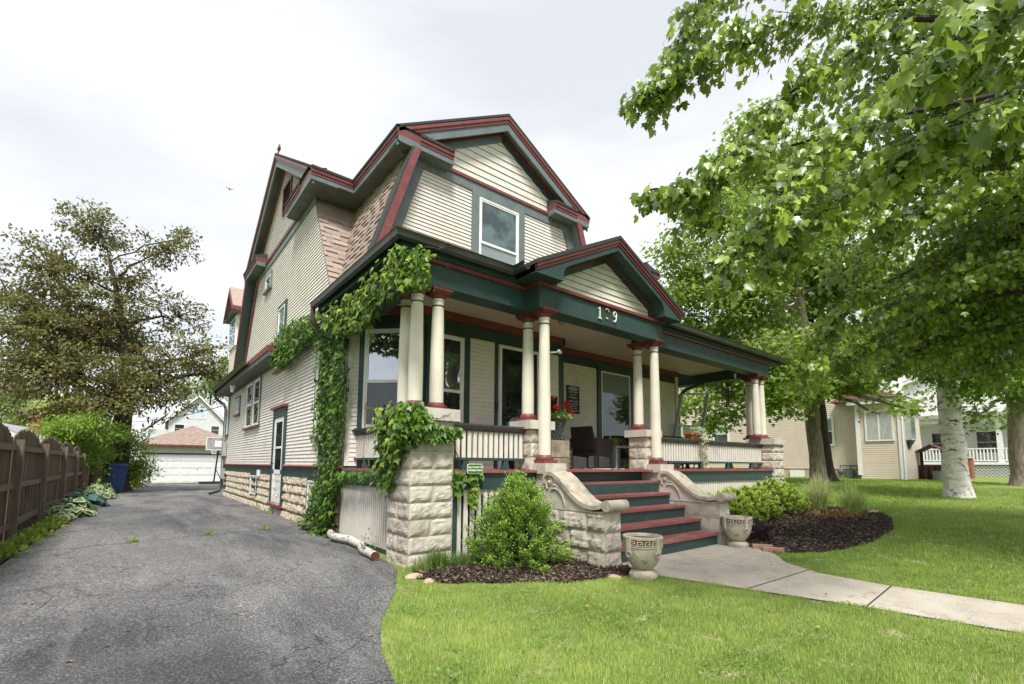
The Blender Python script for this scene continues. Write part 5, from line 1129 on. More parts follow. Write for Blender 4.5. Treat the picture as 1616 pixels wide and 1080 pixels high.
m = MB(); e = .55; a = [(-3.4-e, -e, 3.0), (3.5+e, -e, 3.0), (3.5+e, 6.5+e, 3.0), (-3.4-e, 6.5+e, 3.0)]; apx = (.02, 3.0, 4.75); apx2 = (.08, 3.5, 4.75)
rs2 = random.Random(9)
sl_len = math.hypot(3.0+e, 1.75); shingles(m, (-3.4-e, -e, 3.02), (1, 0, 0), (0, 3.0+e, 1.75), [(0, 0), (6.9+2*e, 0), (3.42+e+.03, sl_len), (3.42+e-.03, sl_len)], .17, rs2, .012); m.build('roof_slope', SHINGLE_GAR, t)
m = MB(); m.add([a[0], a[1], a[2], a[3], apx, apx2], [(0, 1, 5, 4), (1, 2, 5), (2, 3, 4, 5), (3, 0, 4)]); m.build('roof', SHINGLE_GAR, t)
m = MB(); m.box(-3.4-e, 3.5+e, -e-.02, -e+.03, 2.88, 3.0); m.box(-3.4-e, -3.4-e+.05, -e, 6.5, 2.88, 3.0); m.build('fascia', RED, t)
m = MB(); m.box(-3.4-e, 3.5+e, -e, 0, 2.86, 2.88); m.build('soffit', SOFFIT, t)
# basketball hoop
t = empty('basketball_hoop', (2.35, 36.4, hz(2, 36.4))); tag(t, 'portable basketball hoop in front of the garage door', 'basketball hoop')
m = MB(); m.box(-.95, .75, -.1, .9, 0, .17); m.build('base', BLACK, t); m = MB(); m.tube([(-.05, .1, .15), (.12, -.05, 2.7), (.1, -.3, 3.0)], .055, 10); m.tube([(.5, .5, .15), (.03, .0, 1.1)], .025, 8); m.build('pole', BLACK, t)
m = MB(); 
for a, b, c, d in ((-.75, .95, 2.5, 2.56), (-.75, .95, 3.4, 3.46), (-.75, -.69, 2.56, 3.4), (.89, .95, 2.56, 3.4)): m.box(a, b, -.5, -.46, c, d)
m.build('backboard_frame', WHITE, t); m = MB(); m.box(-.69, .89, -.49, -.47, 2.56, 3.4); m.build('backboard', glass_mat('backboard_panel', (.2, .21, .22), (.4, .41, .42), .15, 1.2), t)
m = MB(); m.box(-.2, .42, -.505, -.501, 2.75, 3.2); m.build('target_box', WHITE, t)
m = MB(); m.tube([(-.25+.23*math.cos(i*PI/8), -.75+.23*math.sin(i*PI/8), 2.62) for i in range(17)], .018, 6); m.build('rim', M('orange_metal', (.55, .16, .07), None, .5), t)
m = MB()
for i in range(10): a = i*.628; m.tube([(-.25+.23*math.cos(a), -.75+.23*math.sin(a), 2.6), (-.25+.12*math.cos(a+.4), -.75+.12*math.sin(a+.4), 2.2)], .012, 4)
m.build('net', WHITE, t)
m = MB(); m.sphere((0, 0, .22), .24, 16, 12); o = m.build('ball', M('orange_rubber', (.62, .2, .06), (.5, .15, .045), .6), None, True); o.location = (-2.25, 36.2, hz(-2, 36.2)); tag(o, 'orange ball at the far left edge of the drive', 'ball')
# houses far behind
def gable_house(name, loc, rz, w_, dpt, hw, hr, wallm, roofm, label, cat='house', over=.4, trim=WHITE):
    t = empty(name, loc); t.rotation_euler.z = rz; tag(t, label, cat)
    m = MB(); m.box(-w_/2, w_/2, 0, dpt, -.6, hw); m.prism([(-w_/2, 0.001, hw), (w_/2, 0.001, hw), (0, 0.001, hr)], (0, dpt-.002, 0)); m.build('wall', wallm, t)
    m = MB(); pl = Pl((0, 0, 0), (1, 0, 0), (0, -1, 0)); siding(m, pl, [(-w_/2, 0), (w_/2, 0), (w_/2, hw), (0, hr), (-w_/2, hw)], .13, .016); m.build('siding', wallm, t)
    k = (hr-hw)/(w_/2); m = MB()
    for s in (-1, 1): m.prism([(0, -over, hr), (s*(w_/2+over), -over, hw-k*over), (s*(w_/2+over), -over, hw-k*over+.14), (0, -over, hr+.14)], (0, dpt+2*over, 0))
    R = m.build('roof', roofm, t); m = MB()
    for s in (-1, 1): m.prism([(0, -over-.03, hr+.02), (s*(w_/2+over), -over-.03, hw-k*over+.02), (s*(w_/2+over), -over-.03, hw-k*over-.2), (0, -over-.03, hr-.2)], (0, .05, 0))
    m.build('rake_board', trim, t); return t
def bwin(t, x0, x1, z0, z1, y=0., glass=GL_DARK, fr=.09):
    m = MB(); m.box(x0-fr, x1+fr, y-.05, y, z0-fr, z1+fr); W = m.build('window', WHITE, t); m = MB(); m.box(x0, x1, y-.056, y-.05, z0, (z0+z1)/2-.02); m.box(x0, x1, y-.056, y-.05, (z0+z1)/2+.02, z1); m.build('pane', glass, W); return W
PALE = M('pale_grey_siding', (.62, .63, .67), (.55, .56, .6), .6, 3)
t = gable_house('white_house', (3.4, 64, -.5), 0., 5.6, 9, 7.0, 9.9, PALE, SHINGLE_GAR, 'pale grey house with an arched gable window behind the garage')
m = MB(); m.prism([(-.9, -.05, 7.0), (.9, -.05, 7.0), (.9, -.05, 7.9)]+[(.9*math.cos(a*PI/12), -.05, 7.9+.75*math.sin(a*PI/12)) for a in range(1, 12)]+[(-.9, -.05, 7.9)], (0, .05, 0)); AW = m.build('arched_window', WHITE, t)
m = MB(); m.prism([(.78*math.cos(a*PI/12), -.056, 7.95+.63*math.sin(a*PI/12)) for a in range(13)], (0, .006, 0)); m.box(-.78, -.04, -.056, -.05, 7.1, 7.9); m.box(.04, .78, -.056, -.05, 7.1, 7.9); m.build('pane', GL_BLUE, AW)
bwin(t, -2.2, -1.3, 5.2, 6.2); bwin(t, 1.5, 2.3, 5.2, 6.2)
m = MB(); m.box(-4.6, -2.8, 1, 6, -.5, 5.6); m.build('wing_wall', PALE, t); m = MB(); m.prism([(-5, .6, 5.5), (-2.8, .6, 7.6), (-2.8, .6, 7.75), (-5.1, .6, 5.55)], (0, 6, 0)); m.build('wing_roof', SHINGLE_GAR, t)
t = gable_house('small_house', (-8.9, 35.2, -.4), -.15, 4.4, 8, 2.5, 3.75, PALE, SHINGLE_GREY, 'small white house with a grey roof and brick chimney beyond the fence')
m = MB(); m.box(.3, .85, 4., 4.5, 3., 4.75); CHM = m.build('chimney', BRICK, t); m = MB(); m.box(.26, .89, 3.96, 4.54, 4.75, 4.83); m.build('chimney_cap', CUT_STONE, CHM)
# overhead lines
WIRE = BLACK
def wire(a, b, sag, lab, r=.014):
    a = Vector(a); b = Vector(b); m = MB(); m.tube([a.lerp(b, i/16)-Vector((0, 0, sag*4*(i/16)*(1-i/16))) for i in range(17)], r, 5); o = m.build('power_line', WIRE); tag(o, lab, 'power line')
wire((.02, 15.4, 3.35), (-6.5, 50, 5.6), .8, 'thin black cable running from the rear house corner toward the garage', .016)
wire((-26, 48, 9.6), (-4, 52, 8.7), .5, 'upper thin power line crossing the sky above the small house', .02)
wire((-30, 46, 9.0), (-6.0, 50, 5.9), .6, 'lower thin power line slanting down above the small house', .02)

# ================================================================== RIGHT SIDE
TAN = M('tan_vinyl_siding', (.64, .55, .45), (.59, .505, .41), .55, 2, attr=(.3, .24, .18))  # attr paints a brown shadow line under each siding lap
TANF = M('tan_foundation', (.48, .39, .29), (.4, .33, .245), .85, 3)
t = empty('tan_house', (28.9, 3.1, .45)); tag(t, 'tan vinyl sided neighbour house with a maroon roofed front porch', 'house')
m = MB(); m.box(.02, 8, 0, 14, -.5, .62); m.build('foundation', TANF, t)
m = MB(); m.box(.02, 8, .02, 14, .62, 7.6); m.build('wall', TAN, t)
PN = Pl((0, 0, 0), (0, 1, 0), (-1, 0, 0)); m = MB(); siding(m, PN, [(0, .62), (14, .62), (14, 7.6), (0, 7.6)], .115, .018); m.build('siding', TAN, t)
m = MB()
for s in (0, 1): m.prism([(-.5, -.5, 7.5), (8.5, -.5, 7.5), (8.5, 7.1, 10.9), (-.5, 7.1, 10.9)], (0, 0, .15)) if s == 0 else m.prism([(-.5, 14.6, 7.5), (8.5, 14.6, 7.5), (8.5, 7.1, 10.9), (-.5, 7.1, 10.9)], (0, 0, .15))
m.build('roof', SHINGLE_MAROON, t)
m = MB(); m.prism([(.03, 0, 7.6), (.03, 14, 7.6), (.03, 7.1, 10.8)], (.3, 0, 0)); m.build('gable_wall', TAN, t)
def nwin(u0, u1, z0, z1, glass=GL_DARK, lower=None):
    m = MB(); m.pbox(PN, u0-.12, u1+.12, z0-.12, z1+.12, .0, .07); W = m.build('window', WHITE, t)
    m = MB(); m.pbox(PN, u0, u1, (z0+z1)/2+.03, z1, .07, .075); m.build('pane', glass, W); m = MB(); m.pbox(PN, u0, u1, z0, (z0+z1)/2-.03, .07, .075); m.build('pane', lower or glass, W)
nwin(1.45, 2.25, 2.05, 3.5, GL_BLIND, GL_DARK); nwin(7.6, 8.5, 2.2, 3.6, GL_CURT, GL_DARK); nwin(10, 10.9, 2.2, 3.6); nwin(1.5, 2.4, 5.2, 6.7); nwin(8, 8.9, 5.2, 6.7)
m = MB(); m.pbox(PN, 3.0, 3.8, .08, .52, 0, .04); m.build('basement_window', WHITE, t)
m = MB(); m.pbox(PN, -.1, .08, .55, 7.6, 0, .1); m.build('corner_trim', WHITE, t)
# enclosed porch
bx0, bx1, by0, by1 = -.62, 3.2, -1.84, -.0
m = MB(); m.box(bx0+.02, bx1, by0+.02, by1, -.5, 4.1); m.build('porch_wall', TAN, t)
P1 = Pl((bx0, 0, 0), (0, 1, 0), (-1, 0, 0)); P2 = Pl((0, by0, 0), (1, 0, 0), (0, -1, 0))
m = MB(); siding(m, P1, [(by0, -.1), (by1, -.1), (by1, 4.1), (by0, 4.1)], .115, .018); siding(m, P2, [(bx0, -.1), (bx1, -.1), (bx1, 4.1), (bx0, 4.1)], .115, .018); m.build('porch_siding', TAN, t)
m = MB(); m.pbox(P1, by0-.02, by0+.14, -.1, 4.1, .0, .06); m.pbox(P2, bx0-.06, bx0+.12, -.1, 4.1, .0, .06); m.pbox(P1, by1-.06, by1+.12, .3, 4.1, 0, .06); m.build('corner_trim', WHITE, t)
m = MB(); m.pbox(P1, -1.55, -.3, 2.1, 3.75, .0, .07); W = m.build('window', WHITE, t); m = MB(); m.pbox(P1, -1.46, -.96, 2.2, 3.66, .07, .075); m.pbox(P1, -.88, -.4, 2.2, 3.66, .07, .075); m.build('pane', GL_CURT, W)
m = MB(); m.pbox(P2, .05, 1.05, 2.15, 3.6, .0, .25); W = m.build('bay_window', M('bay_grey_paint', (.42, .46, .46), None, .5), t); m = MB(); m.pbox(P2, .12, .98, 2.25, 3.5, .25, .256); m.build('pane', GL_UP, W)
m = MB(); m.add([P2.p(.1, 2.15, 0), P2.p(1.0, 2.15, 0), P2.p(1.0, 2.15, .22), P2.p(.1, 2.15, .22), P2.p(.55, 1.6, 0)], [(0, 1, 4), (1, 2, 4), (2, 3, 4), (3, 0, 4)]); m.build('bay_bracket', M('slate_paint', (.05, .075, .09), None, .5), t)
m = MB(); m.box(bx0-.35, bx1+.3, by0-.35, by1+.4, 4.1, 4.3); m.build('gutter_fascia', WHITE, t)
m = MB(); m.add([(bx0-.4, by0-.4, 4.31), (bx1+.3, by0-.4, 4.31), (bx1+.3, by1+1.2, 4.31), (bx0-.4, by1+1.2, 4.31), (bx0+1.3, by1+.3, 5.35), (bx1, by1+.3, 5.35)], [(0, 1, 5, 4), (1, 2, 5), (2, 3, 4, 5), (3, 0, 4)]); m.build('porch_roof', SHINGLE_MAROON, t)
m = MB(); m.box(3.2, 6.5, -.6, 0, -.5, 6.5); m.build('wall', WHITE, t)
# gas meter
t = empty('gas_meter', (28.72, 3.75, .5)); tag(t, 'grey gas meter with pipes at the foot of the tan house', 'gas meter')
GM = M('meter_grey', (.11, .15, .16), (.08, .11, .12), .5, 6)
m = MB(); m.box(-.12, .12, -.19, .12, .12, .5); m.build('body', GM, t); m = MB(); m.sphere((0, .45, .42), .16, 12, 8, (.6, 1, 1)); m.build('regulator', GM, t, True)
m = MB(); m.tube([(0, .45, -.05), (0, .45, .75), (0, -.35, .75), (0, -.35, .5)], .035, 8); m.tube([(0, -.05, .5), (0, -.05, .75)], .035, 8); m.build('pipe', GM, t, True)
# wishing well, bucket, brick pillar
t = empty('wishing_well', (31.4, .62, .5)); tag(t, 'brown wooden wishing well with a little gabled roof beside the tan house', 'wishing well')
WB = M('brown_stained_wood', (.07, .022, .016), (.045, .015, .011), .7, 5)
m = MB()
for i in range(12): a = i*PI/6; m.box(.5*math.cos(a)-.1, .5*math.cos(a)+.1, .5*math.sin(a)-.1, .5*math.sin(a)+.1, 0, .8)
m.build('base', WB, t)
for s in (-1, 1): m = MB(); m.box(-.06, .06, s*.5-.06, s*.5+.06, .8, 1.5); m.build('post', WB, t)
m = MB()
for s in (-1, 1): m.prism([(-.75, 0, 1.85), (-.75, s*.75, 1.42), (-.75, s*.75, 1.48), (-.75, 0, 1.92)], (1.5, 0, 0))
m.build('roof', SHINGLE_MAROON, t)
m = MB(); m.lathe((0, 0, 0), [(.2, 0), (.24, .5), (.25, .5), (.22, .46)], 14); o = m.build('bucket', M('teal_grey_pail', (.2, .28, .27), None, .6), None, True); o.location = (30.6, .35, .5); tag(o, 'grey green pail in front of the wishing well', 'bucket')
t = empty('brick_pillar', (38.2, .4, .5)); tag(t, 'short brick pillar behind the birch trunk', 'pillar'); m = MB(); m.box(-.45, .45, -.45, .45, -.2, 1.25); m.build('shaft', BRICK, t); m = MB(); m.box(-.5, .5, -.5, .5, 1.25, 1.34); m.build('cap', CUT_STONE, t)
# white porch house
t = gable_house('porch_house', (52, 2.5, .5), -PI/2, 14, 10, 6.8, 9.5, WHITE, SHINGLE_GREY, 'white house with a two storey railed porch seen past the birch trunk'); 
m = MB(); m.box(-7, 7, -3.2, 0, .9, 1.1); m.box(-7, 7, -3.2, 0, 4.25, 4.6); m.build('porch_deck', WHITE, t)
m = MB(); m.box(-7.3, 7.3, -3.6, 0, 4.6, 4.9); m.build('porch_roof', SHINGLE_GREY, t)
for x in (-6.8, -4.4, -2., .4, 2.8, 5.2, 6.8): m = MB(); m.box(x-.16, x+.16, -3.15, -2.85, 1.1, 4.25); m.build('porch_post', WHITE, t)
for z0, z1 in ((1.25, 2.1), (5.0, 5.9)):
    m = MB(); m.box(-7, 7, -3.08, -2.98, z1, z1+.09); m.box(-7, 7, -3.08, -2.98, z0-.06, z0); R = m.build('railing', WHITE, t); m = MB()
    for i in range(70): m.box(-6.95+i*.2, -6.87+i*.2, -3.06, -3.0, z0, z1)
    m.build('baluster_row', WHITE, R)
m = MB()
for i in range(60):
    for s in (-1, 1): m.bar((-7+i*.235, -3.1, .0), (-7+i*.235+s*.85, -3.1, .85), .04, .015, (0, 1, 0))
m.build('lattice', WHITE, t); m = MB(); m.box(-7, 7, -2.9, -2.8, -.2, .9); m.build('lattice_backing', GALV, t)
bwin(t, -5, -3.8, 1.9, 3.6); bwin(t, -1.6, -.4, 1.9, 3.6); bwin(t, 1.2, 2.4, 1.9, 3.6)
# ================================================================== PLANTS
IVY_COL = [(4.49, 4.35), (2.31, 4.22), (1.24, 3.61), (2.05, 3.06), (2.42, 2.56), (2.41, 1.73), (2.61, 1.17), (1.98, 0.99), (2.74, 0.2), (3.54, -0.03), (4.51, -0.05), (3.88, 0.53), (3.45, 1.11), (3.77, 1.57), (4.14, 2.3), (3.94, 2.76), (4.21, 3.3)]
IVY_FRZ = [(8.07, 4.22), (6.89, 4.37), (3.89, 4.09), (2.49, 3.92), (3.11, 3.75), (4.65, 3.61), (6.09, 3.33), (7.37, 3.61)]
IVY_GUT = [(3.33, 3.78), (1.51, 3.76), (0.13, 3.86), (-0.3, 3.76), (-0.52, 3.2), (-0.16, 3.3), (0.57, 3.35), (1.44, 3.13), (2.58, 3.28)]
IVY_GUTF = [(-0.29, 3.84), (0.03, 3.92), (0.26, 3.88), (0.15, 3.52), (-0.04, 3.3), (-0.21, 3.43)]
IVY_PL = [(0.77, 1.93), (0.24, 1.99), (-0.11, 1.9), (-0.1, 1.45), (0.22, 1.19), (0.45, 0.79), (0.73, 0.94), (0.89, 1.48)]
IVY_PF = [(-0.1, 1.9), (0.06, 1.85), (0.33, 1.68), (0.62, 1.67), (0.66, 1.55), (0.42, 1.49), (0.16, 1.49), (-0.03, 1.41)]
IVY_SK = [(2.98, 1.07), (0.91, 1.12), (0.8, 1.04), (1.56, 0.95), (2.35, 0.88)]
IVY_FE = [(0.58, 1.14), (0.76, 1.11), (1.0, 1.09), (1.05, 1.04), (0.76, 1.01), (0.74, 0.87), (0.64, 0.8), (0.57, 0.99)]
IVY_FE2 = [(0.89, 1.03), (0.99, 1.01), (1.0, 0.78), (0.93, 0.62), (0.84, 0.74)]
CL_LT = [(-5.96, 24.79, 9.97, 1.83), (-4.68, 24.76, 12.38, 1.33), (-6.32, 24.12, 7.33, 1.83), (-4.35, 23.72, 8.22, 2.06), (-5.03, 22.71, 5.14, 2.65), (-3.33, 23.96, 10.09, 1.24), (-1.95, 21.46, 11.03, 0.94), (-1.41, 22.18, 12.1, 0.59), (-1.33, 22.59, 8.26, 1.24), (-0.65, 21.0, 6.2, 1.42), (-1.88, 20.86, 4.84, 1.62), (0.21, 21.68, 5.51, 0.65), (-7.12, 27.56, 5.45, 1.47), (-3.31, 20.87, 3.59, 1.47), (-7.36, 26.1, 8.49, 0.88), (-2.77, 25.16, 7.11, 1.33), (-5.18, 27.04, 7.57, 2.36)]
CL_T2 = [(20.59, -0.81, 3.35, 0.42), (18.95, -0.1, 3.15, 0.45), (20.2, -.5, 3.9, .5), (16.58, 2.92, 15.01, 0.94), (16.81, 4.13, 14.07, 1.18), (17.52, 2.4, 13.06, 1.83), (15.38, 4.32, 11.35, 1.62), (15.93, 2.13, 9.87, 2.09), (19.23, 1.18, 11.78, 2.09), (14.92, 4.97, 9.01, 1.18), (15.74, 3.21, 7.51, 1.83), (20.12, 2.06, 9.3, 1.83), (20.62, 0.38, 9.18, 1.83), (15.72, 4.68, 6.15, 1.31), (15.81, 2.18, 4.96, 1.57), (18.87, 0.95, 5.44, 1.83), (21.42, 0.09, 6.33, 1.57), (15.61, 2.48, 3.79, 0.94), (17.41, 4.79, 4.63, 1.05), (17.04, 1.92, 4.23, 0.87), (18.72, 0.54, 4.48, 0.96), (15.64, 1.86, 3.38, 0.59), (13.82, 5.13, 9.69, 0.76), (14.23, 5.01, 7.92, 0.76), (15.06, 5.12, 6.8, 0.94), (15.85, 5.35, 5.07, 0.96), (14.71, 5.15, 3.61, 0.66), (15.63, 4.47, 3.11, 0.76)]
CL_BI = [(14.52, -2.52, 4.46, 1.05), (15.58, -3.41, 4.81, 1.05), (15.15, -1.95, 6.2, 1.05), (16.06, -3.92, 5.86, 1.22), (14.94, -3.09, 6.37, 1.22), (14.69, -3.2, 3.67, 0.78)]
CL_T3 = [(26.06, -2.9, 5.69, 1.34), (24.65, -1.67, 4.88, 1.07), (27.16, -3.68, 4.9, 1.61), (25.16, -1.91, 3.41, 0.7), (27.19, -4.04, 7.57, 1.88)]
CL_BU = [(-4.7, 18.95, 2.11, 0.66), (-4.31, 19.24, 2.43, 0.77), (-3.8, 20.12, 2.45, 0.92), (-3.16, 23.49, 2.21, 1.0), (-2.58, 23.77, 1.43, 0.78), (-2.21, 23.55, 0.74, 0.54), (-2.59, 24.54, 0.42, 0.49), (-3.71, 24.67, 1.48, 1.03), (-4.3, 19.98, 1.55, 0.69), (-4.05, 23.07, 0.95, 0.62), (-3.11, 25.54, 0.93, 0.82), (-4.5, 19.56, 1.06, 0.43)]
CL_B1 = [(-13.21, 69.45, 8.01, 2.09), (-16.52, 72.01, 8.68, 4.18), (-10.99, 67.75, 7.34, 1.74)]
CL_B2 = [(-7.36, 49.6, 5.67, 1.39), (-6.07, 48.63, 5.15, 1.29)]
CL_B3 = [(6.27, 82.81, 13.21, 3.02), (10.13, 79.6, 14.24, 5.03), (3.02, 89.35, 12.62, 2.51)]
SPR=[
  [(3.34, -4.06, 6.07), (2.46, -3.57, 5.73), (1.78, -3.24, 5.36), (1.33, -2.96, 5.02), (0.89, -2.7, 4.67)] ,
  [(2.79, -3.67, 6.52), (1.74, -3.16, 6.01), (1.36, -2.92, 5.54), (1.11, -2.76, 4.78)] ,
  [(2.97, -4.22, 5.55), (2.34, -3.9, 5.01), (1.85, -3.58, 4.57), (1.41, -3.42, 4.03), (1.08, -3.24, 3.61), (0.77, -2.98, 3.53)] ,
  [(2.86, -4.56, 4.9), (2.21, -4.23, 4.34), (1.6, -3.93, 3.78), (1.1, -3.72, 3.21), (0.77, -3.52, 2.71)] ,
  [(3.56, -4.71, 4.68), (2.82, -4.31, 4.12), (2.28, -3.95, 3.66), (1.84, -3.68, 3.32), (1.56, -3.54, 2.95)] ,
  [(2.53, -5.25, 4.29), (1.61, -5.0, 4.05), (1.12, -4.84, 3.82), (0.83, -4.7, 3.54)] ,
  [(3.16, -5.23, 4.2), (2.14, -4.87, 3.74), (1.53, -4.61, 3.51), (1.22, -4.46, 3.18)] ,
  [(5.12, -5.28, 4.41), (4.22, -4.79, 4.21), (3.37, -4.33, 3.83), (2.88, -4.03, 3.53)] ,
  [(9.0, -5.32, 5.6), (7.52, -4.43, 4.94), (6.33, -3.65, 4.17), (5.25, -2.97, 3.54), (4.9, -2.72, 2.78)] ,
  [(9.84, -5.26, 4.83), (8.43, -4.46, 4.37), (7.4, -3.8, 3.69), (6.41, -3.19, 3.25), (5.8, -2.74, 2.8)] ,
  [(9.9, -5.2, 3.97), (8.63, -4.38, 3.48), (7.58, -3.74, 3.3), (6.95, -3.26, 2.95)] ,
  [(6.63, -5.34, 5.52), (5.89, -4.73, 5.36), (5.02, -4.24, 4.98), (4.43, -3.85, 4.61)] ,
  [(7.48, -5.27, 4.67), (6.53, -4.72, 4.22), (5.89, -4.29, 3.84), (5.27, -3.87, 3.47)] ,
  [(11.41, -5.25, 5.04), (10.5, -4.46, 4.55), (9.72, -3.97, 3.75), (9.58, -3.77, 3.4)] ,
]
# ---- climbing ivy
IVYM = foliage('ivy_leaf', (.024, .075, .007), (.15, .28, .03), .26, spec=.5)
IVYN = foliage('ivy_young_leaf', (.10, .19, .015), (.34, .46, .07), .35, spec=.45)
def ivy_patch(par, poly, axis, val, n, thick, size, mat=None, name='foliage', out=-1, young=0.):
    n = int(n*1.25); size *= .93; thick *= .6
    u, v = poly_pts(poly, n); d = val+out*thick*RNG.random(n)**1.3; cl = np.array([mnoise.noise((a*3.2, b*3.2, val)) for a, b in zip(u, v)])
    d += out*.06*np.clip(cl, -.5, 1)
    if axis == 'X': P = np.stack([d, u, v], 1); nrm = np.array([out, 0, .45])
    else: P = np.stack([u, d, v], 1); nrm = np.array([0, out, .45])
    A = np.stack([RNG.normal(0, .35, n), RNG.normal(0, .35, n), -np.ones(n)], 1)+nrm*RNG.uniform(.1, .7, n)[:, None]
    Nn = nrm+RNG.normal(0, .32, (n, 3)); lv = np.clip(.40+.55*cl+RNG.normal(0, .2, n), 0, 1)
    leaves(name, mat or IVYM, P, A, Nn, RNG.uniform(size*.65, size*1.25, n), 'lobed', par, lv=lv)
def stems(par, lines, r=.006, name='stem'):
    m = MB()
    for L in lines:
        pts = [Vector(L[0])]
        for a, b in zip(L[:-1], L[1:]):
            for i in range(1, 6): pts.append(Vector(a).lerp(Vector(b), i/5)+Vector((random.uniform(-.02, .02), random.uniform(-.02, .02), random.uniform(-.02, .02))))
        m.tube(pts, [r*(1-.6*i/len(pts)) for i in range(len(pts))], 5)
    m.build(name, TWIG, par)
G = empty('climbing_ivy', (.05, 3.2, .0)); tag(G, 'climbing ivy covering the house corner from the drive up to the gutter', 'ivy'); G.location = (0, 0, 0)
col_low = [p for p in IVY_COL]
ivy_patch(G, [(4.02, 3.6), (2.5, 3.7), (2.42, 2.5), (2.46, 1.7), (2.7, 1.15), (2.55, .9), (2.8, .2), (3.5, -.0), (4.2, -.02), (3.75, .6), (3.5, 1.1), (3.75, 1.6), (3.95, 2.2), (3.8, 2.7)], 'X', .10, 2500, .28, .085)
ivy_patch(G, [(3.3, .95), (2.5, .95), (2.75, -.02), (4.4, -.04), (3.8, .5)], 'X', .05, 480, .32, .085)
ivy_patch(G, IVY_GUT, 'X', .0, 1000, .3, .085); ivy_patch(G, IVY_GUT, 'X', -.1, 300, .3, .085, IVYN)
ivy_patch(G, IVY_GUTF, 'Y', .12, 110, .2, .08); ivy_patch(G, IVY_GUTF, 'Y', .06, 60, .2, .085, IVYN)
ivy_patch(G, [(7.35, 3.62), (7.1, 4.1), (6.3, 4.32), (3.6, 4.02), (3.3, 3.8), (3.9, 3.62), (5.2, 3.45), (6.4, 3.35)], 'X', .04, 1250, .34, .10)
ivy_patch(G, IVY_SK, 'X', .06, 230, .12, .07)
stems(G, [[(.12, 3.3, 0), (.1, 3.2, 1.2), (.1, 3.15, 2.4), (.1, 3.1, 3.5)], [(.1, 3.1, 3.4), (-.0, 4.2, 3.8), (.0, 6.5, 3.9)], [(.1, 3.1, 3.4), (0, 1.5, 3.6), (-.1, .2, 3.6)], [(-.1, .15, 3.7), (.3, .0, 3.85), (.62, .08, 3.75)], [(.3, .02, 3.9), (.75, .1, 3.65)], [(.0, .1, 3.9), (.4, -.02, 4.0), (.55, -.03, 4.06)], [(.12, 3.0, 1), (.1, 2, 1.05), (0, .9, 1.1)],
   [(-.1, 2.0, 3.7), (-.1, 2.05, 3.3)], [(-.12, 1.2, 3.7), (-.1, 1.2, 3.2), (-.08, 1.15, 2.95)], [(-.1, .8, 3.7), (-.1, .78, 3.25)]], .008)
ivy_patch(G, [(1.3, 3.3), (1.05, 3.3), (1.1, 2.95), (1.25, 2.95)], 'X', -.05, 26, .08, .085, IVYN)
G = empty('pier_ivy', (0, 0, 0)); tag(G, 'ivy clump spilling over the cap and left face of the stone corner pier', 'ivy')
ivy_patch(G, IVY_PL, 'X', .03, 620, .22, .085); ivy_patch(G, IVY_PF, 'Y', .0, 330, .17, .08); ivy_patch(G, IVY_PL, 'X', -.1, 90, .14, .085, IVYN)
ivy_patch(G, [(-.16, 1.93), (.12, 1.96), (.2, 1.74), (-.05, 1.4), (-.2, 1.55)], 'Y', .0, 240, .24, .085)
ivy_patch(G, IVY_FE, 'Y', .05, 120, .12, .075); ivy_patch(G, IVY_FE2, 'Y', .06, 45, .08, .07, IVYN)
stems(G, [[(.05, -.02, 1.75), (.35, -.06, 1.78), (.5, -.08, 1.86)], [(.3, -.06, 1.7), (.62, -.05, 1.6)], [(.6, 0, 1.55), (.75, .03, 1.1), (.95, .04, .8)], [(.7, .03, 1.12), (1.02, .02, 1.06), (1.2, .03, 1.13)], [(.05, -.06, 1.6), (-.06, .3, 1.2), (-.05, .5, .8)]], .007)
def clump_plant(name, label, cat, loc, n, rad, h, size, mat, tm='oval', group=None, up=.6, shape=None):
    G = empty(name, loc); tag(G, label, cat, group); d = rdir(n); d[:, 2] = np.abs(d[:, 2]); r = RNG.random(n)**.45
    P = d*r[:, None]*np.array([rad, rad, h]); A = d+[0, 0, up]+RNG.normal(0, .3, (n, 3))
    leaves('foliage', mat, P, A, RNG.normal(0, .5, (n, 3))+[0, 0, 1], RNG.uniform(size*.6, size*1.2, n), tm, G); return G
for x, y, r, h, lab in ((-.08, 1.0, .16, .36, 'small ivy seedling between the birch log and the corner pier'), (-.06, 2.35, .13, .2, 'small green weed beside the upper end of the birch log'), (.02, 5.0, .13, .3, 'yellow green weed at the foundation right of the white side door'), (.04, 7.3, .1, .16, 'small weed below the sill of the white side door'), (.06, 8.9, .09, .2, 'tiny weed at the foundation under the basement window'), (-2.5, 4.1, .12, .06, 'patch of weeds in the driveway seam left of the middle'), (-.6, 4.45, .13, .06, 'patch of weeds in the driveway seam near the house'), (-1.5, 4.3, .1, .05, 'patch of weeds in the middle of the driveway seam')):
    clump_plant('weed', lab, 'weed', (x, y, hz(x, y)), 60, r*.8, h, .035, IVYN if y > 4 else IVYM, 'oval')
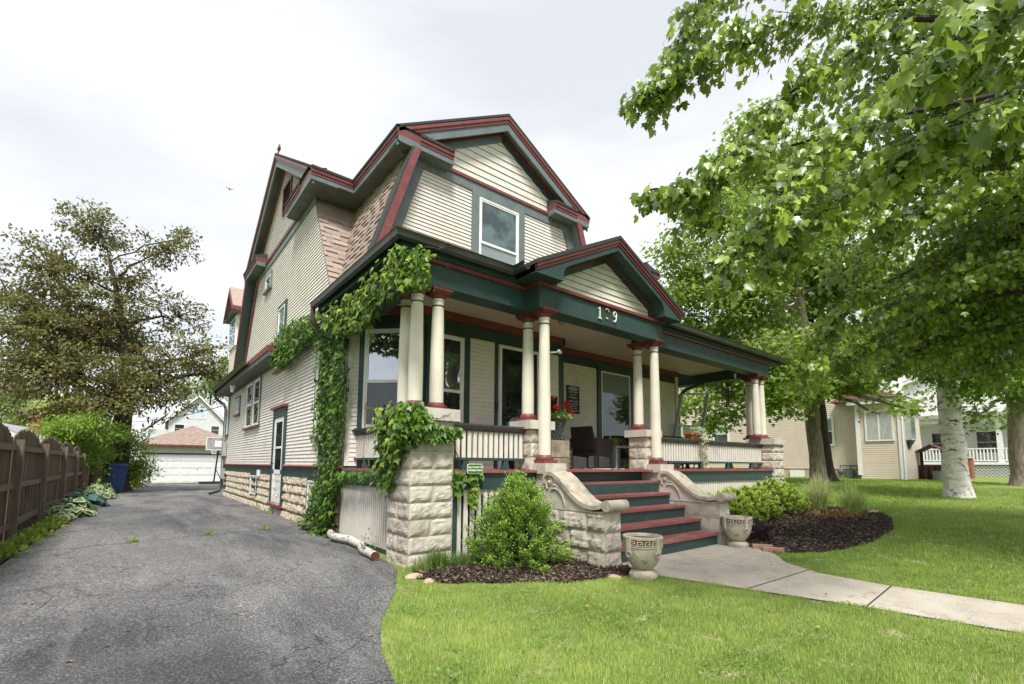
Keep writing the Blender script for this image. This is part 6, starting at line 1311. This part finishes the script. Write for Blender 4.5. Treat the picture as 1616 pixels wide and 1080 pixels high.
# ---- cone shrub in front of the porch
BOX = foliage('boxwood_leaf', (.028, .09, .012), (.33, .50, .085), .3, spec=.4)
G = empty('cone_shrub', (1.33, -.42, hz(1.33, -.42))); tag(G, 'bushy cone shaped green shrub in the mulch bed left of the steps', 'shrub')
tips = []
for i in range(560):
    f = random.random()**1.05; z = 1.0*f; R_ = .625*(1-f)**.60*(1 if z > .2 else .75+.25*z/.2)+.03; a = random.random()*6.283; rr_ = R_*random.uniform(.5, 1.05)*(1+.5*mnoise.noise((math.cos(a)*1.8, math.sin(a)*1.8, z*3.4))); z += .16*mnoise.noise((math.cos(a)*2.2+4, math.sin(a)*2.2, z*2))
    tips.append((rr_*math.cos(a), rr_*math.sin(a), z+.02))
P = []; A = []; LVs = []
for tx, ty, tz in tips:
    d = Vector((tx, ty, .28+.35*random.random())).normalized(); L = random.uniform(.12, .27); tone = random.gauss(.35, .18)
    for k in range(64):
        f = random.random(); p = Vector((tx, ty, tz))+d*L*(f-.55)+Vector((random.gauss(0, .022), random.gauss(0, .022), random.gauss(0, .018)))
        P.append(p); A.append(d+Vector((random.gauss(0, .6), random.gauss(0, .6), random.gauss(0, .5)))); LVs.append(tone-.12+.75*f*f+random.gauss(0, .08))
n = len(P); leaves('foliage', BOX, np.array(P), np.array(A), RNG.normal(0, .6, (n, 3))+[0, 0, .8], RNG.uniform(.019, .033, n), 'oval', G, lv=np.array(LVs))
m = MB()
for tx, ty, tz in tips[::3]: m.tube([(0, 0, 0), (tx*.3, ty*.3, tz*.6), (tx*.9, ty*.9, tz*.95)], [.014, .009, .004], 5)
m.build('stem', TWIG, G)
# ---- yews to the right of the steps
YEW = foliage('yew_needle', (.035, .10, .011), (.56, .72, .12), .32, spec=.3)
def yew(x, y, r, h, label, nt=480):
    G = empty('low_shrub', (x, y, hz(x, y))); tag(G, label, 'shrub', 'low bright green shrubs right of the steps'); P = []; A = []; LV_ = []
    sx_, sy_ = random.random()*9, random.random()*9
    for i in range(nt):
        a = random.random()*6.283; e = math.asin(random.random()**.8); q = 1+.2*mnoise.noise((math.cos(a)*1.7+sx_, math.sin(a)*1.7+sy_, e*2)); q *= random.uniform(.6, 1.05)
        c = Vector((r*q*math.cos(a)*math.cos(e), r*q*math.sin(a)*math.cos(e), h*q*math.sin(e)+.04)); d = Vector((c.x/r, c.y/r, .25+c.z/h)).normalized(); L = random.uniform(.09, .17)
        for s in range(3):
            d2 = (d+Vector((random.gauss(0, .35), random.gauss(0, .35), random.gauss(0, .25)))).normalized()
            for k in range(20):
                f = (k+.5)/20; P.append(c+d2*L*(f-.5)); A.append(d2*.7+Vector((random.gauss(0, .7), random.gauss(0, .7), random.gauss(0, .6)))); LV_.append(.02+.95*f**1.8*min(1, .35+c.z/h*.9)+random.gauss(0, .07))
    n = len(P); leaves('foliage', YEW, np.array(P), np.array(A), RNG.normal(0, .6, (n, 3))+[0, 0, .8], RNG.uniform(.03, .048, n), 'oval', G, lv=np.array(LV_), wid=.7)
    m = MB()
    for i in range(40): a = random.random()*6.283; m.tube([(0, 0, 0), (r*.4*math.cos(a), r*.4*math.sin(a), h*.3), (r*.85*math.cos(a), r*.85*math.sin(a), h*.55)], [.02, .012, .005], 5)
    m.build('stem', TWIG, G)
yew(6.55, -.35, .72, .54, 'low bright shrub nearest the right urn and cheek wall'); yew(7.75, -.2, .78, .58, 'low bright shrub in the middle of its row in front of the porch'); yew(9.1, -.15, .85, .66, 'low bright shrub next to the ornamental grass')
# ---- ornamental grass, heuchera, grass tufts
def tuft(name, label, x, y, n, L0, L1, wd, dark, light, spread=.5, group=None, cat='grass'):
    G = empty(name, (x, y, hz(x, y))); tag(G, label, cat, group); m = MB()
    for i in range(n):
        a = random.random()*6.283; L = random.uniform(L0, L1); sp = random.random()*spread; b = Vector((random.gauss(0, .07), random.gauss(0, .07), 0)); pts = []
        for f in (0, .3, .6, .85, 1): pts.append(b+Vector((math.cos(a)*L*sp*(.35*f+.65*f*f), math.sin(a)*L*sp*(.35*f+.65*f*f), L*(f-sp*.55*f*f*f))))
        s = Vector((-math.sin(a+random.uniform(-.8, .8)), math.cos(a), 0)).normalized()*wd/2
        m.add([p+s*(1-.85*j/4) for j, p in enumerate(pts)]+[p-s*(1-.85*j/4) for j, p in enumerate(pts)], [(j, j+1, j+6, j+5) for j in range(4)], random.random())
    m.build('blades', foliage(name+'_blade', dark, light, .35, rough=.6), G); return G
tuft('ornamental_grass', 'tall pale ornamental grass clump close to the low shrubs', 10.45, -.75, 620, .5, 1.0, .015, (.2, .28, .07), (.62, .66, .32), .75, 'ornamental grass clumps'); tuft('ornamental_grass', 'spreading green ornamental grass clump at the bed tip', 10.35, -1.5, 560, .4, .85, .015, (.18, .29, .06), (.58, .66, .26), .95, 'ornamental grass clumps')
tuft('grass_tuft', 'long dark green grass tufts at the foot of the stone corner pier', .30, -.18, 520, .12, .3, .006, (.05, .12, .02), (.18, .28, .06), .9)
tuft('grass_tuft', 'long grass growing at the mulch edge right of the corner pier', .62, -.22, 300, .1, .24, .006, (.05, .12, .02), (.2, .3, .07), .9); tuft('grass_tuft', 'thin grass tuft at the left end of the corner pier', .05, -.22, 240, .08, .2, .005, (.07, .14, .02), (.25, .34, .08), .9)
G = clump_plant('purple_coral_bells', 'dark purple leafed perennial beside the right urn', 'plant', (5.75, -1.35, hz(5.75, -1.35)), 260, .34, .32, .10, foliage('heuchera_leaf', (.028, .016, .018), (.12, .075, .08), .1), 'lobed', up=.3)
G = clump_plant('russet_groundcover', 'low russet leafed plant in front of the ornamental grass', 'plant', (9.5, -1.45, hz(9.5, -1.45)), 420, .6, .16, .06, foliage('russet_leaf', (.12, .06, .025), (.32, .2, .09), .2), 'oval', up=.3)
# ---- hostas
HOS = foliage('variegated_hosta_leaf', (.06, .14, .04), (.1, .19, .06), .25, edge=(.58, .60, .36)); HOB = foliage('blue_hosta_leaf', (.03, .085, .07), (.07, .15, .125), .2)
HT = [1, 1, 1, 1, 1, 1, 0, 0, 0, 0, 0, 0]
def hosta(x, y, r, h, mat, label, n=150, size=.24):
    G = empty('hosta', (x, y, hz(x, y))); tag(G, label, 'hosta', 'hostas along the fence'); a = RNG.random(n)*2*PI; f = RNG.random(n)**.6
    P = np.stack([r*f*np.cos(a)*.8, r*f*np.sin(a)*1.5, h*(1-.75*f**1.6)*RNG.uniform(.7, 1, n)], 1); A = np.stack([np.cos(a), np.sin(a), -.15-.6*f], 1)+RNG.normal(0, .25, (n, 3))
    leaves('foliage', mat, P, A, RNG.normal(0, .25, (n, 3))+np.stack([np.cos(a)*.4, np.sin(a)*.4, np.ones(n)], 1), RNG.uniform(size*.7, size*1.15, n), 'hosta', G, tv=HT)
hosta(-3.6, 9.3, .48, .42, HOS, 'cream edged hosta nearest the camera at the foot of the fence'); hosta(-3.5, 12.0, .5, .42, HOB, 'blue green hosta between the two cream edged ones', 110, .3); hosta(-3.4, 15.4, .6, .5, HOS, 'cream edged hosta at the far end of the fence by the bin', 190)
for i, (x, y) in enumerate(((-3.75, 4.6), (-3.72, 5.6), (-3.7, 6.6), (-3.68, 7.5), (-3.76, 3.6), (-3.3, 18.5), (-3.1, 20.6))):
    clump_plant('weed', ('leafy weed by the nearest fence posts', 'leafy weed at the first fence post foot', 'leafy weed between two near fence posts', 'leafy weed just before the first hosta', 'bright weed at the near left edge of the drive', 'tall weed in front of the wheelie bin', 'weed patch beyond the wheelie bin')[i], 'weed', (x, y, hz(x, y)), 130, .24, .14 if i != 5 else .5, .07, IVYN, 'oval')
# ---- trees
def crown_pts(cl, ncl, per, sig=.28, shell=.5, droop=.3):
    vol = np.array([c[3]**2.3 for c in cl]); pick = RNG.choice(len(cl), ncl, p=vol/vol.sum()); C = np.array([c[:3] for c in cl])[pick]; R = np.array([c[3] for c in cl])[pick]
    d = rdir(ncl); r = RNG.random(ncl)**shell; Q = C+d*(R*r)[:, None]*np.array([1, 1, .85]); tone = RNG.normal(.45, .17, ncl)+.18*d[:, 2]  # tone: random per cluster, plus lighting put into colour, clump tops lighter
    P = np.repeat(Q, per, 0)+np.clip(RNG.normal(0, 1, (ncl*per, 3)), -1.7, 1.7)*sig*np.array([1.15, 1.15, .6]); n = len(P); D = np.repeat(d, per, 0)
    A = D*.6+RNG.normal(0, .6, (n, 3))-[0, 0, droop]; Nn = D*.4+RNG.normal(0, .45, (n, 3))+[0, 0, .8]
    return Q, P, A, Nn, np.clip(np.repeat(tone, per)+RNG.normal(0, .15, n), 0, 1)
def limb(m, a, b, r0, r1, sag=.0, k=6, wob=.12):
    a = Vector(a); b = Vector(b); L = (b-a).length; pts = []
    for i in range(k+1):
        f = i/k; p = a.lerp(b, f)+Vector((0, 0, sag*L*math.sin(PI*f)))
        if 0 < i < k: p += Vector((random.gauss(0, wob), random.gauss(0, wob), random.gauss(0, wob*.6)))*L*.25
        pts.append(p)
    m.tube(pts, [r0+(r1-r0)*i/k for i in range(k+1)], 7); return pts
def tree(name, label, base, trunk, cl, ncl, per, size, mat, bark, group=None, sig=.28, tm='diamond', ntw=260, shell=.5, flare=1.6, fork=0.):
    """trunk = [(x,y,z,r)...]"""
    G = empty(name, base); tag(G, label, 'tree', group); bx, by, bz = base; off = Vector(base)
    m = MB(); pts = [Vector(t[:3])-off for t in trunk]; rs_ = [t[3] for t in trunk]
    full = []; fr = []
    for i in range(len(pts)-1):
        for j in range(4): f = j/4; full.append(pts[i].lerp(pts[i+1], f)+(Vector((random.gauss(0, .012), random.gauss(0, .012), 0)) if i+j else Vector())); fr.append(rs_[i]+(rs_[i+1]-rs_[i])*f)
    full.append(pts[-1]); fr.append(rs_[-1]); fr[0] *= flare; fr[1] *= 1+.25*(flare-1); m.tube(full, fr, 16); 
    for k in range(len(m.v)):
        v = m.v[k]; q = 1+.10*mnoise.noise((v[0]*3, v[1]*3, v[2]*1.2)); c = Vector((0, 0, 0)); m.v[k] = (v[0]+.05*mnoise.noise((v[0]*5, v[1]*5, v[2]*2)), v[1]+.05*mnoise.noise((v[0]*5+7, v[1]*5, v[2]*2)), v[2])
    m.build('trunk', bark, G, True)
    Q, P, A, Nn, lv = crown_pts(cl, ncl, per, sig, shell); m = MB(); ends = []
    for c in cl:
        c_ = Vector(c[:3])-off; best = min([i for i in range(len(full)) if full[i].z >= fork] or [len(full)-1], key=lambda i: (full[i]-c_).length+max(0, full[i].z-c_.z+.25*(c_-full[i]).xy.length)*1.5)
        r0 = min(fr[best]*.55, .04+.035*(c_-full[best]).length); ends += [(p, r0*.4) for p in limb(m, full[best], c_, r0, .03, .05)[3:]]
    for q in Q[RNG.permutation(len(Q))[:ntw]]:
        q = Vector(q)-off; e, r = min(ends, key=lambda t: (t[0]-q).length); limb(m, e, q, min(r, .03), .007, .04, 4)
    m.build('branches', bark if bark is not BIRCH else BARK, G, True)
    leaves('foliage', mat, P-np.array(base), A, Nn, RNG.uniform(size*.65, size*1.2, len(P)), tm, G, lv=lv); return G
LT_L = foliage('dark_olive_leaf', (.085, .046, .024), (.19, .22, .056), .3, odd=(.20, .085, .045))
cz_ = hz(-3.2, 23)
tree('broad_tree', 'broad dark multi stemmed tree rising behind the bush at the left', (-3.1, 23.3, cz_), [(-3.1, 23.3, cz_-.2, .46), (-3.05, 23.2, 2.4, .36), (-2.95, 23.1, 4.4, .30), (-3.2, 23.4, 7, .2), (-3.8, 23.9, 10, .09), (-4.2, 24.2, 11.6, .04)], [(a, b, c, r*1.14) for a, b, c, r in CL_LT], 1150, 34, .16, LT_L, BARK_DK, None, .22, 'oval', 1000, .5, 1.6, 1.5)
T2L = foliage('mid_green_leaf', (.065, .145, .016), (.34, .47, .08), .38)
zt2 = hz(19, 2)
tree('tall_maple', 'tall leafy tree with a pale grey split trunk on the side lawn', (19.0, 2.06, zt2), [(19.0, 2.06, zt2-.2, .29), (18.95, 2.1, 2.2, .26), (18.9, 2.2, 4.2, .25), (18.9, 2.3, 7.5, .2), (18.4, 2.5, 11, .12), (17.4, 2.8, 14.4, .04)], CL_T2, 1750, 30, .16, T2L, BARK, 'trees on the side lawn', .33, 'lobed', 420, .55, 1.5, 3.6)
G = tree('dark_maple', 'dark trunk rising close behind the pale split trunk', (22.2, 2.82, .5), [(22.2, 2.82, .3, .36), (22.1, 2.84, 2, .3), (21.9, 2.9, 5, .26), (21.4, 2.9, 9, .12)], [(21.5, 3.0, 8.5, 1.7), (22.5, 2.6, 6.6, 1.5), (20.8, 3.6, 10.5, 1.5)], 170, 30, .17, T2L, BARK_DK, 'trees on the side lawn', .33, 'lobed', 80, .55, 1.9, 4.0)
BIL = foliage('birch_leaf', (.045, .12, .012), (.24, .38, .05), .35)
tree('birch_tree', 'thick white birch trunk standing in the side lawn', (16.2, -2.45, hz(16.2, -2.45)), [(16.2, -2.45, .2, .33), (16.19, -2.44, 1.1, .285), (16.18, -2.43, 2.4, .265), (16.16, -2.42, 3.6, .25), (15.9, -2.6, 5.5, .18), (15.2, -2.8, 7.2, .08)], CL_BI, 420, 30, .13, BIL, BIRCH, 'trees on the side lawn', .26, 'lobed', 160, .55, 1.28, 3.3)
tree('street_tree', 'tree with a plain brown trunk at the far right edge', (26.7, -2.95, .44), [(26.7, -2.95, .3, .36), (26.65, -2.95, 1.6, .31), (26.5, -3.0, 5.2, .27), (26.4, -3.0, 8, .12)], CL_T3, 330, 30, .17, BIL, BARK, 'trees on the side lawn', .34, 'lobed', 120, .55, 1.5, 3.8)
BGL = foliage('far_leaf', (.10, .16, .045), (.30, .38, .12), .3); BGY = foliage('far_yellow_leaf', (.22, .26, .06), (.46, .48, .16), .3)
def bgtree(label, base, cl, ncl, mat, size=.3): 
    z = hz(base[0], base[1]); top = max(c[2] for c in cl)
    tree('far_tree', label, (base[0], base[1], z), [(base[0], base[1], z-.2, .3), (base[0], base[1], top*.5, .22), (base[0], base[1], top*.9, .08)], cl, ncl, 28, size, mat, BARK_DK, 'trees far behind', .6, 'diamond', 60)
bgtree('rounded far tree above the small house roof at the left edge', (-13, 69), CL_B1, 260, BGL); bgtree('small bright tree right of the brick chimney', (-6.8, 49), CL_B2, 200, BGY, .22); bgtree('bright tree behind the pale house beyond the garage', (6.6, 83), CL_B3, 300, BGL, .4)
bgtree('far tree filling the gap over the fence by the wires', (-10, 60), [(-10, 60, 5.0, 2.2), (-8.5, 59, 6.0, 1.8), (-12, 61, 4.4, 2)], 220, BGL)
bgtree('pale yellow green tree beyond the right porch roof', (33, 22), [(33, 22, 10, 3.2), (31, 23, 12.5, 2.4), (35, 21, 8.5, 3), (31, 20, 8, 2.4)], 420, BGY, .26)
bgtree('far tree behind the porch house on the right', (70, 8), [(70, 8, 8, 4), (72, 2, 9, 5), (70, -5, 8, 4), (71, 14, 9, 5)], 380, BGL, .5)
# ---- big bush
BUSH = foliage('bush_leaf', (.045, .11, .012), (.30, .43, .065), .32)
G = empty('big_bush', (-3.6, 19.2, hz(-3.6, 19.2))); tag(G, 'big loose green bush overhanging the fence end and bin', 'bush')
CL_BU += [(-3.8, 20.3, .75, .5), (-4.2, 20.6, 1.1, .8), (-3.9, 21.5, 1.6, .8)]
Q, P, A, Nn, lv = crown_pts(CL_BU, 700, 34, .2, .45, .45); leaves('foliage', BUSH, P-np.array(G.location), A, Nn, RNG.uniform(.09, .17, len(P)), 'oval', G, lv=lv, wid=.7); m = MB()
for q in Q[::16]: limb(m, (random.uniform(-.9, -.3), random.uniform(-1, 3), 0), Vector(q)-G.location, .03, .006, .1, 5)
m.build('stem', TWIG, G)
# ---- near maple: trunk just right of the frame, limbs reaching over the lawn
MAP = foliage('maple_leaf', (.030, .082, .008), (.34, .47, .055), .30, spec=.6, rough=.34)
G = empty('near_maple', (7.4, -7.4, -.06)); tag(G, 'maple with big lobed leaves hanging into the upper right over the lawn', 'tree'); off = Vector(G.location)
m = MB(); tk = [Vector(p)-off for p in ((7.4, -7.4, -.2), (7.35, -7.35, 1.5), (7.2, -7.2, 3.4), (7.0, -7.0, 5.4), (6.8, -6.8, 8))]; m.tube(tk, [.42, .31, .28, .22, .12], 16); m.build('trunk', BARK, G, True)
m = MB(); P = []; A = []; LVm = []; Sz = []; Nm = []
for si, S_ in enumerate(SPR):
    pts = [Vector(p) for p in S_]; near = si < 8
    j = min(tk, key=lambda t: (t+off-pts[0]).length+(0 if t.z+off.z < pts[0].z else 1.5)); limb(m, j, pts[0]-off, .055, .028, .06, 6, .06)
    m.tube([p-off for p in pts], [.022-.018*i/(len(pts)-1) for i in range(len(pts))], 7)
    seg = [(pts[i].lerp(pts[i+1], f/8), (pts[i+1]-pts[i]).normalized()) for i in range(len(pts)-1) for f in range(8)]+[(pts[-1], (pts[-1]-pts[-2]).normalized())]
    for p, t in seg:
        for _ in range(3 if near else 4):
            L = random.uniform(.18, .5 if near else .75)*(.45 if near and (p-pts[-1]).length < .35 else 1); s = Vector((-t.y, t.x, 0)).normalized()*random.choice((-1, 1)); d = (t*random.uniform(.3, 1)+s*random.uniform(.2, 1)+Vector((random.gauss(0, .3), random.gauss(0, .3), random.uniform(-.35, .3)))).normalized()
            e = p+d*L+Vector((0, 0, -.12*L)); m.tube([p-off, p+d*L*.5-off, e-off], [.005, .004, .002], 4, False); tone = random.gauss(.42, .2)
            for k in range(int(8+L*20)):
                f = random.uniform(.15, 1.05); q = p.lerp(e, f); o_ = Vector((random.gauss(0, .045), random.gauss(0, .045), random.gauss(-.03, .04))); P.append(q+o_-off); A.append(Vector((d.x*.35+random.gauss(0, .4), d.y*.35+random.gauss(0, .4), -1+random.gauss(0, .35)))); Nm.append(Vector((random.gauss(-.35, .5), random.gauss(-.3, .5), random.gauss(.45, .3)))); LVm.append(tone+random.gauss(0, .22)); Sz.append((random.uniform(.05, .09) if random.random() > .1 else random.uniform(.09, .12))*(1. if si in (5, 6) else .88))
m.build('branches', BARK_DK, G, True)
leaves('foliage', MAP, np.array(P), np.array(A), np.array(Nm), np.array(Sz), 'maple', G, lv=np.array(LVm))
CLM = [(3.22, -3.69, 5.9, 0.28), (3.87, -3.92, 5.65, 0.36), (2.9, -3.56, 4.85, 0.27), (4.33, -4.27, 5.59, 0.36), (2.24, -3.47, 4.32, 0.21), (1.91, -3.41, 3.77, 0.19), (4.21, -4.7, 5.6, 0.34), (3.81, -4.18, 6.12, 0.28), (3.37, -3.84, 6.18, 0.24), (3.93, -3.74, 4.86, 0.29), (5.18, -4.77, 5.16, 0.37), (5.52, -4.43, 5.35, 0.4), (4.99, -3.93, 4.79, 0.4), (4.25, -3.31, 4.46, 0.32), (4.0, -4.35, 6.3, .45), (3.5, -4.5, 5.9, .4), (4.5, -4.8, 5.9, .5), (7.6, -4.4, 4.6, 1.0), (8.2, -4.0, 3.6, .9), (6.6, -4.2, 4.5, .8), (7.2, -3.6, 3.7, .7), (8.9, -4.3, 4.4, 1.0), (9.5, -4.4, 5.6, 1.1), (6.8, -5.0, 5.6, .9), (8.2, -5.0, 6.4, 1.1), (10.2, -4.6, 3.6, .8), (5.8, -4.9, 6.2, .8), (9.6, -5.4, 7.4, 1.2), (5.2, -5.2, 5.2, .7), (4.75, -3.83, 5.51, 0.48), (4.69, -4.43, 5.52, 0.52), (5.79, -4.61, 5.04, 0.48), (5.84, -3.97, 4.74, 0.52), (7.11, -4.32, 4.55, 0.56), (5.94, -3.38, 4.54, 0.47), (5.52, -3.0, 4.17, 0.38), (7.21, -3.71, 4.19, 0.6), (8.01, -4.32, 3.89, 0.6), (7.4, -3.17, 3.74, 0.48), (8.43, -3.27, 3.11, 0.46), (9.32, -3.99, 3.23, 0.68), (4.1, -3.36, 5.9, 0.32), (3.86, -3.82, 5.96, 0.29), (4.36, -4.25, 6.18, 0.37), (3.82, -2.96, 4.46, 0.24), (4.03, -3.2, 5.02, 0.32), (4.54, -4.93, 5.33, 0.4)]
Q, P, A, Nn, lv = crown_pts(CLM, 1500, 17, .17, .6, 1.0); Nn[:, 0] -= .5; leaves('foliage', MAP, P-np.array(off), A*[.7, .7, 1]-[0, 0, .3], Nn, RNG.uniform(.048, .092, len(P)), 'maple', G, lv=lv*.9); m = MB()
for q in Q[::14]: limb(m, min(tk, key=lambda t: (t-(Vector(q)-off)).length).lerp(Vector(q)-off, .55), Vector(q)-off, .016, .004, .05, 4)
for c in CLM[::4]: limb(m, min(tk, key=lambda t: (t+off-Vector(c[:3])).length), Vector(c[:3])-off, .045, .012, .06, 6, .08)
m.build('branches', BARK_DK, G, True)
CLO = [(6.2, -6.7, 5.6, 1.1), (7.6, -6.5, 6.6, 1.4), (8.8, -6.4, 5.2, 1.2), (5.2, -7.2, 6.0, 1.1), (7, -8.6, 6, 1.6), (9.2, -7.6, 7, 1.6), (7.2, -7.2, 8.6, 1.7), (5.6, -8.4, 5.2, 1.2), (10.4, -6.6, 5.6, 1.2), (6.4, -6.2, 7.2, 1.1)]
Q, P, A, Nn, lv = crown_pts(CLO, 620, 17, .22, .6, .8); leaves('foliage', MAP, P-np.array(off), A, Nn, RNG.uniform(.08, .13, len(P)), 'maple', G, lv=lv)
